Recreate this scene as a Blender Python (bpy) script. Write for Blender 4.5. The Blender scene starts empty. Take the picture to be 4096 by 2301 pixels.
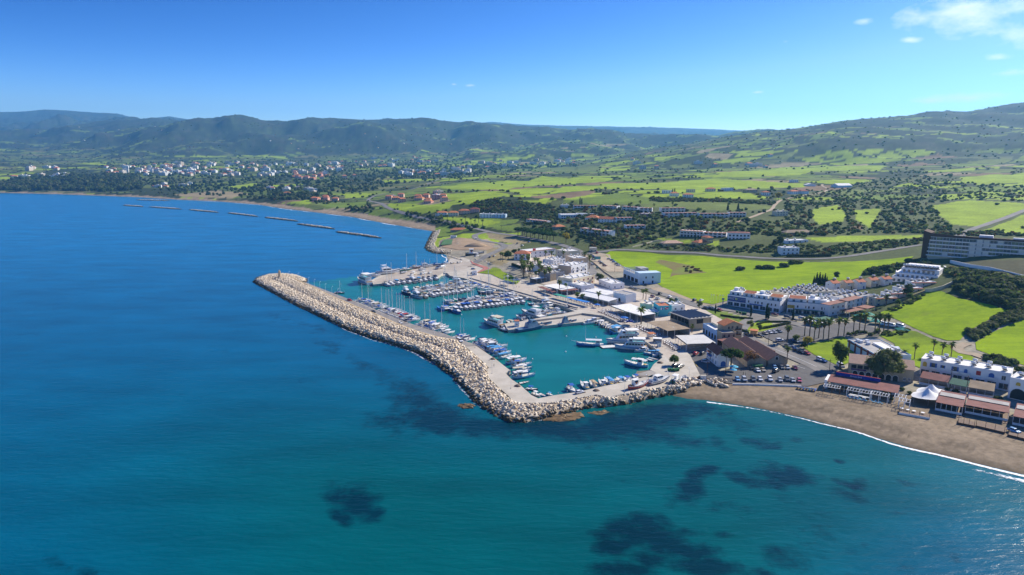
import bpy,bmesh,math,random
import numpy as np
from mathutils import Vector,Matrix
R=math.radians
random.seed(7)
rng=np.random.default_rng(11)
scene=bpy.context.scene
COL=scene.collection
# camera
CAMZ=100.0            # drone height, metres
F=2600.0              # focal length in photo pixels (photo 4096 x 2301)
UC,VC,VH=2048.0,1150.5,650.0
PITCH=math.atan((VC - VH) / F)
cam=bpy.data.cameras.new('camera')
cam.sensor_width=36.0
cam.lens=36.0 * F / 4096.0
cam.clip_start=1.0
cam.clip_end=60000.0
camo=bpy.data.objects.new('camera',cam)
camo.location=(0,0,CAMZ)
camo.rotation_euler=(math.pi / 2 - PITCH,0,0)
COL.objects.link(camo)
scene.camera=camo
# sky, sun, exposure
SUN_EL,SUN_AZ=R(34.0),R(57.0)          # azimuth clockwise from +Y
world=bpy.data.worlds.new('World')
scene.world=world
world.use_nodes=True
wn,wl=world.node_tree.nodes,world.node_tree.links
wn.clear()
w_out=wn.new('ShaderNodeOutputWorld')
w_bg=wn.new('ShaderNodeBackground')
w_sky=wn.new('ShaderNodeTexSky')
w_sky.sky_type='NISHITA'
w_sky.sun_disc=False
w_sky.sun_elevation=SUN_EL
w_sky.sun_rotation=SUN_AZ
w_sky.altitude=100
w_sky.air_density=1.0
w_sky.dust_density=0.2
w_sky.ozone_density=5.0
w_hs=wn.new('ShaderNodeHueSaturation')
w_hs.inputs['Saturation'].default_value=1.3
w_hs.inputs['Value'].default_value=1.0
wl.new(w_sky.outputs['Color'],w_hs.inputs['Color'])
# a clear, dry winter sky: the deep blue of the zenith comes down low
w_tc0=wn.new('ShaderNodeTexCoord');w_sx=wn.new('ShaderNodeSeparateXYZ');w_cx=wn.new('ShaderNodeCombineXYZ')
w_ab=wn.new('ShaderNodeMath');w_ab.operation='ABSOLUTE';w_m1=wn.new('ShaderNodeMath');w_m1.operation='MULTIPLY';w_m2=wn.new('ShaderNodeMath');w_m2.operation='MULTIPLY_ADD';w_m2.inputs[1].default_value=13.0
w_m3=wn.new('ShaderNodeMath');w_m3.operation='MULTIPLY';w_m3.inputs[1].default_value=0.5
w_vm1=wn.new('ShaderNodeVectorMath');w_vm1.operation='NORMALIZE'
wl.new(w_tc0.outputs['Generated'],w_sx.inputs[0]);wl.new(w_sx.outputs['Z'],w_ab.inputs[0]);wl.new(w_sx.outputs['Z'],w_m1.inputs[0]);wl.new(w_ab.outputs[0],w_m1.inputs[1])
wl.new(w_sx.outputs['Z'],w_m3.inputs[0]);wl.new(w_m1.outputs[0],w_m2.inputs[0]);wl.new(w_m3.outputs[0],w_m2.inputs[2])
wl.new(w_sx.outputs['X'],w_cx.inputs['X']);wl.new(w_sx.outputs['Y'],w_cx.inputs['Y']);wl.new(w_m2.outputs[0],w_cx.inputs['Z'])
wl.new(w_cx.outputs[0],w_vm1.inputs[0]);wl.new(w_vm1.outputs[0],w_sky.inputs['Vector'])
w_bg.inputs['Strength'].default_value=0.15
def px_dir(u,v):
 cx,cy=(u - UC) / F,(VC - v) / F
 s,c=math.sin(PITCH),math.cos(PITCH)
 return Vector((cx,c + cy * s,cy * c - s)).normalized()
# fair-weather cumulus in the sky: soft masks round real directions, broken up by noise
w_geo=wn.new('ShaderNodeTexCoord')
w_no=wn.new('ShaderNodeTexNoise')
w_no.inputs['Scale'].default_value=22.0
w_no.inputs['Detail'].default_value=9.0
w_no.inputs['Roughness'].default_value=0.62
w_map=wn.new('ShaderNodeMapping')
w_map.inputs['Scale'].default_value=(1.0,1.0,2.2)
wl.new(w_geo.outputs['Generated'],w_map.inputs['Vector'])
wl.new(w_map.outputs['Vector'],w_no.inputs['Vector'])
CLOUDS=[(3880,55,215,75,1.0),(3690,75,95,36,.8),(3455,88,32,17,.85),(3140,167,22,8,.85),
          (3640,160,50,14,.95),(4040,290,66,18,.95),(3990,228,50,16,.85),(3870,392,150,20,.95),
          (3730,402,90,14,.9),(3030,369,26,7,.9),(1880,342,30,8,.9),(1815,338,14,5,.7),
          (3960,130,90,20,.55),(3560,410,40,7,.5),(4180,120,160,60,.7),(4300,330,120,40,.7)]
def vmath(op,a,b=None):
 n=wn.new('ShaderNodeVectorMath');n.operation=op
 for i,s in enumerate((a,b)):
  if s is None:continue
  if hasattr(s,'links'):wl.new(s,n.inputs[i])
  else:n.inputs[i].default_value=s
 return n
def smath(op,a,b=None,c=None,clamp=False):
 n=wn.new('ShaderNodeMath');n.operation=op;n.use_clamp=clamp
 for i,s in enumerate((a,b,c)):
  if s is None:continue
  if hasattr(s,'links'):wl.new(s,n.inputs[i])
  else:n.inputs[i].default_value=s
 return n.outputs[0]
acc=None
for (u,v,ru,rv,k) in CLOUDS:
 d=px_dir(u,v)
 right=Vector((d.y,-d.x,0)).normalized()
 up=right.cross(d)
 rel=vmath('SUBTRACT',w_geo.outputs['Generated'],tuple(d)).outputs[0]
 a=smath('MULTIPLY',vmath('DOT_PRODUCT',rel,tuple(right)).outputs[1],F / ru)
 b=smath('MULTIPLY',vmath('DOT_PRODUCT',rel,tuple(up)).outputs[1],F / rv)
 q=smath('ADD',smath('MULTIPLY',a,a),smath('MULTIPLY',b,b))
 g=smath('MULTIPLY',smath('SUBTRACT',1.0,smath('SQRT',q),clamp=True),k)
 acc=g if acc is None else smath('MAXIMUM',acc,g)
dens=smath('ADD',acc,smath('MULTIPLY',smath('SUBTRACT',w_no.outputs['Fac'],0.565),2.3))
dens=smath('MULTIPLY',smath('MULTIPLY',dens,smath('GREATER_THAN',acc,0.001)),1.15,clamp=True)
dens=smath('MULTIPLY',dens,0.85)
w_mix=wn.new('ShaderNodeMix');w_mix.data_type='RGBA'
wl.new(dens,w_mix.inputs['Factor'])
KS=0.15*1.6
w_g0=wn.new('ShaderNodeVectorMath');w_g0.operation='SCALE';w_g0.inputs['Scale'].default_value=KS
w_gm=wn.new('ShaderNodeGamma');w_gm.inputs['Gamma'].default_value=1.5
w_bw=wn.new('ShaderNodeRGBToBW');w_mr=wn.new('ShaderNodeMapRange');w_mr.inputs['From Min'].default_value=.30;w_mr.inputs['From Max'].default_value=.95;w_mr.inputs['To Max'].default_value=.85
w_pm=wn.new('ShaderNodeMix');w_pm.data_type='RGBA'      # pale bright air keeps its white, dark clear air goes deep blue
w_pl=wn.new('ShaderNodeVectorMath');w_pl.operation='SCALE';w_pl.inputs['Scale'].default_value=.82
w_g1=wn.new('ShaderNodeVectorMath');w_g1.operation='SCALE';w_g1.inputs['Scale'].default_value=0.92/KS
w_r0=wn.new('ShaderNodeVectorMath');w_r0.operation='SCALE';w_r0.inputs['Scale'].default_value=KS
wl.new(w_hs.outputs['Color'],w_g0.inputs[0]);wl.new(w_g0.outputs[0],w_gm.inputs['Color']);wl.new(w_sky.outputs['Color'],w_r0.inputs[0])
wl.new(w_r0.outputs[0],w_bw.inputs[0]);wl.new(w_bw.outputs[0],w_mr.inputs['Value']);wl.new(w_r0.outputs[0],w_pl.inputs[0])
wl.new(w_mr.outputs['Result'],w_pm.inputs['Factor']);wl.new(w_gm.outputs['Color'],w_pm.inputs['A']);wl.new(w_pl.outputs[0],w_pm.inputs['B']);wl.new(w_pm.outputs['Result'],w_g1.inputs[0])
wl.new(w_g1.outputs[0],w_mix.inputs['A'])
w_mix.inputs['B'].default_value=(5.2,5.3,5.45,1)
wl.new(w_mix.outputs['Result'],w_bg.inputs['Color'])
wl.new(w_bg.outputs['Background'],w_out.inputs['Surface'])
sun=bpy.data.lights.new('sun','SUN')
sun.energy=4.8
sun.angle=R(0.53)
sun.color=(1.0,0.92,0.79)
suno=bpy.data.objects.new('sun',sun)
sdir=Vector((math.sin(SUN_AZ) * math.cos(SUN_EL),math.cos(SUN_AZ) * math.cos(SUN_EL),math.sin(SUN_EL)))
suno.rotation_euler=sdir.to_track_quat('Z','Y').to_euler()
suno.location=sdir * 3000
COL.objects.link(suno)
scene.view_settings.view_transform='Standard'
scene.view_settings.look='None'
scene.view_settings.exposure=0.78
scene.view_settings.gamma=1.0
scene.render.engine='CYCLES'
scene.cycles.max_bounces=5
scene.cycles.diffuse_bounces=2
scene.cycles.glossy_bounces=2
scene.cycles.transmission_bounces=2
scene.cycles.volume_bounces=1
scene.cycles.transparent_max_bounces=4
scene.cycles.use_denoising=True
scene.cycles.caustics_reflective=False
scene.cycles.caustics_refractive=False
# materials
MATS={}
def new_mat(name):
 m=bpy.data.materials.new(name);m.use_nodes=True
 n,l=m.node_tree.nodes,m.node_tree.links
 return m,n,l,n['Principled BSDF']
def mat(name,c1,c2=None,scale=0.5,rough=0.8,spec=0.3,metal=0.0,bump=0.0,bscale=None,objcol=False,jitter=0.0,detail=4.0):
 """two-tone noise material in world metres; objcol multiplies by the object's own colour; jitter varies value per object"""
 if name in MATS:return MATS[name]
 m,n,l,b=new_mat(name)
 b.inputs['Roughness'].default_value=rough
 b.inputs['Metallic'].default_value=metal
 b.inputs['Specular IOR Level'].default_value=spec
 geo=n.new('ShaderNodeNewGeometry')
 no=n.new('ShaderNodeTexNoise');no.inputs['Scale'].default_value=scale;no.inputs['Detail'].default_value=detail
 no.inputs['Roughness'].default_value=0.65
 l.new(geo.outputs['Position'],no.inputs['Vector'])
 mx=n.new('ShaderNodeMix');mx.data_type='RGBA'
 mx.inputs['A'].default_value=(*c1,1)
 mx.inputs['B'].default_value=(*(c2 or tuple(x * .8 for x in c1)),1)
 rp=n.new('ShaderNodeMapRange');rp.inputs['From Min'].default_value=.35;rp.inputs['From Max'].default_value=.65
 l.new(no.outputs['Fac'],rp.inputs['Value']);l.new(rp.outputs['Result'],mx.inputs['Factor'])
 out=mx.outputs['Result']
 oi=n.new('ShaderNodeObjectInfo')
 if objcol:
  m2=n.new('ShaderNodeMix');m2.data_type='RGBA';m2.blend_type='MULTIPLY';m2.inputs['Factor'].default_value=1
  l.new(out,m2.inputs['A']);l.new(oi.outputs['Color'],m2.inputs['B']);out=m2.outputs['Result']
 if jitter:
  hs=n.new('ShaderNodeHueSaturation')
  mr=n.new('ShaderNodeMapRange');mr.inputs['To Min'].default_value=1 - jitter;mr.inputs['To Max'].default_value=1 + jitter
  l.new(oi.outputs['Random'],mr.inputs['Value']);l.new(mr.outputs['Result'],hs.inputs['Value'])
  l.new(out,hs.inputs['Color']);out=hs.outputs['Color']
 l.new(out,b.inputs['Base Color'])
 if bump:
  bn=n.new('ShaderNodeTexNoise');bn.inputs['Scale'].default_value=bscale or scale * 6;bn.inputs['Detail'].default_value=3
  l.new(geo.outputs['Position'],bn.inputs['Vector'])
  bp=n.new('ShaderNodeBump');bp.inputs['Strength'].default_value=min(1,bump);bp.inputs['Distance'].default_value=bump
  l.new(bn.outputs['Fac'],bp.inputs['Height']);l.new(bp.outputs['Normal'],b.inputs['Normal'])
 MATS[name]=m
 return m
# mesh helpers
def me_from(name,verts,faces,mats=(),fmat=None,smooth=False):
 me=bpy.data.meshes.new(name)
 me.from_pydata([tuple(v) for v in verts],[],[tuple(f) for f in faces])
 for m in mats:me.materials.append(m)
 if fmat is not None:me.polygons.foreach_set('material_index',np.asarray(fmat,dtype=np.int32))
 if smooth:me.polygons.foreach_set('use_smooth',np.ones(len(me.polygons),dtype=bool))
 me.update()
 return me
class MB:
 """collects shapes into one mesh"""
 def __init__(s):s.v=[];s.f=[];s.m=[];s.mats=[]
 def mi(s,m):
  if m not in s.mats:s.mats.append(m)
  return s.mats.index(m)
 def add(s,verts,faces,m):
  o=len(s.v);s.v+=[tuple(p) for p in verts];k=s.mi(m)
  for f in faces:s.f.append(tuple(i + o for i in f));s.m.append(k)
  return s
 def box(s,x0,x1,y0,y1,z0,z1,m):
  return s.add([(x0,y0,z0),(x1,y0,z0),(x1,y1,z0),(x0,y1,z0),(x0,y0,z1),(x1,y0,z1),(x1,y1,z1),(x0,y1,z1)],
                     [(0,3,2,1),(4,5,6,7),(0,1,5,4),(1,2,6,5),(2,3,7,6),(3,0,4,7)],m)
 def prism(s,poly,z0,z1,m,mtop=None):
  n=len(poly)
  a=sum(poly[i][0]*poly[(i+1)%n][1]-poly[(i+1)%n][0]*poly[i][1] for i in range(n))
  if a<0:poly=poly[::-1]
  vb=[(p[0],p[1],z0) for p in poly];vt=[(p[0],p[1],z1) for p in poly]
  s.add(vb+vt,[(i,(i+1)%n,n+(i+1)%n,n+i) for i in range(n)] + [tuple(range(n-1,-1,-1))],m)
  s.add(vt,[tuple(range(n))],mtop or m)
  return s
 def tube(s,p,q,r0,r1,m,n=6,cap=True):
  p,q=Vector(p),Vector(q);d=(q-p).normalized()
  a=d.orthogonal().normalized();b=d.cross(a)
  vs=[]
  for c,r in ((p,r0),(q,r1)):
   for i in range(n):
    t=2*math.pi*i/n;vs.append(c + (a*math.cos(t)+b*math.sin(t))*r)
  fs=[(i,(i+1)%n,n+(i+1)%n,n+i) for i in range(n)]
  if cap:fs+=[tuple(range(n-1,-1,-1)),tuple(range(n,2*n))]
  return s.add(vs,fs,m)
 def loft(s,rings,m,cap=True,closed=True):
  n=len(rings[0]);vs=[p for r in rings for p in r];fs=[]
  for k in range(len(rings)-1):
   for i in range(n if closed else n-1):
    j=(i+1) % n
    fs.append((k*n+i,k*n+j,(k+1)*n+j,(k+1)*n+i))
  if cap and closed:
   fs.append(tuple(range(n-1,-1,-1)));fs.append(tuple((len(rings)-1)*n+i for i in range(n)))
  return s.add(vs,fs,m)
 def mesh(s,name,smooth=False):return me_from(name,s.v,s.f,s.mats,s.m,smooth)
def obj(name,me,parent=None,loc=None,rz=None,kind=None,label=None,cat=None,group=None,color=None,scale=None):
 o=bpy.data.objects.new(name,me)
 if loc is not None:o.location=loc
 if rz is not None:o.rotation_euler=(0,0,rz)
 if scale is not None:o.scale=scale if hasattr(scale,'__len__') else (scale,)*3
 if parent is not None:o.parent=parent
 if kind:o['kind']=kind
 if label:o['label']=label
 if cat:o['category']=cat
 if group:o['group']=group
 if color is not None:o.color=(*color,1)
 COL.objects.link(o)
 return o
def empty(name,loc=(0,0,0),rz=0,label=None,cat=None,group=None,scale=None):
 o=obj(name,None,None,loc,rz,None,label,cat,group,None,scale)
 o.empty_display_size=0.5
 return o
def copy_tree(src,parent=None):
 c=src.copy();COL.objects.link(c);c.parent=parent
 for ch in src.children:copy_tree(ch,c)
 return c
TEMPL=[]
def stamp(proto,loc,rz=0,scale=None,label=None,cat=None,group=None,color=None,z_rot=None):
 """first use moves the prototype itself, later uses copy it with its parts"""
 if proto.get('used'):
  o=copy_tree(proto)
 else:
  o=proto;o['used']=1
 o.location=loc;o.rotation_euler=(0,0,rz)
 if scale is not None:o.scale=scale if hasattr(scale,'__len__') else (scale,)*3
 if label:o['label']=label
 if cat:o['category']=cat
 if group:o['group']=group
 elif 'group' in o:del o['group']
 if color is not None:
  for ch in o.children_recursive:ch.color=(*color,1)
  o.color=(*color,1)
 return o
def finish_templates():
 for o in list(COL.objects):
  if 'used' in o:del o['used']
# numpy noise
def _hash(ix,iy,seed):
 h=(ix.astype(np.int64) * 374761393 + iy.astype(np.int64) * 668265263 + seed * 974634777) & 0x7fffffff
 h=((h ^ (h >> 13)) * 1274126177) & 0x7fffffff
 return ((h ^ (h >> 16)) & 0xffff) / 65535.0
def vnoise(x,y,seed=0):
 ix,iy=np.floor(x),np.floor(y);fx,fy=x - ix,y - iy
 fx=fx*fx*(3-2*fx);fy=fy*fy*(3-2*fy)
 a=_hash(ix,iy,seed);b=_hash(ix+1,iy,seed);c=_hash(ix,iy+1,seed);d=_hash(ix+1,iy+1,seed)
 return (a*(1-fx)+b*fx)*(1-fy) + (c*(1-fx)+d*fx)*fy
def fbm(x,y,seed=0,octv=4):
 t=0;amp=.5;s=0
 for k in range(octv):
  t=t + amp*vnoise(x,y,seed+k*17);s+=amp;amp *= .5;x=x*2.03+13.1;y=y*2.03+7.7
 return t/s
def in_poly(px,py,poly):
 px=np.asarray(px,float);py=np.asarray(py,float);ins=np.zeros(px.shape,bool);n=len(poly)
 for i in range(n):
  x0,y0=poly[i][0],poly[i][1];x1,y1=poly[(i+1) % n][0],poly[(i+1) % n][1]
  if y0==y1:continue
  c=((y0>py) != (y1>py)) & (px<(x1-x0)*(py-y0)/(y1-y0)+x0)
  ins ^= c
 return ins
def seg_dist(px,py,line):
 d=np.full(np.shape(px),1e18)
 for i in range(len(line)-1):
  x0,y0=line[i][0],line[i][1];dx,dy=line[i+1][0]-x0,line[i+1][1]-y0
  L=dx*dx+dy*dy+1e-9
  t=np.clip(((px-x0)*dx+(py-y0)*dy)/L,0,1)
  d=np.minimum(d,(px-x0-t*dx)**2+(py-y0-t*dy)**2)
 return np.sqrt(d)
def slope_v(v):return np.tan(PITCH + np.arctan((np.asarray(v,float)-VC)/F))   # drop per metre forward
def den(v):return F*math.cos(PITCH)-(v-VC)*math.sin(PITCH)
def P(u,v,z=0.0):
 """point on the horizontal plane z seen in direction of photo pixel u, v"""
 Y=(CAMZ-z)/float(slope_v(v))
 return Vector((Y*(u-UC)/den(v),Y,z))
def P2(u,v,z=0.0):
 p=P(u,v,z);return (p.x,p.y)
# terrain
PROF={   # photo column: (row, forward distance) along the ground, read off the photograph
 -900:[(771,2148),(740,2500),(700,3000),(680,3400),(650,4200),(630,5000),(600,6000)],
 0:    [(771,2148),(740,2500),(700,3000),(680,3400),(650,4200),(630,5000),(600,6000)],
 700:  [(798,1744),(780,1920),(750,2300),(720,2700),(700,3050),(670,3700),(650,4300),(630,5000),(600,6000)],
 1400:[(866,1192),(850,1248),(800,1560),(770,1900),(750,2132),(720,2600),(700,3000),(680,3500),(660,4200),(640,5000),(610,6000)],
 2000:[(1020,680),(960,809),(900,957),(860,1065),(800,1144),(770,1343),(740,1750),(720,2100),(700,2600),(680,3200),(660,3900),(640,4700),(610,5600)],
 2600:[(1030,665),(1003,685),(930,780),(880,848),(850,910),(800,1080),(750,1450),(700,2100),(670,2900),(650,3600),(620,5000),(598,7000)],
 3000:[(1250,425),(1100,540),(1040,606),(1018,628),(950,702),(900,790),(850,910),(800,1100),(750,1450),(700,1850),(670,2400),(650,3000),(630,3500),(600,4300),(570,5200),(548,6500)],
 3500:[(1500,299),(1200,447),(1040,570),(1000,615),(900,800),(850,950),(800,1150),(750,1450),(700,1900),(650,2600),(620,3000),(590,3400),(560,3700),(545,4200)],
 4096:[(1600,266),(1350,338),(1180,395),(1080,440),(900,750),(800,1050),(750,1300),(700,1700),(650,2200),(600,2700),(550,3200),(520,3700),(505,4300)],
 5000:[(1600,268),(1350,345),(1180,405),(1080,450),(900,750),(800,1050),(750,1300),(700,1700),(650,2200),(600,2700),(550,3200),(520,3700),(505,4300)],
}
COLS_A,COLS_Y,COLS_Z=[],[],[]
for u0 in sorted(PROF):
 pr=PROF[u0]
 ys=[p[1] for p in pr];zs=[CAMZ - p[1]*float(slope_v(p[0])) for p in pr]
 zs=[max(z,1.6) for z in zs]
 ys=[100,min(ys[0]*0.9,420)] + ys + [ys[-1]*1.5,40000];zs=[1.6,1.6] + zs + [zs[-1]*.95,zs[-1]*.8]
 COLS_A.append((u0-UC)/F);COLS_Y.append(np.log(ys));COLS_Z.append(zs)
COLS_A=np.array(COLS_A)
RIDGES=[ # crest points (photo column, row), crest distance, front length, back length, relief
  dict(p=[(-1200,470),(-300,455),(0,448),(143,447),(238,439),(397,448),(524,456),(604,477),(723,466),(827,483),(938,497),(1200,520),(1500,560),(1900,652)],y=13500,lf=5500,lb=5000,k=.20),
  dict(p=[(-1200,545),(-300,540),(100,535),(330,505),(520,482),(700,496),(880,520),(1100,560),(1300,600),(1450,655)],y=8600,lf=2600,lb=2600,k=.35),
  dict(p=[(420,655),(600,560),(850,505),(1017,473),(1097,487),(1256,484),(1390,479),(1495,477),(1661,472),(1790,482),(1908,494),(2100,507),(2300,527),(2500,545),(2800,575),(3000,600),(3200,655)],y=7600,lf=2700,lb=3500,k=.35),
  dict(p=[(1100,652),(1500,520),(1800,498),(1971,488),(2130,499),(2385,506),(2703,512),(2941,524),(3100,521),(3300,530),(3600,560),(3900,652)],y=14500,lf=5000,lb=5000,k=.25),
  dict(p=[(2300,662),(2600,600),(2850,556),(3000,537),(3100,524),(3212,512),(3355,493),(3498,486),(3580,478),(3657,464),(3728,453),(3816,464),(3900,455),(4007,442),(4096,426),(4400,405),(5200,390)],y=5200,lf=2600,lb=3500,k=.17),
]
def base_height(x,y):
 a=x/np.maximum(y,1);ly=np.log(np.maximum(y,100))
 zc=np.array([np.interp(ly,COLS_Y[k],COLS_Z[k]) for k in range(len(COLS_A))])
 idx=np.clip(np.searchsorted(COLS_A,a)-1,0,len(COLS_A)-2)
 t=np.clip((a-COLS_A[idx])/(COLS_A[idx+1]-COLS_A[idx]),0,1)
 t=t*t*(3-2*t)*.5+t*.5
 ar=np.arange(x.size)
 z=zc[idx,ar]*(1-t)+zc[idx+1,ar]*t
 n1=fbm(x/420,y/420,3,4)-.5
 n2=fbm(x/90,y/90,5,3)-.5
 w=np.clip((y-900)/1500,0,1)
 z=z + n1*(10+z*.25)*w + n2*np.clip((y-620)/600,0,1)*5
 for r in RIDGES:
  ca=np.array([(p[0]-UC)/F for p in r['p']]);cz=np.array([CAMZ - r['y']*float(slope_v(p[1])) for p in r['p']])
  zc_=np.interp(a,ca,cz,left=-500,right=-500)
  yc=r['y']*(1+.06*(fbm(a*6,a*0+3.3,21,3)-.5))
  s=fbm(x/1500+9,y/1500,31,5);sp=1-np.abs(2*fbm(x/900,y/2200,41,5)-1)
  tf=(yc-y)/r['lf'];tb=(y-yc)/r['lb']
  tt=np.where(tf>0,tf,tb)
  tt=np.clip(tt*(1+r['k']*3.4*(s-.5)) + np.clip(tt*4,0,1)*r['k']*.62*(.62-sp),0,1.5)
  fall=np.clip(1-tt,0,1)
  rel=fall**1.15
  hr=z + np.maximum(zc_-z,0)*rel + (fbm(x/260,y/260,51,4)-.5)*zc_*.09*np.clip(tt*3,.12,1)*np.clip(1.2-tt,0,1)
  hr=hr + (1-np.abs(2*fbm(x/1250+3,y/1900,57,4)-1)-.62)*zc_*r['k']*1.5*np.clip(tt*2.2,0,1)*np.clip(1.15-tt,0,1)
  hr=hr + (1-np.abs(2*fbm(x/560+7,y/900,59,4)-1)-.62)*zc_*r['k']*.75*np.clip(tt*2.6,0,1)*np.clip(1.15-tt,0,1)
  z=np.where((zc_>0) & (tt<1.2),np.maximum(z,hr),z)
 return z
COAST_PX=[(-2600,768),(-1500,768),(-700,770),(0,772),(217,777),(380,783),(543,789),(706,799),(870,806),(1033,819),(1136,835),(1272,851),(1408,868),(1516,889),(1625,908),(1734,926),
  (1716,960),(1703,991),(1716,1003),(1747,1012),(1784,1020),(1792,1047),(1840,1072),(1900,1085),(1960,1115),(2070,1150),(2200,1185),(2330,1225),(2450,1255),(2560,1310),(2650,1380),(2680,1440),(2670,1500),(2660,1545),
  (2682,1582),(2750,1596),(2830,1602),(3021,1631),(3212,1671),(3418,1726),(3657,1797),(3895,1853),(4096,1900),(4400,1975),(5000,2120)]
COAST=[P2(u,v) for u,v in COAST_PX]
LAND=COAST + [(3000,150),(40000,400),(40000,40000),(-40000,40000),(-40000,COAST[0][1])]
def coast_sd(x,y):
 d=seg_dist(x,y,COAST)
 return np.where(in_poly(x,y,LAND),d,-d)
def height(x,y):
 x=np.asarray(x,float).ravel();y=np.asarray(y,float).ravel()
 z=base_height(x,y)
 d=coast_sd(x,y)
 ramp=np.where(d>0,np.minimum(d,32)*.085*(1+.15*(fbm(x/9,y/9,61,3)-.5)*np.clip(1.5-d/20,0,1)) + np.maximum(d-32,0)*.3,d*.12)
 return np.maximum(np.minimum(z,ramp),-6),d
NA,NY=900,430
GA=np.linspace(-1.18,1.18,NA);GL=np.linspace(math.log(150),math.log(17000),NY)
AA,LL=np.meshgrid(GA,GL);GY=np.exp(LL);GX=AA*GY
zz,dd=height(GX,GY)
GZ=zz.reshape(NY,NA);GD=dd.reshape(NY,NA)
def HT(x,y):
 fa=(x/y-GA[0])/(GA[1]-GA[0]);fl=(math.log(y)-GL[0])/(GL[1]-GL[0])
 i=int(min(max(fa,0),NA-2));j=int(min(max(fl,0),NY-2));s,t=min(max(fa-i,0),1),min(max(fl-j,0),1)
 return (GZ[j,i]*(1-s)+GZ[j,i+1]*s)*(1-t)+(GZ[j+1,i]*(1-s)+GZ[j+1,i+1]*s)*t
def T(u,v,lift=0.0):
 """first hit of the sight line through photo pixel u, v with the ground"""
 sl=float(slope_v(v));dn=den(v);y=150.0;py=y
 while y<19000:
  if HT(y*(u-UC)/dn,y) >= CAMZ-sl*y:break
  py=y;y *= 1.011
 lo,hi=py,y
 for _ in range(14):
  m=(lo+hi)/2
  if HT(m*(u-UC)/dn,m) >= CAMZ-sl*m:hi=m
  else:lo=m
 x=hi*(u-UC)/dn
 return Vector((x,hi,HT(x,hi)+lift))
def project(x,y,z):
 s,c=math.sin(PITCH),math.cos(PITCH)
 zr=z-CAMZ
 zc=y*c - zr*s;yc=y*s + zr*c
 return UC+F*x/zc,VC-F*yc/zc
GU,GV=project(GX,GY,GZ)
# land cover colours (surface colours of crops, scrub, soil)
GREEN=(.25,.34,.022);MIDGREEN=(.135,.195,.026);DULL=(.13,.165,.035);BROWN=(.20,.135,.075);OLIVE=(.10,.115,.04)
SCRUB=(.034,.048,.016);TAN=(.27,.22,.12);ROCK=(.17,.14,.09);SAND=(.235,.182,.122);EARTH=(.36,.28,.19);HILL=(.034,.046,.024)
FIELDS=[
 (GREEN,[(3723,821),(3881,801),(4110,815),(4110,834),(3980,880),(3914,907),(3815,900),(3763,867)]),
 (GREEN,[(4110,854),(4013,893),(3914,926),(4110,940),(4400,930),(4400,840)]),
 (GREEN,[(3249,834),(3355,821),(3388,861),(3374,887),(3276,900),(3249,867)]),
 (GREEN,[(3414,841),(3519,834),(3506,880),(3480,913),(3427,880)]),
 (GREEN,[(3223,953),(3453,940),(3690,940),(3690,953),(3453,966),(3289,969)]),
 (DULL,  [(2400,782),(2486,788),(2630,808),(2894,808),(3078,821),(3091,834),(2927,845),(2600,830),(2466,814),(2400,808)]),
 (GREEN,[(2400,735),(2663,729),(2861,716),(3223,735),(3223,749),(2992,755),(2861,762),(2400,755)]),
 (GREEN,[(2769,768),(2992,768),(3039,788),(2927,791)]),
 (GREEN,[(2861,689),(3058,680),(3388,663),(3552,663),(3519,680),(3256,686),(3190,703),(2927,709)]),
 (GREEN,[(3842,709),(3980,699),(4110,703),(4110,729),(3848,735)]),
 (GREEN,[(1560,812),(1600,814),(1786,824),(1794,835),(1716,855),(1639,851),(1560,832)]),
 (GREEN,[(1755,777),(1949,766),(2046,777),(1969,795),(1872,808),(1786,797)]),
 (GREEN,[(2004,762),(2143,750),(2240,754),(2182,773),(2112,781)]),
 (GREEN,[(1988,800),(2221,800),(2182,814),(2066,808)]),
 (BROWN,[(2120,785),(2376,762),(2384,773),(2279,793),(2143,793)]),
 (MIDGREEN,[(2221,808),(2473,773),(2600,789),(2600,816),(2415,818)]),
 (GREEN,[(1744,866),(1949,878),(2008,890),(1949,905),(1852,897),(1775,878)]),
 (MIDGREEN,[(1961,905),(2066,901),(2058,929),(1988,921)]),
 (GREEN,[(1750,748),(2033,721),(2141,726),(2033,759),(1815,759)]),
 (DULL,[(2114,677),(2304,666),(2400,666),(2400,684),(2250,688)]),
 (GREEN,[(2168,704),(2304,715),(2304,737),(2060,748)]),
 (GREEN,[(2250,748),(2400,742),(2390,760),(2196,775)]),
 (GREEN,[(1533,721),(1696,715),(1679,726),(1538,731)]),
 (GREEN,[(1380,775),(1489,775),(1462,791),(1380,791)]),
 (GREEN,[(1109,813),(1245,800),(1239,818)]),
 (MIDGREEN,[(1283,818),(1467,805),(1467,829),(1299,835)]),
 (TAN,[(701,780),(870,761),(1005,775),(924,793),(761,793)]),
 (GREEN,[(880,753),(1016,732),(1040,738),(951,755)]),
 (GREEN,[(2560,940),(2700,960),(2880,968),(2880,985),(2640,962)]),
 (EARTH,[(1755,965),(1800,950),(1960,960),(1985,975),(1960,1000),(1800,1002),(1760,985)]),
 (TAN,[(1950,990),(2080,1000),(2080,1030),(1990,1065),(1945,1050)]),
 (MIDGREEN,[(1925,1080),(1985,1070),(2070,1115),(2090,1140),(2020,1130),(1960,1105)]),
 (TAN,[(1940,930),(2060,945),(2120,970),(2050,975),(1960,955)]),
 (MIDGREEN,[(2800,1245),(2870,1240),(3010,1275),(3120,1300),(3140,1325),(3060,1335),(2950,1300)]),
 (GREEN,[(2930,1300),(3010,1275),(3120,1300),(3110,1318),(3050,1330),(2970,1322)]),
 (BROWN,[(3400,905),(3450,900),(3460,915),(3410,925)]),
 (OLIVE,[(2560,1000),(2900,1015),(3300,1025),(3290,1000),(2900,985),(2600,975)]),
]
fx,fy=GX.ravel(),GY.ravel();N=fx.size
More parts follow.
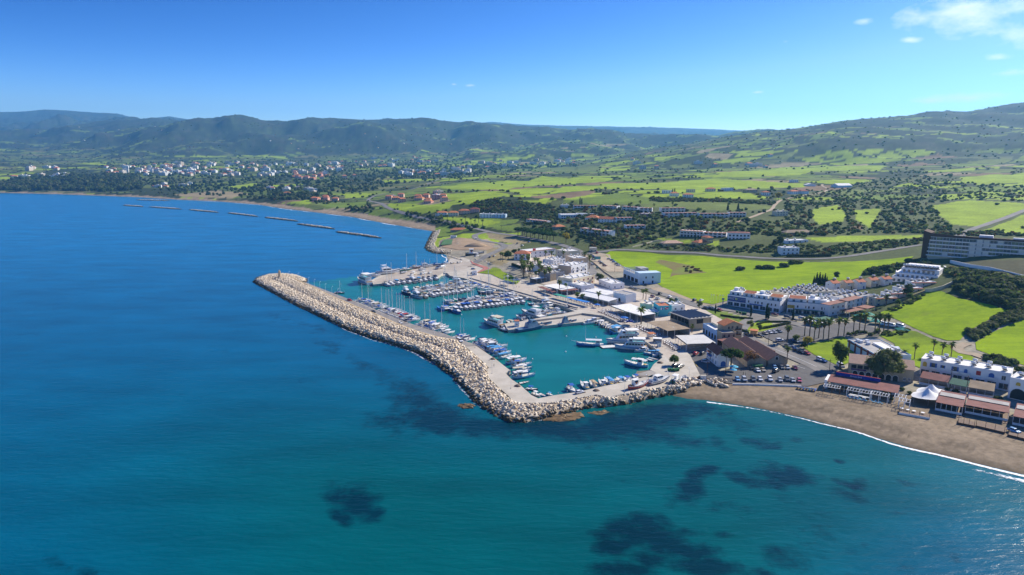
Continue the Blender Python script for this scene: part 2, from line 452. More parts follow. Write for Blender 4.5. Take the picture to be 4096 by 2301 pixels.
fu,fv,fz,fd=GU.ravel(),GV.ravel(),GZ.ravel(),GD.ravel()
# patchwork of fields: jittered cells, rows turned along the slope
def patchwork(x,y,cw,ch,ang,seed):
 c,s=math.cos(ang),math.sin(ang)
 X=(x*c+y*s)/cw + .6*(fbm(x/700,y/700,seed,2)-.5)*3;Y=(-x*s+y*c)/ch + .6*(fbm(x/500+5,y/500,seed+1,2)-.5)*3
 ix,iy=np.floor(X),np.floor(Y);best=np.full(x.shape,9e9);bid=np.zeros(x.shape);sec=np.full(x.shape,9e9)
 for dx in (-1,0,1):
  for dy in (-1,0,1):
   jx=ix+dx;jy=iy+dy
   d=(X-jx-.5-.7*(_hash(jx,jy,seed+2)-.5))**2 + (Y-jy-.5-.7*(_hash(jx,jy,seed+3)-.5))**2
   new=d<best
   sec=np.where(new,best,np.minimum(sec,d));bid=np.where(new,_hash(jx,jy,seed+4),bid);best=np.where(new,d,best)
 return bid,np.sqrt(sec)-np.sqrt(best)
bid,edge=patchwork(fx,fy,210,105,.35,70)
slope_n=np.abs(np.gradient(GZ,axis=0)/np.maximum(np.gradient(GY,axis=0),1)).ravel()
nb=fbm(fx/160,fy/160,81,4);nc=fbm(fx/60,fy/60,83,4);nd=fbm(fx/28,fy/28,85,3)
colr=np.zeros((N,3));cls=np.zeros(N,int)      # class 0 scrub 1 crop 2 soil 3 town/yard 4 sand 5 hill
def setc(mask,c,k):
 colr[mask]=c;cls[mask]=k
setc(np.ones(N,bool),OLIVE,0)
rightward=np.clip((fu-1500)/1500,0,1)
pal=[(GREEN,.30),(MIDGREEN,.52),(DULL,.68),(TAN,.76),(BROWN,.82),(OLIVE,1.01)]
lo=0
for c,hi in pal:
 setc((bid >= lo) & (bid<hi),c,1 if c not in (OLIVE,) else 0);lo=hi
hedge=(edge<.10) | (nb>.60)
setc(hedge,SCRUB,0)
left_dull=(fu<1700) & (fy>1800)
m=left_dull & (cls==1) & (bid>.16)
colr[m]=colr[m]*.35 + np.array(DULL)*.45
hill=(fz>150) & (slope_n>.15) | (fz>300+120*(nb-.5))
colr[hill]=HILL;cls[hill]=5
m=hill & (nc>.64);colr[m]=(.055,.058,.034);m=hill & (nc<.36);colr[m]=(.05,.07,.025);m=hill & (nb>.60) & (slope_n<.2) & (fz<480);colr[m]=MIDGREEN
m=(fy>3300) & (fu>2500) & (nb<.56);colr[m]=colr[m]*.45+np.array(HILL)*.55
near=(fy<760) & (fx>-160)
setc(near,(.30,.27,.20),3)
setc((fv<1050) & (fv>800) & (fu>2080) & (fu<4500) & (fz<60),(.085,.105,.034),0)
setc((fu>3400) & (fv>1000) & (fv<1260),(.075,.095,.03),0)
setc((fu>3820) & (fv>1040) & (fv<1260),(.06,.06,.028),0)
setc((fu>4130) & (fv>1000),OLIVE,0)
for c,poly in FIELDS:
 m=in_poly(fu+14*(nd-.5),fv+6*(nc-.5),poly) & (fz>.3)
 setc(m,c,1 if c in (GREEN,MIDGREEN,DULL) else 2)
tex=(.80+.40*nd)[:,None]
colr=colr*tex
sandm=(fd<55*np.clip(1-(fy-250)/2500,.45,1)+18*(nc-.5)*2) & ((fu<1740) & (fv<930) | (fv>1500) & (fu>2640)) & (fz<4)
setc(sandm,SAND,4)
wet=np.clip(1-fd/7,0,1)[:,None]
colr=np.where(sandm[:,None],np.array(SAND)*(.80+.40*fbm(fx/6+fd/3,fd/1.6+fy/60,87,4))[:,None]*(1-.5*wet)*np.where((fd>9) & (fd<13) & (nc>.5),.72,1)[:,None]*np.where(fy<420,1,1.25)[:,None],colr)
GC=cls.reshape(NY,NA)
def attr_mat(name,rough=.95,gain=1.0,fine=.35,stripes=0):
 m,n,l,b=new_mat(name)
 at=n.new('ShaderNodeAttribute');at.attribute_name='cover'
 geo=n.new('ShaderNodeNewGeometry')
 out=at.outputs['Color']
 for sc,lo_,hi_ in ((.35,1-fine,1+fine),(.02,.8,1.2)):
  no=n.new('ShaderNodeTexNoise');no.inputs['Scale'].default_value=sc;no.inputs['Detail'].default_value=5;no.inputs['Roughness'].default_value=.7
  l.new(geo.outputs['Position'],no.inputs['Vector'])
  mr=n.new('ShaderNodeMapRange');mr.inputs['From Min'].default_value=.3;mr.inputs['From Max'].default_value=.7
  mr.inputs['To Min'].default_value=lo_*gain;mr.inputs['To Max'].default_value=hi_*gain
  l.new(no.outputs['Fac'],mr.inputs['Value'])
  hs=n.new('ShaderNodeHueSaturation');l.new(out,hs.inputs['Color']);l.new(mr.outputs['Result'],hs.inputs['Value']);out=hs.outputs['Color']
 l.new(out,b.inputs['Base Color']);b.inputs['Roughness'].default_value=rough;b.inputs['Specular IOR Level'].default_value=.1
 MATS[name]=m
 return m
M_LAND=attr_mat('land_cover')
M_SAND=attr_mat('beach_sand',fine=.3)
def grid_object(name,X,Y,Z,col,keep,mat_,kind='structure',smooth=True):
 ny,nx=X.shape
 idx=np.arange(ny*nx).reshape(ny,nx)
 q=np.stack([idx[:-1,:-1],idx[:-1,1:],idx[1:,1:],idx[1:,:-1]],-1)[keep]
 used,inv=np.unique(q,return_inverse=True);q=inv.reshape(-1,4)
 me=bpy.data.meshes.new(name)
 co=np.stack([X.ravel(),Y.ravel(),Z.ravel()],-1)[used]
 me.vertices.add(len(used));me.vertices.foreach_set('co',co.ravel())
 me.loops.add(q.size);me.loops.foreach_set('vertex_index',q.ravel().astype(np.int32))
 me.polygons.add(len(q));me.polygons.foreach_set('loop_start',np.arange(0,q.size,4,dtype=np.int32))
 me.polygons.foreach_set('loop_total',np.full(len(q),4,np.int32))
 me.polygons.foreach_set('use_smooth',np.full(len(q),smooth,bool))
 for nm,cc in (col.items() if isinstance(col,dict) else [('cover',col)]):
  cc=cc.reshape(ny*nx,-1)[used]
  at=me.color_attributes.new(nm,'FLOAT_COLOR','POINT')
  at.data.foreach_set('color',np.concatenate([cc,np.ones((len(used),4-cc.shape[1]))],1).ravel())
 me.materials.append(mat_)
 me.update(calc_edges=True);me.validate()
 return obj(name,me,kind=kind)
dq=np.maximum.reduce([GD[:-1,:-1],GD[:-1,1:],GD[1:,1:],GD[1:,:-1]])
sq=sandm.reshape(NY,NA);sq=sq[:-1,:-1] & sq[:-1,1:] & sq[1:,1:] & sq[1:,:-1]
wet_strip=(dq>-25) & (dq <= 8) & ((GU[:-1,:-1]<1740) & (GV[:-1,:-1]<930) | (GV[:-1,:-1]>1500) & (GU[:-1,:-1]>2640))
beachq=(sq | wet_strip) & (dq>-25)
beach_l=beachq & (GY[:-1,:-1]>600);beach_r=beachq & ~beach_l
landq=(dq>-25) & ~beachq
hillq=landq & (GY[:-1,:-1]>4600)
grid_object('terrain',GX,GY,GZ,colr,landq & ~hillq,M_LAND)
grid_object('hills',GX,GY,GZ,colr,hillq,M_LAND)
grid_object('beach',GX,GY,GZ,colr,beach_r,M_SAND)
grid_object('beach',GX,GY,GZ,colr,beach_l,M_SAND)
# draped sheets (fields, roads, yards)
from mathutils.geometry import delaunay_2d_cdt
def drape(name,poly,lift,mat_,cell=8.0,kind='structure',world_pts=False,col=None):
 pts=[(p[0],p[1]) for p in poly] if world_pts else [tuple(T(u,v)[:2]) for u,v in poly]
 xs=[p[0] for p in pts];ys=[p[1] for p in pts]
 ring=[]
 for i in range(len(pts)):
  a,b=Vector(pts[i]),Vector(pts[(i+1) % len(pts)]);n=max(1,int((b-a).length/cell))
  for k in range(n):ring.append(a.lerp(b,k/n))
 gx,gy=np.meshgrid(np.arange(min(xs),max(xs),cell),np.arange(min(ys),max(ys),cell))
 gx,gy=gx.ravel(),gy.ravel()
 k=in_poly(gx,gy,pts) & (seg_dist(gx,gy,pts+[pts[0]])>cell*.4)
 inner=[Vector((float(x),float(y))) for x,y in zip(gx[k],gy[k])]
 vs=ring + inner;nr=len(ring)
 r=delaunay_2d_cdt(vs,[(i,(i+1) % nr) for i in range(nr)],[list(range(nr))],1,1e-4)
 co=[(v.x,v.y,HT(v.x,v.y)+lift) for v in r[0]]
 me=me_from(name,co,[tuple(f) for f in r[2]],[mat_],smooth=True)
 return obj(name,me,kind=kind)
def strip(name,pts,width,lift,mat_,step=6.0,world_pts=False,kind='structure',hfun=None):
 ps=[Vector(p[:2]) for p in pts] if world_pts else [T(u,v).to_2d() for u,v in pts]
 dense=[]
 for i in range(len(ps)-1):         # Catmull-Rom
  p0,p1,p2,p3=ps[max(i-1,0)],ps[i],ps[i+1],ps[min(i+2,len(ps)-1)]
  n=max(2,int((p2-p1).length/step))
  for k in range(n):
   t=k/n
   dense.append(.5*((2*p1)+(p2-p0)*t+(2*p0-5*p1+4*p2-p3)*t*t+(3*p1-p0-3*p2+p3)*t**3))
 dense.append(ps[-1])
 vs,fs=[],[]
 for i,p in enumerate(dense):
  d=(dense[min(i+1,len(dense)-1)]-dense[max(i-1,0)]).normalized();n=Vector((-d.y,d.x))
  for s in (-.5,0,.5):
   q=p+n*width*s;vs.append((q.x,q.y,(hfun(q.x,q.y) if hfun else HT(q.x,q.y))+lift))
  if i:
   o=i*3;fs+=[(o-3,o-2,o+1,o),(o-2,o-1,o+2,o+1)]
 return obj(name,me_from(name,vs,fs,[mat_],smooth=True),kind=kind),dense
def crop_mat(name,c1,c2,ang,period=3.2):
 m,n,l,b=new_mat(name)
 geo=n.new('ShaderNodeNewGeometry')
 mp=n.new('ShaderNodeMapping');mp.inputs['Rotation'].default_value=(0,0,ang);mp.inputs['Scale'].default_value=(1/60,1/period,1)
 l.new(geo.outputs['Position'],mp.inputs['Vector'])
 rows=n.new('ShaderNodeTexNoise');rows.inputs['Scale'].default_value=1;rows.inputs['Detail'].default_value=2;l.new(mp.outputs['Vector'],rows.inputs['Vector'])
 big=n.new('ShaderNodeTexNoise');big.inputs['Scale'].default_value=.03;big.inputs['Detail'].default_value=6;big.inputs['Roughness'].default_value=.65;l.new(geo.outputs['Position'],big.inputs['Vector'])
 fin=n.new('ShaderNodeTexNoise');fin.inputs['Scale'].default_value=.9;fin.inputs['Detail'].default_value=4;l.new(geo.outputs['Position'],fin.inputs['Vector'])
 a1=n.new('ShaderNodeMath');a1.operation='MULTIPLY_ADD';a1.inputs[1].default_value=.45;l.new(rows.outputs['Fac'],a1.inputs[0])
 a2=n.new('ShaderNodeMath');a2.operation='MULTIPLY';a2.inputs[1].default_value=.8;l.new(big.outputs['Fac'],a2.inputs[0]);l.new(a2.outputs[0],a1.inputs[2])
 a3=n.new('ShaderNodeMath');a3.operation='MULTIPLY_ADD';a3.inputs[1].default_value=.35;l.new(fin.outputs['Fac'],a3.inputs[0]);l.new(a1.outputs[0],a3.inputs[2])
 mr=n.new('ShaderNodeMapRange');mr.inputs['From Min'].default_value=.6;mr.inputs['From Max'].default_value=1.0;l.new(a3.outputs[0],mr.inputs['Value'])
 mx=n.new('ShaderNodeMix');mx.data_type='RGBA';mx.inputs['A'].default_value=(*c2,1);mx.inputs['B'].default_value=(*c1,1)
 l.new(mr.outputs['Result'],mx.inputs['Factor'])
 so=n.new('ShaderNodeTexNoise');so.inputs['Scale'].default_value=.045;so.inputs['Detail'].default_value=8;so.inputs['Roughness'].default_value=.7;so.inputs['Distortion'].default_value=.6;l.new(geo.outputs['Position'],so.inputs['Vector'])
 sr=n.new('ShaderNodeMapRange');sr.inputs['From Min'].default_value=.60;sr.inputs['From Max'].default_value=.72;sr.inputs['To Max'].default_value=.7;l.new(so.outputs['Fac'],sr.inputs['Value'])
 m2=n.new('ShaderNodeMix');m2.data_type='RGBA';l.new(sr.outputs['Result'],m2.inputs['Factor']);l.new(mx.outputs['Result'],m2.inputs['A']);m2.inputs['B'].default_value=(.20,.19,.05,1)
 l.new(m2.outputs['Result'],b.inputs['Base Color'])
 b.inputs['Roughness'].default_value=1;b.inputs['Specular IOR Level'].default_value=.05
 bp=n.new('ShaderNodeBump');bp.inputs['Strength'].default_value=.6;bp.inputs['Distance'].default_value=.5;l.new(a3.outputs[0],bp.inputs['Height']);l.new(bp.outputs['Normal'],b.inputs['Normal'])
 MATS[name]=m
 return m
M_CROP=crop_mat('young_wheat',(.31,.43,.012),(.15,.24,.012),.5)
M_CROP2=crop_mat('rough_grass',(.28,.39,.018),(.12,.175,.022),1.2,6)
M_ASPH=mat('asphalt',(.145,.14,.135),(.105,.10,.098),.25,.9,.2,jitter=.08)
M_ROAD=mat('worn_road',(.24,.225,.205),(.17,.16,.148),.12,.9,.2)
M_DIRT=mat('dirt_lot',(.50,.42,.31),(.38,.30,.20),.12,.95,.1)
M_TRACK=mat('farm_track',(.45,.36,.25),(.36,.29,.2),.2,.95,.1)
M_CONC=mat('quay_concrete',(.54,.49,.41),(.42,.38,.31),.12,.85,.2,bump=.02,bscale=2)
M_PAVE=mat('pale_paving',(.58,.50,.41),(.48,.41,.33),.3,.85,.2)
M_LINE=mat('road_paint',(.75,.75,.72),(.6,.6,.58),2,.7)
M_YLINE=mat('yellow_paint',(.70,.48,.08),(.55,.38,.07),2,.7)
M_EARTH=mat('bare_earth',(.42,.30,.19),(.32,.23,.14),.15,.95,.1)
M_REDPAVE=mat('red_paving',(.44,.17,.13),(.36,.14,.11),.5,.85)
F1=[(2440,1006),(2600,1012),(2733,1021),(2888,1033),(3082,1047),(3276,1050),(3400,1048),(3560,1037),(3655,1025),(3630,1048),(3540,1062),(3450,1085),(3440,1110),(3330,1140),(3200,1150),(3000,1205),(2905,1205),(2850,1218),(2800,1210),(2720,1180),(2650,1150),(2620,1128),(2500,1070),(2460,1045),(2420,1020)]
F2=[(3518,1252),(3611,1216),(3704,1169),(3766,1166),(3822,1191),(3891,1206),(3968,1222),(4046,1250),(3953,1281),(3869,1328),(3840,1362),(3790,1364),(3732,1347),(3655,1313),(3600,1285)]
F3=[(3514,1342),(3601,1318),(3664,1327),(3740,1362),(3829,1392),(3900,1435),(3920,1470),(3805,1490),(3684,1475),(3600,1440),(3577,1376)]
F4=[(3901,1371),(3960,1335),(4096,1279),(4350,1290),(4350,1490),(4096,1462),(3990,1430),(3905,1400)]
F5=[(3215,1392),(3250,1373),(3285,1369),(3375,1349),(3390,1361),(3417,1412),(3400,1450),(3360,1468),(3305,1441),(3258,1421)]
for poly,mm in ((F1,M_CROP),(F2,M_CROP),(F3,M_CROP2),(F4,M_CROP),(F5,M_CROP2)):
 drape('field',poly,.22,mm,9)
drape('field',[(2620,1135),(2680,1112),(2690,1080),(2620,1050),(2640,1040),(2760,1062),(2800,1085),(2830,1092),(2700,1102)],.30,mat('weedy_ground',(.20,.25,.05),(.22,.16,.08),.06,1,.05),7)
# roads
ROADS=[
 ('road',[(1783,708),(1734,726),(1652,756),(1516,780),(1489,789),(1473,802),(1516,813),(1571,840),(1678,871),(1775,886),(1852,905),(1949,926),(2066,944),(2182,967),(2260,985),(2330,1012)],8.5,M_ROAD),
 ('road',[(1949,929),(1903,940),(1907,956),(1949,967),(2000,975),(2019,987),(1996,1002),(1961,1018),(1930,1037),(1890,1056)],8.0,M_ROAD),
 ('road',[(2330,1018),(2420,1006),(2500,1000),(2733,1011),(2888,1023),(3082,1035),(3276,1036),(3393,1026),(3518,1007),(3611,992),(3690,980)],6.0,M_ROAD),
 ('road',[(3800,955),(3829,947),(3891,917),(3953,896),(4000,880),(4096,843),(4300,780)],8.0,M_ROAD),
 ('road',[(2290,998),(2340,1045),(2375,1095),(2430,1130),(2500,1149),(2563,1152),(2610,1168),(2679,1186),(2749,1210),(2796,1226),(2866,1235),(2959,1247),(3035,1267),(3113,1284),(3200,1300),(3262,1318)],8.0,M_ROAD),
 ('road',[(3035,1267),(2990,1290),(2960,1318),(2975,1342),(3033,1373),(3149,1419),(3266,1470),(3315,1498)],8.5,M_ROAD),
 ('track',[(2950,890),(3010,868),(3080,842),(3100,820),(3130,800),(3200,785),(3280,772),(3310,757),(3290,745),(3290,738)],5.0,M_TRACK),
 ('track',[(3870,1375),(3830,1392),(3850,1412),(3900,1420),(3960,1440),(4096,1475),(4300,1520)],5.0,M_TRACK),
 ('track',[(1109,813),(1245,797),(1400,795)],4,M_TRACK),
]
for nm,pts,w,mm in ROADS:strip(nm,pts,w,.34,mm)
drape('car_park',[(3025,1334),(3122,1307),(3200,1308),(3421,1291),(3495,1311),(3518,1326),(3382,1349),(3247,1369),(3173,1373),(3138,1388),(3072,1357)],.30,M_ASPH,8)
drape('car_park',[(3150,1395),(3190,1400),(3258,1425),(3360,1472),(3345,1494),(3290,1470),(3230,1442),(3160,1417)],.28,M_ASPH,8)
drape('car_park',[(2735,1420),(2790,1402),(2838,1412),(2880,1486),(2990,1470),(3050,1484),(3150,1478),(3190,1462),(3232,1446),(3330,1494),(3300,1532),(3230,1547),(2940,1537),(2770,1532),(2742,1470)],.26,M_ASPH,8)
drape('car_park',[(2335,1022),(2400,1013),(2440,1020),(2445,1038),(2475,1062),(2505,1088),(2430,1088),(2400,1072),(2370,1047)],.26,M_DIRT,8)
drape('dirt_lot',[(2600,1152),(2655,1152),(2725,1182),(2800,1212),(2850,1222),(2790,1226),(2740,1212),(2680,1188),(2620,1170)],.30,M_TRACK,8)
drape('dirt_lot',[(1760,962),(1830,952),(1900,960),(1960,985),(1975,992),(1950,1002),(1830,1000),(1770,990)],.30,M_EARTH,8)
drape('pavement',[(2300,1040),(2340,1060),(2420,1130),(2520,1160),(2700,1205),(2820,1240),(2960,1320),(2900,1400),(2740,1420),(2600,1300),(2400,1210),(2150,1130),(2060,1060),(2150,1010)],.12,M_PAVE,10)
# road markings
for pts in ([(2975,1342),(3033,1373),(3149,1419),(3266,1470)],[(3100,1318),(3140,1330)],[(3170,1462),(3220,1478)]):
 strip('road_marking',pts,.22,.38,M_LINE)
for pts in ([(2738,1424),(2748,1455)],[(2752,1422),(2790,1470)]):
 strip('road_marking',pts,.3,.40,M_YLINE)
# sea
SA=np.linspace(-1.35,1.35,720);SV=np.concatenate([np.linspace(2900,1000,330),np.linspace(996,690,90)])
sy=np.array([CAMZ/float(slope_v(v)) for v in SV]);sy[-1]=9000
SAm,SYm=np.meshgrid(SA,sy);SX=SAm*SYm
sx_,sy_=SX.ravel(),SYm.ravel()
su,sv=project(sx_,sy_,np.zeros_like(sx_))
SHORE=[P2(u,v) for u,v in [(2703,1592),(2830,1602),(3021,1631),(3212,1671),(3418,1726),(3657,1797),(3895,1853),(4096,1900),(4400,1975),(5000,2120)]]
BASIN_PX=[(1228,1131),(1470,1100),(1493,1140),(1560,1132),(1650,1121),(1752,1109),(1775,1088),(1800,1104),(1856,1114),(1956,1149),(2063,1175),(2119,1193),(2221,1217),(2303,1249),(2412,1272),(2454,1290),(2528,1336),(2580,1366),(2635,1413),(2650,1432),(2614,1460),(2600,1482),(2575,1511),(2490,1532),(2306,1571),(2153,1596),(2079,1539),(2021,1492),(1940,1408),(1830,1356),(1658,1300),(1407,1200)]
BASIN=[P2(u,v) for u,v in BASIN_PX]
OUTER_PX=[(1227,1119),(1180,1104),(1120,1100),(1070,1101),(1030,1114),(1012,1129),(1097,1175),(1175,1218),(1280,1268),(1358,1307),(1435,1338),(1532,1369),(1610,1393),(1680,1416),(1746,1459),(1804,1501),(1867,1567),(1914,1622),(1973,1656),(2042,1690),(2110,1690),(2161,1678),(2255,1656),(2340,1635),(2426,1628),(2511,1616),(2597,1596),(2682,1579)]
OUTER=[P2(u,v) for u,v in OUTER_PX]
dsh=seg_dist(sx_,sy_,SHORE);dco=np.abs(coast_sd(sx_,sy_));dbr=seg_dist(sx_,sy_,OUTER)
DEEP=np.array((.0,.092,.205));FARB=np.array((.0,.135,.31));TEAL=np.array((.0,.084,.094));SHAL=np.array((.012,.14,.125));HARB=np.array((.004,.145,.145));GRASS=np.array((.0,.020,.034))
def sstep(x,a,b):
 t=np.clip((x-a)/(b-a),0,1);return t*t*(3-2*t)
wn1=fbm(sx_/70,sy_/30,91,4);wn2=fbm(sx_/18,sy_/9,93,4)
far=sstep(sy_,330,900)[:,None]
wc=DEEP*(1-far)+FARB*far
# sandy shelf before the beach, seen through clear water
k=sstep(-dsh,-120,-30)*(.75+.5*wn1)*(1-.5*sstep(su,3200,3900));k=np.clip(k,0,1)*(1-sstep(sy_,330,420));k=np.clip(k,0,1)[:,None]
wc=wc*(1-k)+TEAL*k
k=(sstep(-dsh,-62,-16)*np.clip(.35+1.1*(wn1-.3),0,1))[:,None];wc=wc*(1-k)+SHAL*k
near_t=(sstep(sv,1150,2000)*(.45+.55*sstep(su,-200,1600))*(1-.75*sstep(su,2900,3900)))[:,None]
wc=wc*(1-near_t)+TEAL*near_t
k=(sstep(-dco,-90,-20)*(sy_>600))[:,None]*.5;wc=wc*(1-k)+np.array((.004,.13,.20))*k
basin=in_poly(sx_,sy_,BASIN)
k=np.clip(basin*1.0,0,1)[:,None];wc=wc*(1-k)+HARB*k
# seagrass and reef patches (photo position, half sizes, tilt, weight)
PATCH=[(1410,2010,120,62,.25,1),(1345,2065,55,30,.2,1),(1505,2035,50,22,-.2,.9),(1430,1960,80,40,0,.5),
 (2766,1945,80,46,-.55,1),(2835,1890,60,26,.1,1),(2690,2000,40,40,0,.6),(2960,1925,55,24,.5,1),(3020,1950,70,22,.2,.9),(3150,1905,150,34,.05,1),(3090,1945,70,26,0,.9),(3350,1845,34,14,0,.9),
 (3420,1935,70,24,.3,.9),(3400,1990,90,28,.2,.7),(3300,2070,60,24,.2,.5),(3040,1782,60,24,.2,.8),(3080,1800,50,20,0,.8),(2870,1775,60,20,.3,.7),
 (2500,2130,110,60,.5,1),(2590,2105,80,46,.3,1),(2640,2160,120,56,.3,1),(2450,2200,70,44,0,1),(2740,2220,130,44,.2,1),(2830,2270,180,40,.1,1),(2590,2240,90,40,.2,.9),(2420,2150,60,30,.4,.8),(2660,2090,60,30,.2,.8),(2500,2290,150,36,0,1),(2760,2130,70,26,.2,.7),(2880,2140,46,22,.2,.6),(2930,2040,80,30,.3,.55),(2840,2020,60,24,.2,.5),
 (3130,2230,110,40,.3,.7),(3050,2290,80,30,.2,.8),(3290,2150,90,30,.3,.5),(3160,2010,80,30,.2,.5),(3230,2200,80,30,.2,.45),
 (320,2290,60,30,0,.8),(220,2250,60,24,.2,.5),
 (1640,1560,120,60,.4,.75),(1700,1620,170,50,.25,.9),(1560,1690,110,50,.1,.7),(1750,1690,200,50,.1,1),(1960,1715,200,46,.05,1),(2200,1720,260,50,.03,1),(2450,1700,280,46,-.02,1),(2650,1660,200,46,-.03,1),(2820,1640,160,34,.05,.8),(2350,1760,260,36,.05,.8),(2650,1745,220,36,.15,.8),(2900,1700,160,34,.2,.6),(2560,1650,160,34,-.1,.9),
 (1320,1390,80,26,.35,.6),(1250,1310,90,22,.3,.5),(1120,1270,90,26,.3,.45),(700,1190,300,40,.08,.3),(400,1400,200,30,.1,.3),(1480,1470,110,30,.45,.6),(900,1400,120,26,.2,.35),(600,1650,140,24,.2,.25),(1250,1560,100,22,.2,.3),
 (2210,1450,120,30,.1,.28),(2290,1500,80,24,.1,.2)]
rp_=random.Random(77)
for _ in range(46):
 PATCH.append((rp_.uniform(2480,3950),rp_.uniform(1760,2290),rp_.uniform(22,70),rp_.uniform(8,20),rp_.uniform(.05,.35),rp_.uniform(.3,.6)))
for _ in range(26):
 PATCH.append((rp_.uniform(1500,2900),rp_.uniform(1600,1770),rp_.uniform(30,80),rp_.uniform(8,18),rp_.uniform(-.1,.3),rp_.uniform(.5,.85)))
for _ in range(30):
 PATCH.append((rp_.uniform(0,1500),rp_.uniform(1050,1750),rp_.uniform(60,190),rp_.uniform(7,20),rp_.uniform(-.05,.2),rp_.uniform(.2,.4)))
pm=np.zeros(sx_.size)
wu_=su+90*(fbm(sx_/16,sy_/16,97,4)-.5)*np.clip(330/np.maximum(sy_,1),.2,1.4);wv_=sv+60*(fbm(sx_/13+9,sy_/13,99,4)-.5)*np.clip(330/np.maximum(sy_,1),.2,1.4)
for (u,v,ru,rv,tl,k) in PATCH:
 c,s=math.cos(tl),math.sin(tl);du,dv=wu_-u,wv_-v
 q=((du*c+dv*s)/ru)**2+((-du*s+dv*c)/rv)**2
 pm=np.maximum(pm,k*np.clip(1.35-q*.62,0,1.3))
nz=fbm(sx_/7,sy_/7,95,4)
patch=np.clip(pm,0,1.3)
M_SEA,n,l,b=new_mat('sea_water')
at=n.new('ShaderNodeAttribute');at.attribute_name='cover'
ap=n.new('ShaderNodeAttribute');ap.attribute_name='seagrass'
geo=n.new('ShaderNodeNewGeometry')
pn=n.new('ShaderNodeTexNoise');pn.inputs['Scale'].default_value=.17;pn.inputs['Detail'].default_value=10;pn.inputs['Roughness'].default_value=.78
l.new(geo.outputs['Position'],pn.inputs['Vector'])
sm=n.new('ShaderNodeMath');sm.operation='MULTIPLY_ADD';sm.inputs[1].default_value=2.2
l.new(pn.outputs['Fac'],sm.inputs[0]);l.new(ap.outputs['Fac'],sm.inputs[2])
mr=n.new('ShaderNodeMapRange');mr.inputs['From Min'].default_value=1.55;mr.inputs['From Max'].default_value=2.3;mr.inputs['To Max'].default_value=.92
l.new(sm.outputs[0],mr.inputs['Value'])
kk=n.new('ShaderNodeMath');kk.operation='MULTIPLY';l.new(mr.outputs['Result'],kk.inputs[0])
k2=n.new('ShaderNodeMapRange');k2.inputs['From Max'].default_value=.35;l.new(ap.outputs['Fac'],k2.inputs['Value']);l.new(k2.outputs['Result'],kk.inputs[1])
mx=n.new('ShaderNodeMix');mx.data_type='RGBA';l.new(kk.outputs[0],mx.inputs['Factor']);l.new(at.outputs['Color'],mx.inputs['A']);mx.inputs['B'].default_value=(*GRASS,1)
# streaks of slightly darker and lighter water
st=n.new('ShaderNodeTexNoise');st.inputs['Scale'].default_value=1;st.inputs['Detail'].default_value=5;st.inputs['Roughness'].default_value=.6
mp=n.new('ShaderNodeMapping');mp.inputs['Scale'].default_value=(1/60,1/22,1);mp.inputs['Rotation'].default_value=(0,0,.25)
l.new(geo.outputs['Position'],mp.inputs['Vector']);l.new(mp.outputs['Vector'],st.inputs['Vector'])
m3=n.new('ShaderNodeMapRange');m3.inputs['From Min'].default_value=.3;m3.inputs['From Max'].default_value=.7;m3.inputs['To Min'].default_value=.80;m3.inputs['To Max'].default_value=1.2
l.new(st.outputs['Fac'],m3.inputs['Value'])
hs=n.new('ShaderNodeHueSaturation');l.new(mx.outputs['Result'],hs.inputs['Color']);l.new(m3.outputs['Result'],hs.inputs['Value'])
l.new(hs.outputs['Color'],b.inputs['Base Color'])
b.inputs['Roughness'].default_value=.24;b.inputs['IOR'].default_value=1.33;b.inputs['Specular IOR Level'].default_value=.22
wv=n.new('ShaderNodeTexNoise');wv.inputs['Scale'].default_value=1;wv.inputs['Detail'].default_value=5;wv.inputs['Roughness'].default_value=.6;wv.inputs['Distortion'].default_value=.3
mp=n.new('ShaderNodeMapping');mp.inputs['Scale'].default_value=(.16,.5,1);mp.inputs['Rotation'].default_value=(0,0,.2)
l.new(geo.outputs['Position'],mp.inputs['Vector']);l.new(mp.outputs['Vector'],wv.inputs['Vector'])
bp=n.new('ShaderNodeBump');bp.inputs['Strength'].default_value=.55;bp.inputs['Distance'].default_value=.5
ac=n.new('ShaderNodeAttribute');ac.attribute_name='calm'
cm=n.new('ShaderNodeMath');cm.operation='MULTIPLY';cm.inputs[1].default_value=.55;l.new(ac.outputs['Fac'],cm.inputs[0]);l.new(cm.outputs[0],bp.inputs['Strength'])
l.new(wv.outputs['Fac'],bp.inputs['Height']);l.new(bp.outputs['Normal'],b.inputs['Normal'])
calm=np.where(basin,.14,1.0)
ny_,nx_=SX.shape
grid_object('sea',SX,SYm,np.zeros_like(SX),{'cover':wc,'seagrass':np.stack([patch]*3,-1),'calm':np.stack([calm]*3,-1)},np.ones((ny_-1,nx_-1),bool),M_SEA)
# sea bed under everything, and the ground sheet that runs on to the horizon
mb=MB();mb.add([(-40000,-20000,-7),(40000,-20000,-7),(40000,45000,-7),(-40000,45000,-7)],[(0,1,2,3)],mat('sea_bed',(.2,.2,.16)))
obj('sea_bed',mb.mesh('sea_bed'),kind='structure')
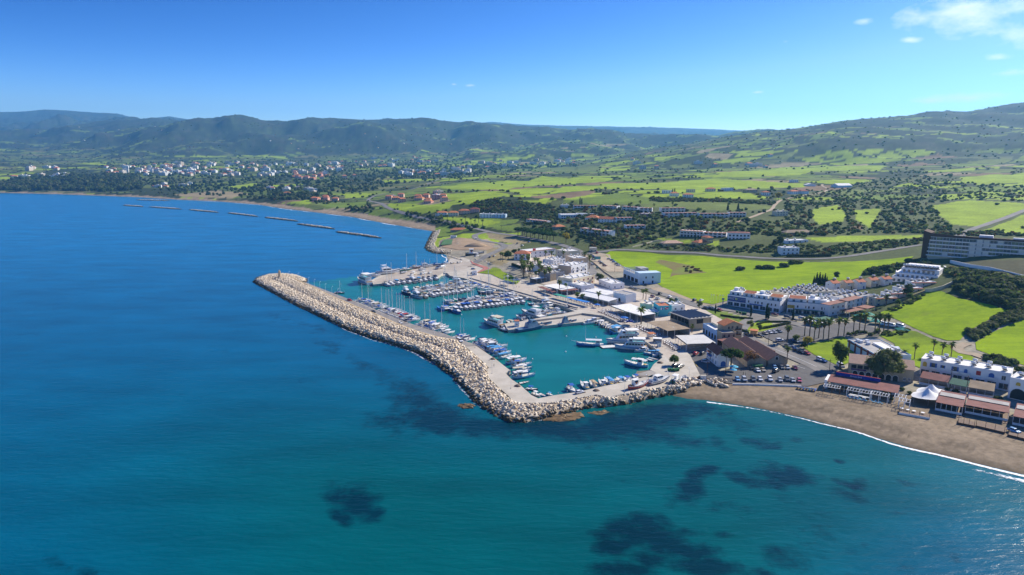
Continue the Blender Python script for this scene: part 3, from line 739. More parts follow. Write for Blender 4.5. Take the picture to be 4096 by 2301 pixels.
# harbour quay
ZQ=1.8
WALL_PX=[(1152,1105),(1200,1127),(1249,1148),(1330,1187),(1416,1224),(1501,1257),(1587,1296),(1668,1327),(1750,1350),(1830,1364),(1885,1405),(1940,1456),(1955,1470),(1944,1492),(1961,1518),(1993,1548),(2033,1583),(2050,1605),(2084,1612),(2191,1611),(2255,1603),(2383,1577),(2439,1588),(2511,1573),(2600,1557),(2680,1543),(2759,1530)]
INNER_PX=[(2126,1581),(2103,1560),(2079,1539),(2047,1518),(2021,1492),(2042,1482),(2030,1474),(1986,1439),(1940,1408),(1909,1387),(1886,1373),(1830,1356),(1777,1335),(1719,1319),(1658,1300),(1610,1283),(1540,1256),(1477,1228),(1407,1200),(1338,1179),(1272,1152),(1228,1131),(1205,1128),(1175,1116)]
QUAY_PX=([(1792,1050),(1763,1056),(1675,1067),(1598,1077),(1530,1095),(1486,1121),(1493,1138),(1560,1131),(1650,1120),(1752,1108),(1772,1092),(1788,1092),(1800,1103),(1856,1113),(1956,1147),(2063,1173),(2119,1191),(2221,1215),(2300,1245),(2249,1256),(2140,1275),(2058,1290),(2016,1295),(2033,1320),(2200,1301),(2331,1288),(2412,1270),(2454,1288),(2493,1311),(2528,1334),(2580,1364),(2635,1411),(2650,1430),(2614,1458),(2600,1480),(2625,1492),(2605,1510),(2575,1509),(2490,1530),(2405,1547),(2306,1569),(2212,1582),(2153,1594)]
  + INNER_PX + WALL_PX + [(2800,1500),(2760,1420),(2680,1350),(2600,1300),(2500,1250),(2350,1195),(2200,1150),(2050,1105),(1950,1072),(1900,1045),(1850,1030),(1800,1035)])
poly=[P2(u,v,ZQ) for u,v in QUAY_PX]
mb=MB();mb.prism(poly,-6,ZQ,M_CONC)
obj('quay',mb.mesh('quay'),kind='structure')
def QH(x,y):return ZQ
# lower landing edge, slipways
def ramp(name,px,mat_):
 p=[P(*q) for q in px];m_=MB();m_.add(p,[(0,1,2,3)],mat_)
 return obj(name,m_.mesh(name),kind='structure')
ramp('slipway',[(2600,1482,1.81),(2627,1493,1.81),(2575,1512,.6),(2521,1504,-.5)],M_CONC)
M_WETC=mat('wet_concrete',(.30,.24,.15),(.22,.18,.12),.6,.5)
ramp('slipway',[(2535,1486,-.3),(2600,1481,1.2),(2590,1511,1.2),(2520,1505,-.3)],M_WETC)
ramp('slipway',[(1770,1091,1.7),(1790,1091,1.7),(1801,1105,-.5),(1752,1110,-.5)],M_CONC)
# asphalt and paving on the quay
def flat(name,px,z,mat_,kind='structure'):
 m_=MB();pl=[P(u,v,z) for u,v in px]
 a=sum(pl[i].x*pl[(i+1)%len(pl)].y-pl[(i+1)%len(pl)].x*pl[i].y for i in range(len(pl)))
 if a<0:pl=pl[::-1]
 m_.add(pl,[tuple(range(len(pl)))],mat_)
 return obj(name,m_.mesh(name),kind=kind)
M_QASPH=mat('quay_asphalt',(.30,.275,.245),(.22,.20,.18),.15,.9)
flat('quay_road',[(1205,1129),(1228,1132),(1407,1201),(1540,1257),(1658,1301),(1777,1336),(1830,1357),(1886,1374),(1905,1385),(1865,1387),(1830,1365),(1765,1352),(1668,1327),(1587,1296),(1501,1257),(1416,1224),(1330,1187),(1249,1148)],ZQ+.012,M_QASPH)
flat('boatyard',[(1500,1120),(1495,1134),(1640,1116),(1750,1105),(1775,1090),(1850,1082),(1900,1060),(1850,1040),(1765,1058),(1675,1069),(1600,1080)],ZQ+.012,mat('boatyard_ground',(.46,.40,.33),(.36,.31,.25),.08,.9))
flat('lawn',[(1912,1091),(1975,1072),(2000,1075),(2010,1087),(2060,1110),(2080,1125),(2065,1137),(2000,1114),(1965,1097),(1930,1094)],ZQ+.30,M_CROP2)
flat('red_path',[(1880,1040),(1897,1052),(1950,1068),(1960,1074),(1912,1091),(1905,1092),(1935,1073),(1890,1057)],ZQ+.30,M_REDPAVE)
flat('promenade',[(1870,1112),(1960,1145),(2065,1172),(2130,1190),(2230,1212),(2330,1235),(2420,1262),(2470,1282),(2560,1345),(2640,1405),(2680,1440),(2720,1420),(2640,1350),(2540,1285),(2420,1228),(2250,1182),(2100,1140),(1960,1108),(1900,1095)],ZQ+.016,mat('promenade_paving',(.52,.45,.36),(.43,.37,.30),.25,.85))
# terraced edge of the promenade: two long steps
for off,zz_ in ((0,.45),(1,.8)):
 pts=[(2150,1199-off*5),(2230,1219-off*6),(2310,1240-off*6)]
 m_=MB()
 q=[P(u,v,ZQ) for u,v in pts]
 for i in range(len(q)-1):
  d=(q[i+1]-q[i]).normalized();nrm=Vector((-d.y,d.x,0))*.5
  m_.prism([tuple((q[i]-nrm)[:2]),tuple((q[i+1]-nrm)[:2]),tuple((q[i+1]+nrm)[:2]),tuple((q[i]+nrm)[:2])],ZQ,ZQ+zz_,M_CONC)
 obj('step',m_.mesh('step'),kind='structure')
def wall_line(name,px,z0,z1,thick,mat_,label,cat='wall',zpix=None,world_pts=None,kind=None):
 q=world_pts or [P(u,v,z1 if zpix is None else zpix) for u,v in px]
 m_=MB();n=len(q);L,Rr=[],[]
 for i in range(n):
  d=(q[min(i+1,n-1)]-q[max(i-1,0)]);d=Vector((d.x,d.y)).normalized();w=Vector((-d.y,d.x))*thick/2
  L.append((q[i].x+w.x,q[i].y+w.y));Rr.append((q[i].x-w.x,q[i].y-w.y))
 rings=[[(Rr[i][0],Rr[i][1],z0),(Rr[i][0],Rr[i][1],z1),(L[i][0],L[i][1],z1),(L[i][0],L[i][1],z0)] for i in range(n)]
 m_.loft(rings,mat_)
 return obj(name,m_.mesh(name),label=label,cat=cat,kind=kind)
M_YWALL=mat('yellow_wall',(.68,.52,.30),(.58,.44,.25),.4,.85)
wall_line('parapet_wall',WALL_PX[:10],ZQ-.3,3.4,.7,M_YWALL,'long low yellow parapet wall between the breakwater rocks and its quay',zpix=3.0)
wall_line('parapet_wall',[(2191,1611),(2255,1603),(2383,1577),(2439,1588)],ZQ-.3,3.0,.8,M_CONC,'grey concrete wall stepping along the rock slope behind the white car')
wall_line('retaining_wall',[(2115,1280),(2160,1277),(2250,1266),(2330,1252),(2412,1262)],ZQ-.3,3.0,.9,M_CONC,'pale concrete wall along the middle of the central pier')
wall_line('retaining_wall',[(2412,1262),(2454,1280),(2493,1303),(2540,1335),(2592,1371),(2650,1415)],ZQ-.3,2.7,.7,M_CONC,'low concrete wall between the east quay boats and the restaurant tables')
wall_line('retaining_wall',[(1880,1110),(1960,1133),(2060,1162),(2150,1187)],ZQ-.3,2.6,.8,M_CONC,'low stepped wall along the promenade beside the lawn')
# breakwater of quarry stone
M_ROCK,n,l,b=new_mat('limestone_rock')
geo=n.new('ShaderNodeNewGeometry')
no=n.new('ShaderNodeTexNoise');no.inputs['Scale'].default_value=.55;no.inputs['Detail'].default_value=2;l.new(geo.outputs['Position'],no.inputs['Vector'])
cr=n.new('ShaderNodeValToRGB');l.new(no.outputs['Fac'],cr.inputs['Fac'])
for i,(p_,c_) in enumerate([(.30,(.54,.43,.29,1)),(.48,(.68,.57,.42,1)),(.62,(.78,.69,.54,1)),(.75,(.62,.48,.32,1))]):
 e=cr.color_ramp.elements[i] if i<2 else cr.color_ramp.elements.new(p_)
 e.position=p_;e.color=c_
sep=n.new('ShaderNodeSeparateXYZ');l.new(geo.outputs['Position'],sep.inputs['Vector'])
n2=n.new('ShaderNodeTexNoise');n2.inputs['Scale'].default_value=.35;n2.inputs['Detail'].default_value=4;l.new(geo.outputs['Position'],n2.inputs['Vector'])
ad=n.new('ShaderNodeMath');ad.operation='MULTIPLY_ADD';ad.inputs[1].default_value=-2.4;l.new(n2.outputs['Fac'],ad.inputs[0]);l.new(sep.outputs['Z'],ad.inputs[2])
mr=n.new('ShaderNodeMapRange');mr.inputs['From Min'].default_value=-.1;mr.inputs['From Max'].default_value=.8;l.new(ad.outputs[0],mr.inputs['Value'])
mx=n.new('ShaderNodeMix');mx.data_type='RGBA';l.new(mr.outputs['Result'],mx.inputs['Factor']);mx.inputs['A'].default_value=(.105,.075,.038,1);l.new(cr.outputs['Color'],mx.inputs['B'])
l.new(mx.outputs['Result'],b.inputs['Base Color']);b.inputs['Roughness'].default_value=.92;b.inputs['Specular IOR Level'].default_value=.2
M_CORE=mat('rubble_core',(.46,.37,.26),(.36,.29,.20),.5,.95)
def rock_variants(k,npts=13,flat_=.75):
 out=[]
 for i in range(k):
  bm=bmesh.new();rr=random.Random(100+i)
  for _ in range(npts):
   v=Vector((rr.gauss(0,1),rr.gauss(0,1),rr.gauss(0,1))).normalized()
   v=Vector((v.x*rr.uniform(.85,1.1),v.y*rr.uniform(.7,1.0),v.z*flat_*rr.uniform(.85,1.05)))
   bm.verts.new(v*.5)
  r=bmesh.ops.convex_hull(bm,input=bm.verts)
  bmesh.ops.delete(bm,geom=[g for g in r['geom_interior'] if isinstance(g,bmesh.types.BMVert)],context='VERTS')
  bmesh.ops.triangulate(bm,faces=bm.faces)
  bm.verts.index_update()
  out.append((np.array([v.co[:] for v in bm.verts]),np.array([[v.index for v in f.verts] for f in bm.faces])))
  bm.free()
 return out
ROCKS=rock_variants(12)
def rot_rand(rr):
 return np.array(Matrix.Rotation(rr.uniform(0,6.28),3,'Z') @ Matrix.Rotation(rr.uniform(-.6,.6),3,'X') @ Matrix.Rotation(rr.uniform(-.6,.6),3,'Y'))
def merge_rocks(name,items,mat_,parent=None,kind='stuff'):
 """items: (x, y, z, size, variant)"""
 V,Fc,o=[],[],0;rr=random.Random(5)
 for (x,y,z,s,k) in items:
  v,f=ROCKS[k]
  V.append((v*s) @ rot_rand(rr).T + np.array((x,y,z)));Fc.append(f+o);o+=len(v)
 V=np.concatenate(V);Fc=np.concatenate(Fc)
 me=bpy.data.meshes.new(name)
 me.vertices.add(len(V));me.vertices.foreach_set('co',V.ravel())
 me.loops.add(Fc.size);me.loops.foreach_set('vertex_index',Fc.ravel().astype(np.int32))
 me.polygons.add(len(Fc));me.polygons.foreach_set('loop_start',np.arange(0,Fc.size,3,dtype=np.int32));me.polygons.foreach_set('loop_total',np.full(len(Fc),3,np.int32))
 me.materials.append(mat_);me.update(calc_edges=True)
 return obj(name,me,parent,kind=kind)
PAIRS=[((1224,1131),(1205,1127)),((1229,1119),(1170,1112)),((1180,1102),(1156,1107)),((1120,1098),(1140,1107)),((1070,1099),(1132,1108)),((1030,1112),(1136,1107)),((1012,1129),(1152,1105)),((1097,1175),(1200,1127)),((1175,1218),(1249,1148)),((1280,1268),(1330,1187)),((1358,1307),(1416,1224)),((1435,1338),(1501,1257)),((1532,1369),(1587,1296)),((1610,1393),(1668,1327)),((1680,1416),(1750,1350)),((1746,1459),(1830,1364)),((1804,1501),(1885,1405)),((1867,1567),(1945,1462)),((1914,1622),(1950,1508)),((1973,1656),(1996,1552)),((2042,1690),(2050,1605)),((2110,1690),(2105,1612)),((2161,1678),(2160,1612)),((2255,1656),(2255,1604)),((2340,1635),(2375,1579)),((2426,1628),(2439,1590)),((2511,1616),(2511,1574)),((2597,1596),(2600,1558)),((2682,1579),(2680,1544)),((2745,1572),(2770,1528))]
# cross profiles: (fraction from water to wall, height)
PROF_D=[(-.10,-2.2),(0,0),(.07,1.2),(.15,2.4),(.30,2.8),(.44,2.5),(.50,2.0),(.60,3.1),(.70,3.7),(.90,3.5),(1,2.5)]
PROF_S=[(-.18,-2.2),(0,0),(.12,.9),(.25,1.5),(.40,2.1),(.52,2.5),(.62,2.8),(.72,3.0),(.82,3.0),(.92,2.9),(1,2.3)]
PROF_H=[(-.3,-2.2),(0,0),(.15,1.1),(.3,2.1),(.5,2.7),(.6,2.9),(.7,3.1),(.8,3.2),(.9,3.2),(.95,3.2),(1,3.0)]
secs=[]
for i,(o_,w_) in enumerate(PAIRS):
 a=P(*o_,0);bq=P(*w_,3.0)
 if i<6:pr=PROF_H
 elif i <= 15:pr=PROF_D
 elif i==16:pr=[(a_[0]*.6+b_[0]*.4,a_[1]*.6+b_[1]*.4) for a_,b_ in zip(PROF_D,PROF_S)]
 elif i==17:pr=[(a_[0]*.35+b_[0]*.65,a_[1]*.35+b_[1]*.65) for a_,b_ in zip(PROF_D,PROF_S)]
 else:pr=PROF_S
 secs.append([Vector((a.x+(bq.x-a.x)*t,a.y+(bq.y-a.y)*t,z)) for t,z in pr])
bw=empty('breakwater',tuple(secs[14][5]),label='long curving breakwater of pale quarry rocks sheltering the marina',cat='breakwater')
inv=Vector(bw.location)
ringsb=[[tuple(p-inv+Vector((0,0,-.25))) for p in s] for s in secs]
m_=MB();m_.loft(ringsb,M_CORE,cap=False,closed=False);obj('core',m_.mesh('core'),bw)
items=[];rr=random.Random(3)
for i in range(len(secs)-1):
 for j in range(len(secs[0])-1):
  p00,p01,p10,p11=secs[i][j],secs[i][j+1],secs[i+1][j],secs[i+1][j+1]
  area=((p01-p00).cross(p10-p00)).length*.5 + ((p01-p11).cross(p10-p11)).length*.5
  big=1.0 if i<14 else 1.25
  nr=int(area/(.8*big*big)+rr.random())
  if j==0:nr=int(nr*.6)
  for _ in range(nr):
   s,t=rr.random(),rr.random()
   p=p00.lerp(p10,s).lerp(p01.lerp(p11,s),t)
   sz=(.75+1.15*rr.random()**2)*big*(1.3 if j<3 else 1)
   items.append((p.x,p.y,p.z+rr.uniform(-.3,.2),sz,rr.randrange(12)))
def px_size(it):return it[3]/it[1]
vis=sorted(range(len(items)),key=lambda k:-px_size(items[k]) if items[k][2]>.4 else 0)
top=set(vis[:290])
rock_me=[]
for v,f in ROCKS:rock_me.append(me_from('rock',v,f,[M_ROCK]))
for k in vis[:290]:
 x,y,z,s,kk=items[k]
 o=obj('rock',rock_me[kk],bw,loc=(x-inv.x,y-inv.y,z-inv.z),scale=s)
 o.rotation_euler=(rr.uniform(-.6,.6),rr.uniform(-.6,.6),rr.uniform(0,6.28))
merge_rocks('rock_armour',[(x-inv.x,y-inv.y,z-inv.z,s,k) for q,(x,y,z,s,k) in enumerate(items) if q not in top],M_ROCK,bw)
# brown weed-covered ledge and a few rocks awash
M_REEF=mat('weedy_reef',(.20,.12,.045),(.10,.065,.03),.45,.6,bump=.1,bscale=1.5)
def reef(px,zt,label):
 q=[P2(u,v,0) for u,v in px];cx=sum(p[0] for p in q)/len(q);cy=sum(p[1] for p in q)/len(q)
 m_=MB();r0,r1,r2=[],[],[]
 dense=[]
 for i in range(len(q)):
  for k in range(5):
   t=k/5;dense.append((q[i][0]*(1-t)+q[(i+1)%len(q)][0]*t+rr.uniform(-.5,.5),q[i][1]*(1-t)+q[(i+1)%len(q)][1]*t+rr.uniform(-.5,.5)))
 for f,z in ((1,-1),(.97,zt*.3),(.8,zt*.8),(.5,zt),(.2,zt*.8)):
  r0.append([(cx+(x-cx)*f-cx,cy+(y-cy)*f-cy,z+rr.uniform(-.18,.18)*(z>0)) for x,y in dense])
 m_.loft(r0,M_REEF)
 return obj('rock_ledge',m_.mesh('rock_ledge'),loc=(cx,cy,0),label=label,cat='rocks')
reef([(2165,1682),(2200,1665),(2260,1655),(2325,1650),(2340,1668),(2290,1685),(2220,1688)],.45,'flat brown weed-covered rock ledge awash at the breakwater corner')
reef([(2345,1652),(2420,1640),(2445,1650),(2390,1662)],.16,'orange-brown shelf just under the surface beside the rock slope')
reef([(1825,1622),(1860,1612),(1905,1622),(1890,1636),(1845,1634)],.3,'small wave-washed reddish reef off the breakwater corner')
# light tower on the head
m_=MB();c=P(1119,1112,3.0)
m_.loft([[(math.cos(t*math.pi/4)*r_,math.sin(t*math.pi/4)*r_,z_) for t in range(8)] for r_,z_ in ((1.5,-.5),(1.35,.5),(1.0,5.5),(1.15,5.6),(1.15,6.0),(.5,6.1))],mat('stone_tower',(.55,.42,.28),(.42,.32,.21),1.2,.9))
t_=empty('beacon_tower',tuple(c),label='short tapering stone beacon tower on the breakwater head',cat='beacon')
obj('tower',m_.mesh('tower'),t_)
m_=MB();m_.tube((0,0,6.05),(0,0,6.9),.35,.3,mat('beacon_lamp',(.7,.5,.2)),8);obj('lantern',m_.mesh('lantern'),t_)
# riprap round the promontory beyond the boatyard, plus small walls of stones
def riprap(px_line,z_list,n,smin,smax,label,width=8.0,name='stone_revetment'):
 q=[P(u,v,0.5) for u,v in px_line];its=[]
 cum=[0]
 for i in range(len(q)-1):cum.append(cum[-1]+(q[i+1]-q[i]).length)
 org=q[len(q)//2];
 for _ in range(n):
  s=rr.random()*cum[-1];i=max(k for k in range(len(q)-1) if cum[k] <= s)
  t=(s-cum[i])/(cum[i+1]-cum[i]);p=q[i].lerp(q[i+1],t);d=(q[i+1]-q[i]).normalized();nn=Vector((d.y,-d.x,0))
  w=rr.random();p2=p+nn*(w-.15)*width
  its.append((p2.x-org.x,p2.y-org.y,z_list[0]+(z_list[1]-z_list[0])*w+rr.uniform(-.2,.2),rr.uniform(smin,smax),rr.randrange(12)))
 e=empty(name,(org.x,org.y,0),label=label,cat='rocks')
 merge_rocks('stones',its,M_ROCK,e)
 return e
riprap([(1796,1016),(1747,1013),(1716,1004),(1703,991),(1716,960),(1734,926)],(0,3.0),1100,1.2,2.4,'pale stone revetment curving round the point beyond the boatyard',12)
riprap([(1960,1062),(1920,1052),(1890,1043)],(2,2.6),60,1.0,2.0,'short line of boulders beside the harbour lawn',3)
riprap([(1800,1030),(1830,1040),(1858,1046)],(1.8,2.6),60,1.0,2.0,'short line of boulders above the little boatyard beach',3)
riprap([(2905,1556),(2860,1552),(2820,1545),(2770,1548),(2730,1560)],(1.6,2.8),70,1.6,2.9,'scattered big boulders where the rock slope meets the beach',7)
for k,(a,bq) in enumerate([((493,821),(573,827)),((598,828),(727,837)),((755,839),(873,850)),((911,852),(1030,866)),((1060,870),(1192,885)),((1189,896),(1339,916)),((1344,927),(1526,952)),((545,800),(680,803))]):
 p,q=P(*a,.5),P(*bq,.5);L=(q-p).length;d=(q-p).normalized();nn=Vector((-d.y,d.x,0));c=(p+q)/2;its=[]
 for _ in range(int(L*3.0)):
  s,w=rr.uniform(-.5,.5),rr.gauss(0,.38);w=max(-1,min(1,w));tap=1-abs(2*s)**6
  pt=d*s*L + nn*w*5.5*tap
  its.append((pt.x,pt.y,1.7*(1-abs(w))*tap+rr.uniform(-.3,.2),rr.uniform(1.5,2.8),rr.randrange(12)))
 e=empty('offshore_breakwater',(c.x,c.y,0),label='low rubble breakwater standing in the sea off the long sandy beach' if k<7 else 'low rubble spit running out from the far end of the beach',cat='breakwater',group='offshore breakwaters' if k<7 else None)
 merge_rocks('stones',its,M_ROCK,e)
# surf along the beaches
M_FOAM,n,l,b=new_mat('sea_foam')
b.inputs['Base Color'].default_value=(.82,.86,.88,1);b.inputs['Roughness'].default_value=.8
tr=n.new('ShaderNodeBsdfTransparent');ms=n.new('ShaderNodeMixShader');geo=n.new('ShaderNodeNewGeometry')
no=n.new('ShaderNodeTexNoise');no.inputs['Scale'].default_value=.7;no.inputs['Detail'].default_value=7;no.inputs['Roughness'].default_value=.7;l.new(geo.outputs['Position'],no.inputs['Vector'])
at=n.new('ShaderNodeAttribute');at.attribute_name='foam'
ad=n.new('ShaderNodeMath');ad.operation='ADD';l.new(no.outputs['Fac'],ad.inputs[0]);l.new(at.outputs['Fac'],ad.inputs[1])
mr=n.new('ShaderNodeMapRange');mr.inputs['From Min'].default_value=.92;mr.inputs['From Max'].default_value=1.12;l.new(ad.outputs[0],mr.inputs['Value'])
l.new(mr.outputs['Result'],ms.inputs['Fac']);l.new(tr.outputs[0],ms.inputs[1]);l.new(b.outputs[0],ms.inputs[2]);l.new(ms.outputs[0],n['Material Output'].inputs['Surface'])
def foam(px,w_out,w_in,peak,seed,name='surf'):
 ps=[Vector(P2(u,v,.05)) for u,v in px];dense=[]
 for i in range(len(ps)-1):
  m_=max(2,int((ps[i+1]-ps[i]).length/2.0))
  for k in range(m_):dense.append(ps[i].lerp(ps[i+1],k/m_))
 for _ in range(6):dense=[dense[0]]+[(dense[i-1]+dense[i]*2+dense[i+1])/4 for i in range(1,len(dense)-1)]+[dense[-1]]
 vs,fs,at_=[],[],[];K=7;cum=0
 for i,p in enumerate(dense):
  d=(dense[min(i+1,len(dense)-1)]-dense[max(i-1,0)]).normalized();nn=Vector((d.y,-d.x))
  cum+=2
  wob=(float(vnoise(np.array([cum/14.]),np.array([seed*1.]),5)[0])-.5);str_=.6+.8*float(vnoise(np.array([cum/26.]),np.array([seed+4.]),6)[0])
  for k in range(K):
   t=k/(K-1);off=-w_in+(w_in+w_out)*t + wob*3.0
   q=p+nn*off
   vs.append((q.x,q.y,.07+.05*math.sin(math.pi*t)));at_.append(peak*str_*math.sin(math.pi*min(1,max(0,t)))**.8)
  if i:
   for k in range(K-1):fs.append(((i-1)*K+k,(i-1)*K+k+1,i*K+k+1,i*K+k))
 me=me_from(name,vs,fs,[M_FOAM],smooth=True)
 a_=me.attributes.new('foam','FLOAT','POINT');a_.data.foreach_set('value',np.array(at_,dtype=np.float32))
 return obj(name,me,kind='stuff')
SH_PX=[(2760,1597),(2830,1603),(3021,1632),(3212,1673),(3418,1729),(3657,1800),(3895,1857),(4096,1905),(4400,1980),(4700,2050)]
foam(SH_PX[1:],1.8,.5,.74,3)
foam([(u-4,v+10) for u,v in SH_PX[6:]],3.0,1.5,.6,9)
foam(OUTER_PX[6:24],1.8,.8,.42,5)
foam([(1728,926),(1625,910),(1516,891),(1408,870),(1272,853),(1136,837),(1033,820),(870,808),(706,800)],3.5,1,.58,7)
foam([(1768,1020),(1780,1028),(1787,1040),(1789,1048)],1.5,1,.62,8)
# buildings
def wallm(k,c,c2=None):return mat('wall_'+k,c,c2 or tuple(x*.9 for x in c),.35,.85,.2)
WALLM=dict(white=wallm('white',(.86,.85,.83),(.80,.79,.78)),cream=wallm('cream',(.76,.66,.47)),beige=wallm('beige',(.66,.50,.33)),stone=wallm('stone',(.46,.37,.25),(.36,.29,.2)),
  turq=wallm('turquoise',(.10,.50,.58)),pblue=wallm('pale_blue',(.55,.70,.82)),grey=wallm('grey',(.27,.28,.31)),brown=wallm('brown',(.075,.035,.022)),pink=wallm('pink',(.66,.36,.29)),
  concrete=wallm('concrete',(.40,.40,.39)),blue=wallm('blue',(.10,.28,.55)),tan=wallm('tan',(.62,.43,.22)),rubble=wallm('rubble',(.42,.34,.25),(.28,.22,.16)),ltblue=wallm('light_blue',(.40,.58,.78)))
def tile_mat(name,c1,c2,period=.45):
 m,n,l,b=new_mat(name)
 tc=n.new('ShaderNodeTexCoord');wv=n.new('ShaderNodeTexWave');wv.inputs['Scale'].default_value=1/period/2;wv.inputs['Distortion'].default_value=.4;wv.bands_direction='X'
 l.new(tc.outputs['Object'],wv.inputs['Vector'])
 no=n.new('ShaderNodeTexNoise');no.inputs['Scale'].default_value=.7;no.inputs['Detail'].default_value=6;l.new(tc.outputs['Object'],no.inputs['Vector'])
 a=n.new('ShaderNodeMath');a.operation='MULTIPLY_ADD';a.inputs[1].default_value=.35;l.new(wv.outputs['Fac'],a.inputs[0]);l.new(no.outputs['Fac'],a.inputs[2])
 mr=n.new('ShaderNodeMapRange');mr.inputs['From Min'].default_value=.4;mr.inputs['From Max'].default_value=.95;l.new(a.outputs[0],mr.inputs['Value'])
 mx=n.new('ShaderNodeMix');mx.data_type='RGBA';mx.inputs['A'].default_value=(*c2,1);mx.inputs['B'].default_value=(*c1,1);l.new(mr.outputs['Result'],mx.inputs['Factor']);l.new(mx.outputs['Result'],b.inputs['Base Color'])
 b.inputs['Roughness'].default_value=.85;b.inputs['Specular IOR Level'].default_value=.2
 bp=n.new('ShaderNodeBump');bp.inputs['Strength'].default_value=.5;bp.inputs['Distance'].default_value=.08;l.new(wv.outputs['Fac'],bp.inputs['Height']);l.new(bp.outputs['Normal'],b.inputs['Normal'])
 MATS[name]=m;return m
ROOFM=dict(white=mat('roof_white',(.78,.77,.74),(.62,.60,.56),.25,.8),grey=mat('roof_grey',(.42,.40,.37),(.32,.30,.28),.3,.85),terra=tile_mat('roof_terracotta',(.55,.20,.10),(.36,.12,.06)),
  orange=tile_mat('roof_orange_tile',(.62,.24,.10),(.42,.14,.06)),darkred=tile_mat('roof_dark_red',(.28,.085,.06),(.17,.05,.035)),maroon=mat('roof_maroon',(.25,.10,.08),(.17,.065,.055),.3,.85),rust=tile_mat('roof_rusty_tile',(.22,.12,.095),(.13,.075,.065),.5),
  tan=tile_mat('roof_tan_tile',(.60,.40,.28),(.46,.30,.21)),canvas=mat('canvas_white',(.80,.79,.76),(.70,.69,.66),.4,.9),brown=mat('roof_brown',(.34,.26,.17),(.24,.18,.12),.2,.9),pergola=mat('roof_pergola',(.30,.13,.09),(.23,.10,.07),.5,.8),green=mat('canopy_green',(.05,.16,.10),(.04,.12,.08),.5,.8),palegrey=mat('canopy_pale_grey',(.62,.60,.56),(.54,.52,.48),.3,.85),dark=mat('panel_dark',(.045,.05,.065),(.03,.034,.045),.6,.35,.5))
M_GLASS=mat('window_glass',(.055,.075,.095),(.035,.05,.065),.6,.12,.6)
M_TRIM=mat('white_trim',(.78,.78,.77),(.70,.70,.69),1,.6)
M_BLUE=mat('blue_paint',(.035,.13,.42),(.03,.10,.34),1,.6)
M_REDP=mat('red_paint',(.50,.04,.04),(.40,.03,.03),1,.6)
M_WOOD=mat('dark_wood',(.12,.065,.04),(.085,.045,.03),1,.7)
M_OPEN_SHADE=mat('painted_opening_shade',(.028,.028,.032),(.018,.018,.02),.5,.9)  # near-black panels: shade inside openings is painted as colour
M_STEEL=mat('grey_metal',(.42,.43,.44),(.34,.35,.36),1,.45,.5,.6)
M_WMET=mat('white_metal',(.78,.79,.80),(.68,.69,.70),1,.4,.5)
M_YEL=mat('yellow_paint_wall',(.62,.42,.06),(.52,.35,.05),1,.7)
M_BROWNC=mat('brown_curtain',(.30,.17,.08),(.24,.13,.06),1,.7)
WINME={}
def win_mesh(w,h,style):
 key=(round(w,2),round(h,2),style)
 if key in WINME:return WINME[key]
 m=MB();t=.09
 if style=='win':
  m.box(-w/2-t,w/2+t,-.05,.02,-t,h+t,M_TRIM);m.box(-w/2,w/2,-.075,.02,0,h,M_GLASS);m.box(-.04,.04,-.09,.02,0,h,M_TRIM);m.box(-w/2-.15,w/2+.15,-.16,.02,-t-.08,-t,M_TRIM)
 elif style=='wood':
  m.box(-w/2-t,w/2+t,-.05,.02,-t,h+t,M_WOOD);m.box(-w/2,w/2,-.075,.02,0,h,M_GLASS);m.box(-.05,.05,-.09,.02,0,h,M_WOOD)
 elif style in ('blue','red'):
  c=M_BLUE if style=='blue' else M_REDP
  m.box(-w/2,w/2,-.05,.02,0,h,M_GLASS);m.box(-w/2-w*.42,-w/2,-.09,.02,0,h,c);m.box(w/2,w/2+w*.42,-.09,.02,0,h,c);m.box(-w/2,w/2,-.07,.02,h,h+.1,M_TRIM)
 elif style in ('bluedoor','reddoor','wooddoor','browndoor'):
  c=dict(bluedoor=M_BLUE,reddoor=M_REDP,wooddoor=M_WOOD,browndoor=M_BROWNC)[style]
  m.box(-w/2,w/2,-.07,.02,0,h,c);m.box(-w/2-.1,w/2+.1,-.04,.02,h,h+.12,M_TRIM)
 elif style in ('arch','archblue','archyellow'):
  c=dict(arch=M_OPEN_SHADE,archblue=M_BLUE,archyellow=M_YEL)[style]  # the plain arch is filled with painted shade
  r=w/2;pts=[(-r,0),(r,0)] + [(r*math.cos(a),h-r+r*math.sin(a)) for a in [math.pi*k/8 for k in range(9)]]
  for off,grow,cc in ((-.05,.16,M_TRIM),(-.09,0,c)):
   q=[(x*(1+grow/r),z*(1+grow/h)) for x,z in pts]
   m.add([(x,off,z) for x,z in q]+[(x,.02,z) for x,z in q],[tuple(range(len(q)-1,-1,-1))[::-1]]+[(i,i+len(q),(i+1) % len(q)+len(q),(i+1) % len(q)) for i in range(len(q))],cc)
 elif style=='open':
  m.box(-w/2,w/2,-.04,.02,0,h,M_OPEN_SHADE)  # dark sheet on the solid wall, standing for the shade inside
 elif style=='shop':
  m.box(-w/2,w/2,-.05,.02,0,h,M_TRIM);k=max(1,int(w/1.6));s=(w-.12)/k
  for i in range(k):m.box(-w/2+.06+i*s+.06,-w/2+.06+(i+1)*s-.06,-.085,.02,.12,h-.1,M_GLASS)
 WINME[key]=m.mesh('window' if 'door' not in style else 'door')
 return WINME[key]
FACE=dict(f=lambda s,W,D:((s,0),0),r=lambda s,W,D:((W,s),math.pi/2),l=lambda s,W,D:((0,D-s),-math.pi/2),b=lambda s,W,D:((W-s,D),math.pi))
class Bld:pass
HEATER=None
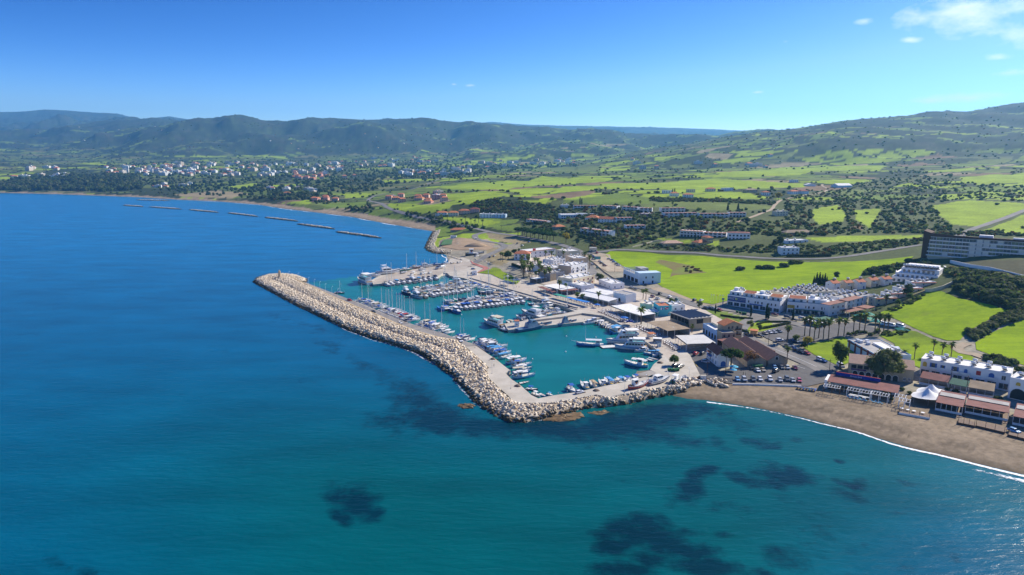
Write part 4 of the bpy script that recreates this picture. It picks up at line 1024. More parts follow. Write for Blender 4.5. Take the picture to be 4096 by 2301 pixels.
def heater_meshes():
 m=MB();m.tube((-.9,0,1.8),(.9,0,1.8),.58,.58,M_WMET,10)
 tank=m.mesh('water_tank',True)
 m=MB();m.add([(-.9,-1.7,.15),(.9,-1.7,.15),(.9,-.1,1.25),(-.9,-.1,1.25),(-.9,-1.65,.05),(.9,-1.65,.05),(.9,-.05,1.15),(-.9,-.05,1.15)],[(0,1,2,3),(7,6,5,4),(0,4,5,1),(1,5,6,2),(2,6,7,3),(3,7,4,0)],ROOFM['dark'])
 for x in (-.7,.7):m.tube((x,0,0),(x,0,1.5),.05,.05,M_STEEL,4);m.tube((x,-1.6,0),(x,-1.6,.2),.05,.05,M_STEEL,4)
 return tank,m.mesh('solar_panel')
HEAT=heater_meshes()
def solar_heater(parent,x,y,z,rz=0,s=1.0):
 rz=math.atan2(math.sin(SUN_AZ),-math.cos(SUN_AZ)) - parent.rotation_euler.z
 p=obj('solar_heater',HEAT[1],parent,loc=(x,y,z),rz=rz,scale=s*.95);obj('water_tank',HEAT[0],p)
def auto_z(A,at,h):
 if at=='base':return max(T(*A).z,1.8)
 z=2.0
 for _ in range(8):
  p=P(A[0],A[1],z+h);z=max(HT(p.x,p.y),1.8)
 return z
def frame(A,B,at,zb,h):
 z=zb + (h if at=='roof' else 0)
 a,b=P(A[0],A[1],z),P(B[0],B[1],z)
 d=Vector((b.x-a.x,b.y-a.y));W=d.length;rz=math.atan2(d.y,d.x)
 return Vector((a.x,a.y,zb)),rz,W
def depth_of(A,B,C,at,zb,h):
 o,rz,W=frame(A,B,at,zb,h);c=P(C[0],C[1],zb+(h if at=='roof' else 0));nn=Vector((-math.sin(rz),math.cos(rz)))
 return max(3.0,(Vector((c.x,c.y))-Vector((o.x,o.y))).dot(nn))
def bld(label,A,B,C=None,dep=10,h=6.0,zb=None,at='base',wall='white',roof='flat',roofm='white',floors=2,win=None,wstyle='win',wsize=(1.1,1.25),door=None,heaters=0,name='building',cat='building',parapet=.5,rise=None,over=.4,tanks_rz=None,group=None,open_front=False,W=None,floor_h=None):
 zb=auto_z(A,at,h) if name != 'kiosk' or zb is None else zb
 o,rz,W_=frame(A,B,at,zb,h);W=W or W_
 D=depth_of(A,B,C,at,zb,h) if C else dep
 e=empty(name,tuple(o),rz,label,cat,group)
 wm=WALLM[wall];rm=ROOFM[roofm];m=MB()
 if roof in ('flat','slab'):
  m.box(0,W,0,D,-2.5,h,wm);obj('wall',m.mesh('wall'),e)
  if roof=='flat':
   t=.22;m=MB();pp=parapet
   for bx in ((0,W,0,t),(0,W,D-t,D),(0,t,t,D-t),(W-t,W,t,D-t)):m.box(*bx,h+.002,h+pp,wm)
   obj('parapet',m.mesh('parapet'),e)
   m=MB();m.box(t,W-t,t,D-t,h-.1,h+.05,rm);obj('roof',m.mesh('roof'),e)
  else:
   m=MB();m.box(-over,W+over,-over,D+over,h+.003,h+.3,rm);obj('roof',m.mesh('roof'),e)
 elif roof in ('gable_x','gable_y'):
  rise=rise or (D if roof=='gable_x' else W)*.22
  m.box(0,W,0,D,-2.5,h,wm)
  t=.2
  if roof=='gable_x':
   for x in (0,W):pass
   m.add([(0,0,h),(0,D,h),(0,D/2,h+rise),(W,0,h),(W,D,h),(W,D/2,h+rise)],[(0,2,1),(3,4,5)],wm)
   k=rise/(D/2);y0=-over;z0=h-over*k
   prof=[(y0,z0),(D/2,h+rise),(D+over,z0)]
   rings=[[(x,y,z+.02) for y,z in prof]+[(x,y,z+t+.02) for y,z in prof[::-1]] for x in (-over,W+over)]
  else:
   m.add([(0,0,h),(W,0,h),(W/2,0,h+rise),(0,D,h),(W,D,h),(W/2,D,h+rise)],[(0,1,2),(3,5,4)],wm)
   k=rise/(W/2);z0=h-over*k
   prof=[(-over,z0),(W/2,h+rise),(W+over,z0)]
   rings=[[(x,y,z+.02) for x,z in prof]+[(x,y,z+t+.02) for x,z in prof[::-1]] for y in (-over,D+over)]
  obj('wall',m.mesh('wall'),e);m=MB();m.loft(rings,rm);obj('roof',m.mesh('roof'),e)
 elif roof=='hip':
  rise=rise or min(W,D)*.25
  m.box(0,W,0,D,-2.5,h,wm);obj('wall',m.mesh('wall'),e);m=MB();g=over;k=min(W,D)/2
  if W >= D:rd=[(k,D/2),(W-k,D/2)]
  else:rd=[(W/2,k),(W/2,D-k)]
  v=[(-g,-g,h),(W+g,-g,h),(W+g,D+g,h),(-g,D+g,h),(-g,-g,h+.2),(W+g,-g,h+.2),(W+g,D+g,h+.2),(-g,D+g,h+.2),(*rd[0],h+rise),(*rd[1],h+rise)]
  if W >= D:fs=[(4,5,9,8),(5,6,9),(6,7,8,9),(7,4,8)]
  else:fs=[(4,5,8),(5,6,9,8),(6,7,9),(7,4,8,9)]
  m.add(v,fs+[(0,1,5,4),(1,2,6,5),(2,3,7,6),(3,0,4,7),(3,2,1,0)],rm);obj('roof',m.mesh('roof'),e)
 fh=floor_h or (h-.3)/max(1,floors)
 for face,cols in (win or {}).items():
  L=W if face in 'fb' else D
  st=wstyle
  if isinstance(cols,tuple):cols,st=cols
  for fl in range(floors):
   for c in range(cols):
    s=L*(c+.5)/cols;(x,y),a=FACE[face](s,W,D)
    ws,hs=wsize;stt=st
    z=fl*fh+.95
    if fl==0 and door and c in (door if isinstance(door,(tuple,list)) else (door,)) and face=='f':
     stt,ws,hs,z='wooddoor',1.1,2.1,.02
    if st in ('shop','open','arch'):z=fl*fh+.1
    nm='door' if 'door' in stt else 'window'
    obj(nm,win_mesh(min(ws,L/cols*.85),min(hs,fh-.5),stt),e,loc=(x,y,z),rz=a)
 rr_=random.Random(hash(label) % 1000 if False else len(label)*7+int(A[0]))
 hz_=math.pi - rz if tanks_rz is None else tanks_rz
 for k in range(heaters):
  nx=max(1,int(math.ceil(math.sqrt(heaters*W/max(D,1)))));i,j=k % nx,k//nx;ny=math.ceil(heaters/nx)
  solar_heater(e,W*(i+.5)/nx+rr_.uniform(-.3,.3),D*(j+.5)/ny+rr_.uniform(-.3,.3),h+.05,hz_*0+R(-25)-0*rz,1.0)
 e_=Bld();e_.e=e;e_.W=W;e_.D=D;e_.h=h;e_.rz=rz;e_.o=o;e_.zb=zb
 return e_
def part_box(bd,name,x0,x1,y0,y1,z0,z1,m,parent=None):
 mm=MB();mm.box(x0,x1,y0,y1,z0,z1,m);return obj(name,mm.mesh(name),parent or bd.e)
def balcony(bd,face,s,w,z,d=1.2,mrail=None,hr=.95):
 (x,y),a=FACE[face](s,bd.W,bd.D)
 mm=MB();mm.box(-w/2,w/2,-d,-.01,-.15,0,M_TRIM);b_=obj('balcony',mm.mesh('balcony'),bd.e,loc=(x,y,z),rz=a)
 mm=MB();r=mrail or M_TRIM
 mm.box(-w/2,w/2,-d,-d+.08,.003,hr,r);mm.box(-w/2,-w/2+.08,-d+.09,-.02,.003,hr,r);mm.box(w/2-.08,w/2,-d+.09,-.02,.003,hr,r)
 obj('railing',mm.mesh('railing'),b_)
def window(bd,face,s,z,w,h,style):
 (x,y),a=FACE[face](s,bd.W,bd.D)
 return obj('door' if 'door' in style else 'window',win_mesh(w,h,style),bd.e,loc=(x,y,z),rz=a)
def canopy(label,A,B,C=None,dep=8,h=3.4,zb=2.0,at='roof',roofm='canvas',tilt=0.0,thick=.18,posts=4,back=None,cat='canopy',name='canopy',post_m=None,rail=False,valance=None,group=None):
 zb=auto_z(A,at,h)
 o,rz,W=frame(A,B,at,zb,h);D=depth_of(A,B,C,at,zb,h) if C else dep
 e=empty(name,tuple(o),rz,label,cat,group);m=MB()
 m.add([(0,0,h),(W,0,h),(W,D,h+tilt),(0,D,h+tilt),(0,0,h+thick),(W,0,h+thick),(W,D,h+tilt+thick),(0,D,h+tilt+thick)],[(3,2,1,0),(4,5,6,7),(0,1,5,4),(1,2,6,5),(2,3,7,6),(3,0,4,7)],ROOFM[roofm]);obj('roof',m.mesh('roof'),e)
 if valance is not None:
  m=MB();m.box(0,W,-.06,-.01,h-.5,h+.1,valance);obj('valance',m.mesh('valance'),e)
 for k in range(posts):
  for y in (.15,D-.15):
   x=.12+(W-.24)*k/max(1,posts-1);zt=h+tilt*y/D
   m=MB();m.box(-.07,.07,-.07,.07,-.8,zt,post_m or M_WMET);obj('post',m.mesh('post'),e,loc=(x,y,0))
 if back is not None:
  m=MB();m.box(.2,W-.2,D-.5,D-.25,-.5,h-.1,WALLM[back]);obj('wall',m.mesh('wall'),e)
 if rail:
  m=MB();m.box(.2,W-.2,.2,.28,0,.9,M_WMET);obj('railing',m.mesh('railing'),e)
 e_=Bld();e_.e=e;e_.W=W;e_.D=D;e_.h=h;e_.rz=rz;e_.o=o;e_.zb=zb
 return e_
def text_mesh(s,size,mat_,extrude=.02,align='CENTER'):
 c=bpy.data.curves.new('lettering','FONT');c.body=s;c.size=size;c.extrude=extrude;c.align_x=align;c.align_y='CENTER';c.resolution_u=2
 o=bpy.data.objects.new('tmp',c);COL.objects.link(o);dg=bpy.context.evaluated_depsgraph_get();dg.update()
 me=bpy.data.meshes.new_from_object(o.evaluated_get(dg));me.transform(Matrix.Rotation(math.pi/2,4,'X'));bpy.data.objects.remove(o);bpy.data.curves.remove(c)
 me.materials.clear();me.materials.append(mat_);me.name='lettering'
 return me
# village behind the marina
b=bld('long white two-storey building with a terracotta roof edge beyond the palms',(2115,1007),(2223,996),dep=15,h=7,at='roof',roofm='white',floors=2,win=dict(f=6),wsize=(1.3,1.2))
part_box(b,'eave',-.2,b.W+.2,-.9,-.02,b.h+.2,b.h+.55,ROOFM['terra']);part_box(b,'sign',b.W*.22,b.W*.32,3,3.5,b.h+.1,b.h+2.2,M_REDP)
b=bld('white wing with a low hipped terracotta roof beside the palm grove',(2057,1016),(2120,1017),dep=12,h=6,at='roof',roof='hip',roofm='terra',floors=2,win=dict(f=4,l=(3,'arch')),wsize=(1.4,2))
bld('beige flat-roofed house at the top of the village street',(2225,1000),(2262,1008),dep=18,h=7,at='roof',wall='cream',roofm='white',floors=2,win=dict(f=2),heaters=3)
bld('beige two-storey flats above the white roofs, with water tanks',(2262,1024),(2296,1036),dep=15,h=6.5,at='roof',wall='beige',floors=2,win=dict(f=3,l=2),heaters=4)
b=bld('white three-storey apartment house with arched balconies and beige side',(2285,1067),(2350,1054),dep=14,h=8.6,at='roof',wall='white',floors=3,win=dict(f=(4,'arch')),wsize=(2.2,1.5),heaters=6)
part_box(b,'side_wall',-.08,-.01,0,b.D,-.5,b.h,WALLM['beige']);window(b,'l',3,4,1,1.2,'win');window(b,'l',9,4,1,1.2,'win');window(b,'l',6,1,1,1.2,'win')
for k in range(3):balcony(b,'f',b.W*(k+.5)/3,4.5,5.6,1.0)
b=bld('low white arcaded terrace block with cluttered flat roof',(2228,1119),(2327,1146),dep=12,h=4.5,at='roof',floors=1,win=dict(f=(8,'arch')),wsize=(1.8,2.6),heaters=4)
window(b,'r',4,1,1,1.3,'win');window(b,'r',8,1,1,1.3,'win')
b=bld('white flats with red shutters above the arcaded terrace',(2290,1119),(2379,1101),dep=15,h=6.8,at='roof',wall='cream',floors=2,win=dict(f=(5,'red'),r=2),wsize=(.9,1.4),heaters=6)
bld('small white bungalow with flat roof beside the round dark tree',(2395,1119),(2447,1138),C=(2488,1131),h=3.9,at='roof',floors=1,win=dict(f=3,r=2),wsize=(1.0,1.1),heaters=2)
bld('wide white flat-roofed restaurant behind the promenade',(2331,1164),(2425,1183),dep=17,h=4.2,at='roof',floors=1,win=dict(f=(5,'shop')),wsize=(3.5,2.6))
canopy('long white sloping canopy over the shaded restaurant front',(2306,1177),(2434,1207),dep=9,h=3.2,roofm='canvas',tilt=.9,posts=7,back='white')
b=bld('white and pale blue cube house with a painted wall behind the canopies',(2505,1182),(2545,1176),C=(2477,1166),h=5.8,at='roof',wall='white',roofm='grey',floors=2,heaters=0)
part_box(b,'mural',-.07,-.01,.5,b.D-.5,1,b.h-.3,WALLM['pblue']);window(b,'l',b.D*.5,.2,2.2,2.6,'arch')
b=bld('dark grey and brown building with solar panels on its flat roof',(2200,1097),(2258,1089),dep=14,h=6.2,at='roof',wall='grey',roofm='grey',floors=2,win=dict(f=(4,'open')),wsize=(.8,1.3),heaters=5)
part_box(b,'render_panel',.4,b.W*.42,-.08,-.01,0,b.h-.1,WALLM['stone'])
canopy('white pergola canopy with grey screens beside the palm grove',(2145,1118),(2187,1111),dep=8,h=3.8,roofm='canvas',posts=3,back='grey')
canopy('flat white canopy roof before the arcaded terrace',(2173,1143),(2246,1161),dep=14,h=3.6,roofm='canvas',posts=5,back='grey')
canopy('narrow dark red canopy along the promenade cafe',(2150,1148),(2208,1170),dep=4,h=2.9,roofm='maroon',posts=6)
canopy('dark brown awning before the white restaurant',(2246,1166),(2316,1160),dep=8,h=3.2,roofm='maroon',posts=4,back='grey')
bld('beige block with flat roof and water tanks behind the grey building',(2212,1076),(2268,1068),dep=16,h=5.8,at='roof',wall='beige',floors=2,win=dict(f=4),heaters=6)
bld('small beige house wedged behind the arched apartment house',(2232,1056),(2262,1066),dep=10,h=5.2,at='roof',wall='beige',floors=2,win=dict(f=2),heaters=3)
bld('bright blue shop with a low white roof behind the palms',(2172,1040),(2214,1047),dep=11,h=4.2,at='roof',wall='blue',floors=1,win=dict(f=(3,'shop')),wsize=(2.5,2.2))
bld('white flat-roofed flats with many water tanks in the middle of the village',(2214,1043),(2262,1036),dep=12,h=5.4,at='roof',wall='white',floors=2,win=dict(f=4),heaters=6)
bld('low white flats crowded with tanks next to the palm grove',(2160,1066),(2208,1060),dep=12,h=5.0,at='roof',wall='white',floors=2,win=dict(f=4),heaters=5)
bld('small white kiosk hut on the pier head with a terracotta roof',(2058,1307),(2077,1307),dep=3.2,h=3.2,zb=ZQ,at='base',roof='slab',roofm='terra',floors=1,win=dict(f=1,r=1),wsize=(.7,.8),over=.1,name='kiosk',cat='hut')
bld('small white box kiosk beside the boatyard slipway',(1887,1101),(1908,1101),dep=3.5,h=3.0,zb=ZQ,floors=1,win=dict(f=1),wsize=(.9,.8),name='kiosk',cat='hut')
bld('small cream guard house by the top junction',(2360,1008),(2388,1008),dep=6,h=4,floors=1,win=dict(f=2),name='hut',cat='hut',wall='cream')
# unfinished concrete building on the field edge
b=bld('unfinished white concrete building with open bays and roof frames',(2493,1109),(2558,1137),C=(2624,1126),h=6.2,wall='pblue',roofm='grey',floors=1)
for k in range(4):window(b,'f',b.W*(k+.5)/4.3,.1,b.W/4.3*.72,3.2,'open')
for k,s in enumerate((.18,.62)):window(b,'r',b.D*s,.1 if k==0 else .1,1.3,2.4,'open')
for s in (.30,.62):window(b,'r',b.D*s,4.4,1.1,1.6,'open')
part_box(b,'upper_wall',b.W*.72,b.W,b.D*.0,b.D,b.h+.51,b.h+2.8,WALLM['pblue']);part_box(b,'upper_wall',0,b.W*.30,b.D*.62,b.D,b.h+.51,b.h+2.6,WALLM['concrete'])
for k in range(7):
 x=b.W*.03+b.W*.66*k/6;part_box(b,'column',x,x+.35,.05,.4,b.h+.51,b.h+2.3,WALLM['pblue']);part_box(b,'beam',x,x+.35,.05,b.D*.6,b.h+2.31,b.h+2.6,WALLM['concrete'])
part_box(b,'beam',0,b.W*.72,.02,.45,b.h+2.62,b.h+2.9,WALLM['pblue']);part_box(b,'beam',0,b.W*.72,b.D*.55,b.D*.6,b.h+2.62,b.h+2.9,WALLM['concrete'])
# restaurant row on the east quay
b=canopy('white flat restaurant roof with green fascia beside the tables',(2444,1224),(2520,1252),dep=15,h=3.8,roofm='canvas',posts=5,back='turq',valance=mat('green_fascia',(.03,.18,.12)),name='restaurant',cat='restaurant')
b=canopy('white flat terrace roof with a cream front edge beside the date palm',(2500,1245),(2566,1264),dep=12,h=3.9,roofm='canvas',posts=4,back='grey',valance=mat('cream_fascia',(.62,.52,.32)),name='restaurant',cat='restaurant')
b=bld('turquoise dive-centre building painted with flags',(2614,1212),(2635,1227),C=(2676,1219),h=6.2,at='roof',wall='turq',roofm='terra',floors=2,win=dict(f=(1,'open')),wsize=(1.6,1.6),name='dive_centre',cat='shop')
balcony(b,'f',b.W*.5,b.W*.8,3.0,1.1);window(b,'r',b.D*.8,.9,.8,.9,'win')
m=MB();m.box(0,1.9,-.06,-.01,0,1.5,M_TRIM);m.add([(1.0,-.075,0),(1.9,-.075,0),(1.5,-.075,.75),(1.9,-.075,1.5),(1.0,-.075,1.5)],[(0,1,2,3,4)],M_BLUE)
o=obj('painted_flag',m.mesh('painted_flag'),b.e,loc=(b.W,b.D*.15,4.0),rz=math.pi/2)
m=MB();m.box(0,2.2,-.06,-.01,0,1.5,mat('flag_crimson',(.42,.06,.12)));m.add([(0,-.075,1.5),(0,-.075,1.1),(2.2,-.075,0),(2.2,-.075,.4)],[(0,1,2,3)],M_TRIM)
obj('painted_flag',m.mesh('painted_flag'),b.e,loc=(b.W,b.D*.5,4.2),rz=math.pi/2)
part_box(b,'roof_tank',1,2.2,b.D*.6,b.D*.6+1.2,b.h+.1,b.h+1.3,M_WMET)
canopy('turquoise lean-to awning beside the dive centre',(2585,1245),(2632,1250),dep=7,h=3.0,roofm='canvas',posts=3,back='turq')
bld('low white store with satellite dishes behind the dive centre',(2560,1215),(2610,1222),dep=13,h=4.2,at='roof',wall='cream',roofm='white',floors=1,heaters=3)
bld('low white yard building behind the solar-roof restaurant',(2690,1225),(2740,1222),dep=10,h=3.6,at='roof',floors=1,win=dict(f=2),heaters=2)
b=bld('two-storey beige restaurant with rows of dark solar panels on the roof',(2682,1251),(2759,1278),C=(2832,1264),h=6.9,at='roof',wall='stone',roofm='grey',roof='slab',over=.6,floors=2,name='restaurant',cat='restaurant')
part_box(b,'terrace_opening',.6,b.W-.6,-.06,-.01,3.7,6.4,M_OPEN_SHADE);part_box(b,'terrace_opening',b.W+.01,b.W+.06,b.D*.32,b.D*.62,3.7,6.4,M_OPEN_SHADE)  # solid wall behind; dark sheets paint the terrace's inner shade
for k in range(7):window(b,'f',b.W*(k+.7)/7.6,.9,.7,1.4,'win')
for k in range(6):part_box(b,'post',b.W*(k+.1)/5.4,b.W*(k+.1)/5.4+.15,-.14,-.07,3.4,6.8,M_STEEL)
m=MB();m.add([(0,0,.1),(b.W-.6,0,.1),(b.W-.6,1.9,.75),(0,1.9,.75),(0,0,.03),(b.W-.6,0,.03),(b.W-.6,1.9,.68),(0,1.9,.68)],[(0,1,2,3),(7,6,5,4),(0,4,5,1),(1,5,6,2),(2,6,7,3),(3,7,4,0)],ROOFM['dark']);sp=m.mesh('solar_panel')
k=0
while .3+k*2.7<b.D-2:obj('solar_panel',sp,b.e,loc=(.3,.3+k*2.7,b.h+.3));k+=1
canopy('flat brown-grey canopy roof over the shaded terrace restaurant',(2589,1290),(2670,1325),C=(2752,1312),h=3.6,roofm='brown',posts=6,back='grey',name='restaurant',cat='restaurant')
canopy('flat pale grey canopy roof over the terrace beside the stone tower house',(2702,1343),(2747,1377),C=(2850,1364),h=3.8,roofm='palegrey',posts=5,back='grey',valance=mat('wood_fascia',(.22,.15,.10)),name='restaurant',cat='restaurant')
b=bld('three-storey stone tower house with bright orange tiled roof',(2872,1291),(2898,1303),C=(2963,1296),h=8.6,at='roof',wall='stone',roof='gable_x',roofm='orange',rise=2.2,floors=3,over=.5,name='stone_house',cat='house')
for s,z in ((.25,6.4),(.72,6.4),(.25,3.4),(.72,3.4),(.45,6.6)):window(b,'r',b.D*s,z,.9,1.4,'wood')
balcony(b,'r',b.D*.75,3.2,5.6,1.1,M_WOOD);balcony(b,'r',b.D*.75,3.2,2.7,1.1,M_WOOD)
b=bld('stone stair annex below the orange-roofed tower house',(2867,1323),(2888,1335),C=(2938,1329),h=5.6,at='roof',wall='stone',roofm='grey',floors=2,win=dict(r=(3,'wood')),wsize=(.9,1.3),name='stone_house',cat='house')
m=MB();m.add([(0,-.5,0),(6,-.5,3.4),(6,-.5,3.0),(.7,-.5,0),(0,-1.6,0),(6,-1.6,3.4),(6,-1.6,3.0),(.7,-1.6,0)],[(0,1,2,3),(7,6,5,4),(0,4,5,1),(1,5,6,2),(2,6,7,3)],WALLM['grey']);obj('staircase',m.mesh('staircase'),b.e,loc=(b.W,1.5,0),rz=math.pi/2)
canopy('dark timber shed roof below the stone tower house',(2905,1372),(2968,1362),dep=7,h=3.2,roofm='maroon',posts=4,back='brown')
b=bld('white and blue hall with arched openings and a white roof terrace',(2812,1299),(2868,1331),C=(2892,1322),h=4.6,at='roof',wall='ltblue',roofm='white',floors=1,win=dict(f=(5,'arch')),wsize=(1.9,2.8),parapet=.9)
part_box(b,'terrace_wall',.3,b.W*.45,b.D-.5,b.D-.3,b.h+.1,b.h+1.6,WALLM['cream'])
b=bld('white two-storey house with dark red tiled roof and blue balcony',(2828,1387),(2871,1420),C=(2905,1409),h=6.0,at='roof',wall='white',roof='gable_x',roofm='darkred',rise=2.3,floors=2,win=dict(f=4),wsize=(.9,1.5),name='house',cat='house')
window(b,'r',b.D*.5,.05,2.4,2.7,'archblue');balcony(b,'f',b.W*.38,3.2,2.9,1.3,M_BLUE)
part_box(b,'porch_roof',b.W*.38-1.9,b.W*.38+1.9,-1.7,-.05,5.0,5.15,ROOFM['darkred'])
for k,(A,B,lab) in enumerate([((2988,1469),(3064,1468),'old stone warehouse with rusty brown roof behind the dry-leaved tree'),((3070,1467),(3147,1464),'old stone warehouse with rusty brown roof and a small arched gable window')]):
 b=bld(lab,A,B,dep=34,h=3.2,wall='rubble',roof='gable_y',roofm='rust',rise=3.0,floors=1,name='warehouse',cat='warehouse',zb=1.9)
 if k:window(b,'f',b.W*.45,3.4,1.5,1.5,'arch')
 part_box(b,'skylight_ridge',b.W*.5+1.2,b.W*.5+1.9,6,b.D-8,b.h+2.1,b.h+2.75,ROOFM['rust'])
bld('small orange kiosk on the edge of the car park',(3000,1343),(3026,1346),dep=3.5,h=3.0,wall='tan',roof='slab',roofm='orange',floors=1,win=dict(f=(2,'open')),wsize=(.9,1.0),name='kiosk',cat='hut',over=.5)
# white apartments on the field edge
def aristo(label,A,B,dep,lets,sign):
 b=bld(label,A,B,dep=dep,h=6.6,wall='white',roofm='grey',floors=1,parapet=.9,name='apartment_building',cat='apartments')
 n=max(4,int(b.W/4.2))
 for k in range(n):
  window(b,'f',b.W*(k+.5)/n,.15,b.W/n*.8,2.5,'shop')
  if not sign or k>n*.36:window(b,'f',b.W*(k+.35)/n,4.0,.8,1.5,'arch' if k % 2 else 'win')
  if k % 2==0 and (not sign or k>n*.36):window(b,'f',b.W*(k+.75)/n,4.0,.8,1.5,'arch')
 # set-back top floor in separate units
 for k in range(n//2):
  x0=b.W*(k+.04)/(n//2)*1.0;x1=b.W*(k+.96)/(n//2);y0=2.6+(k % 2)*.9
  part_box(b,'top_floor',x0,x1,y0,b.D-.4,b.h+.06,b.h+3.1,WALLM['white'])
  for q in (.3,.72):obj('window',win_mesh(1.3,1.9,'win'),b.e,loc=(x0+(x1-x0)*q,y0,b.h+.3))
  if k % 2==lets:
   m=MB();m.add([(x0+.5,y0-.5,b.h+2.9),(x1-.5,y0-.5,b.h+2.9),(x1-.5,y0+4,b.h+4.3),(x0+.5,y0+4,b.h+4.3),(x0+.5,y0+4,b.h+3.0),(x1-.5,y0+4,b.h+3.0)],[(0,1,2,3),(0,3,4),(1,5,2),(3,2,5,4),(0,4,5,1)],ROOFM['terra'] if k % 4==lets else ROOFM['orange']);obj('tiled_roof',m.mesh('tiled_roof'),b.e)
  else:part_box(b,'stair_tower',x0+1,x0+4,b.D*.5,b.D*.5+3,b.h+3.12,b.h+5.0,WALLM['white']);solar_heater(b.e,x1-1.5,b.D*.6,b.h+3.1,R(-30));solar_heater(b.e,x1-3.8,b.D*.75,b.h+3.1,R(-30))
  part_box(b,'glass_rail',x0,x1,.32,.38,b.h+.91,b.h+1.3,mat('rail_glass',(.10,.25,.38),(.08,.2,.3),1,.2,.5))
 window(b,'r',b.D*.3,4,.8,1.4,'win');window(b,'r',b.D*.6,4,.8,1.4,'win')
 return b
b=aristo('white three-storey apartment building with a long blue banner over its shops',(2908,1220),(3118,1252),14,1,True)
bn=part_box(b,'banner',.3,b.W*.36,-.16,-.02,3.3,6.6,mat('banner_blue',(.012,.06,.26),(.01,.05,.22),.5,.5))
obj('lettering',text_mesh('ARIST',2.3,M_TRIM),bn,loc=(b.W*.095,-.19,5.1))
m=MB();m.tube((0,0,0),(0,-.04,0),.85,.85,mat('sun_logo',(.55,.62,.16)),12);obj('logo',m.mesh('logo'),bn,loc=(b.W*.178,-.17,5.1))
obj('lettering',text_mesh('PROPERTY DEVELOPERS',.62,M_TRIM),bn,loc=(b.W*.275,-.19,5.4));obj('lettering',text_mesh('SALES OFFICE LATCHI',.5,M_TRIM),bn,loc=(b.W*.275,-.19,4.5))
part_box(b,'shop_fascia',b.W*.44,b.W*.68,-.5,-.02,2.75,3.5,M_BLUE)
b=aristo('white three-storey apartment building with a yellow shop sign',(3146,1251),(3306,1265),14,0,False)
sg=part_box(b,'sign',.2,4.6,-.18,-.02,3.3,5.4,M_YEL);obj('lettering',text_mesh('SUN CARS',.75,M_WOOD),sg,loc=(2.4,-.2,4.4))
part_box(b,'shop_awning',4.5,b.W*.9,-2.6,-.02,3.0,3.15,ROOFM['green'])
b=bld('plain white gabled end block beside the green parking canopies',(3321,1264),(3378,1257),dep=14,h=8.0,wall='white',floors=2,win=dict(f=3,r=2),wsize=(1.2,1.3),name='apartment_building',cat='apartments',heaters=4)
for A,B,dp,hh,lab in [((3318,1222),(3392,1206),6,9.5,'brown pergola roof over the upper white terraces'),((3392,1206),(3455,1190),6,9.5,'brown pergola roof stepping up behind the upper white terraces'),((3400,1250),(3470,1236),7,3.2,'low brown pergola roof beside the field edge'),((3470,1236),(3502,1228),7,3.2,'short brown pergola roof at the garden corner')]:
 canopy(lab,A,B,dep=dp,h=hh,zb=3.2,roofm='pergola',posts=3,name='pergola',cat='pergola')
bld('white stepped terrace flats behind the brown pergolas',(3385,1238),(3490,1218),dep=16,h=6.6,wall='white',roofm='grey',heaters=10,floors=2,win=dict(f=6),wsize=(1.4,1.6),name='apartment_building',cat='apartments',zb=3.5)
bld('cream apartment block with two rows of white water tanks',(3076,1163),(3172,1187),C=(3226,1172),h=7.6,zb=3.2,at='roof',wall='cream',roofm='grey',floors=2,win=dict(f=6,r=3),wsize=(1.1,1.3),heaters=14,name='apartment_building',cat='apartments')
b=bld('taller cream apartment block with tanks and glass balconies',(3169,1147),(3250,1171),C=(3310,1156),h=8.2,zb=4.0,at='roof',wall='cream',roofm='grey',floors=2,win=dict(f=5,r=3),wsize=(1.1,1.3),heaters=16,name='apartment_building',cat='apartments')
for z in (1.0,4.6):balcony(b,'r',b.D*.35,5,z+1.2,1.3,mat('rail_green',(.06,.35,.25)))
bld('long low white roof packed with white water tanks between the terraces',(3283,1196),(3424,1176),dep=15,h=6.0,zb=4.5,at='roof',wall='white',roofm='grey',floors=2,win=dict(f=8),heaters=26,name='apartment_building',cat='apartments')
for k,(u,v,z,wl_,tr_) in enumerate([(3330,1162,5.6,'white','win'),(3383,1160,5.9,'cream','win'),(3432,1157,6.4,'white','bluedoor'),(3484,1149,7.2,'cream','win'),(3535,1145,8.0,'white','blue')]):
 lab=['white gabled villa with red tile roof at the tank-roof end of the row','cream gabled villa with red tile roof, second in the stepped row','white gabled villa with blue doors in the middle of the stepped row','cream gabled villa with red tile roof, fourth in the stepped row','white gabled villa with red tile roof next to the stepped apartment block'][k]
 b=bld(lab,(u-30,v-7),(u,v),C=(u+27,v-3),h=5.0,zb=z,wall=wl_,roof='gable_y',roofm='terra',rise=1.7,floors=2,over=.15,name='villa',cat='villa')
 window(b,'r',b.D*.3,3.3,1.2,1.4 if tr_ != 'bluedoor' else 1.9,tr_);window(b,'r',b.D*.72,.05 if 'door' in tr_ else .2,1.1,2.1,tr_ if 'door' in tr_ else 'wooddoor');balcony(b,'r',b.D*.35,2.6,3.0,.9);window(b,'f',b.W*.4,3.2,.7,.7,'win')
 solar_heater(b.e,b.W*.42,b.D*.75,b.h+1.1,R(-30),1.1)
for k,(u,v,z) in enumerate([(3498,1228,4.2),(3545,1208,5.2),(3592,1187,6.2),(3642,1162,7.4)]):
 lab=['cream row house with red tiled eaves at the palm end of the lower row','white row house with red tiled eaves behind the garden trees','white row house with red tiled eaves before the tall dark tree','white row house with red tiled eaves below the stepped apartment block'][k]
 b=bld(lab,(u-26,v-8),(u,v),C=(u+42,v-17),h=5.6,zb=z,wall='cream' if k==0 else 'white',roofm='white',floors=2,win=dict(r=(3,'blue' if k==0 else 'win'),f=1),wsize=(.9,1.2),heaters=5,name='row_house',cat='house')
 part_box(b,'tiled_eave',b.W+.02,b.W+1.3,.1,b.D-.1,b.h-.1,b.h+.15,ROOFM['terra'])
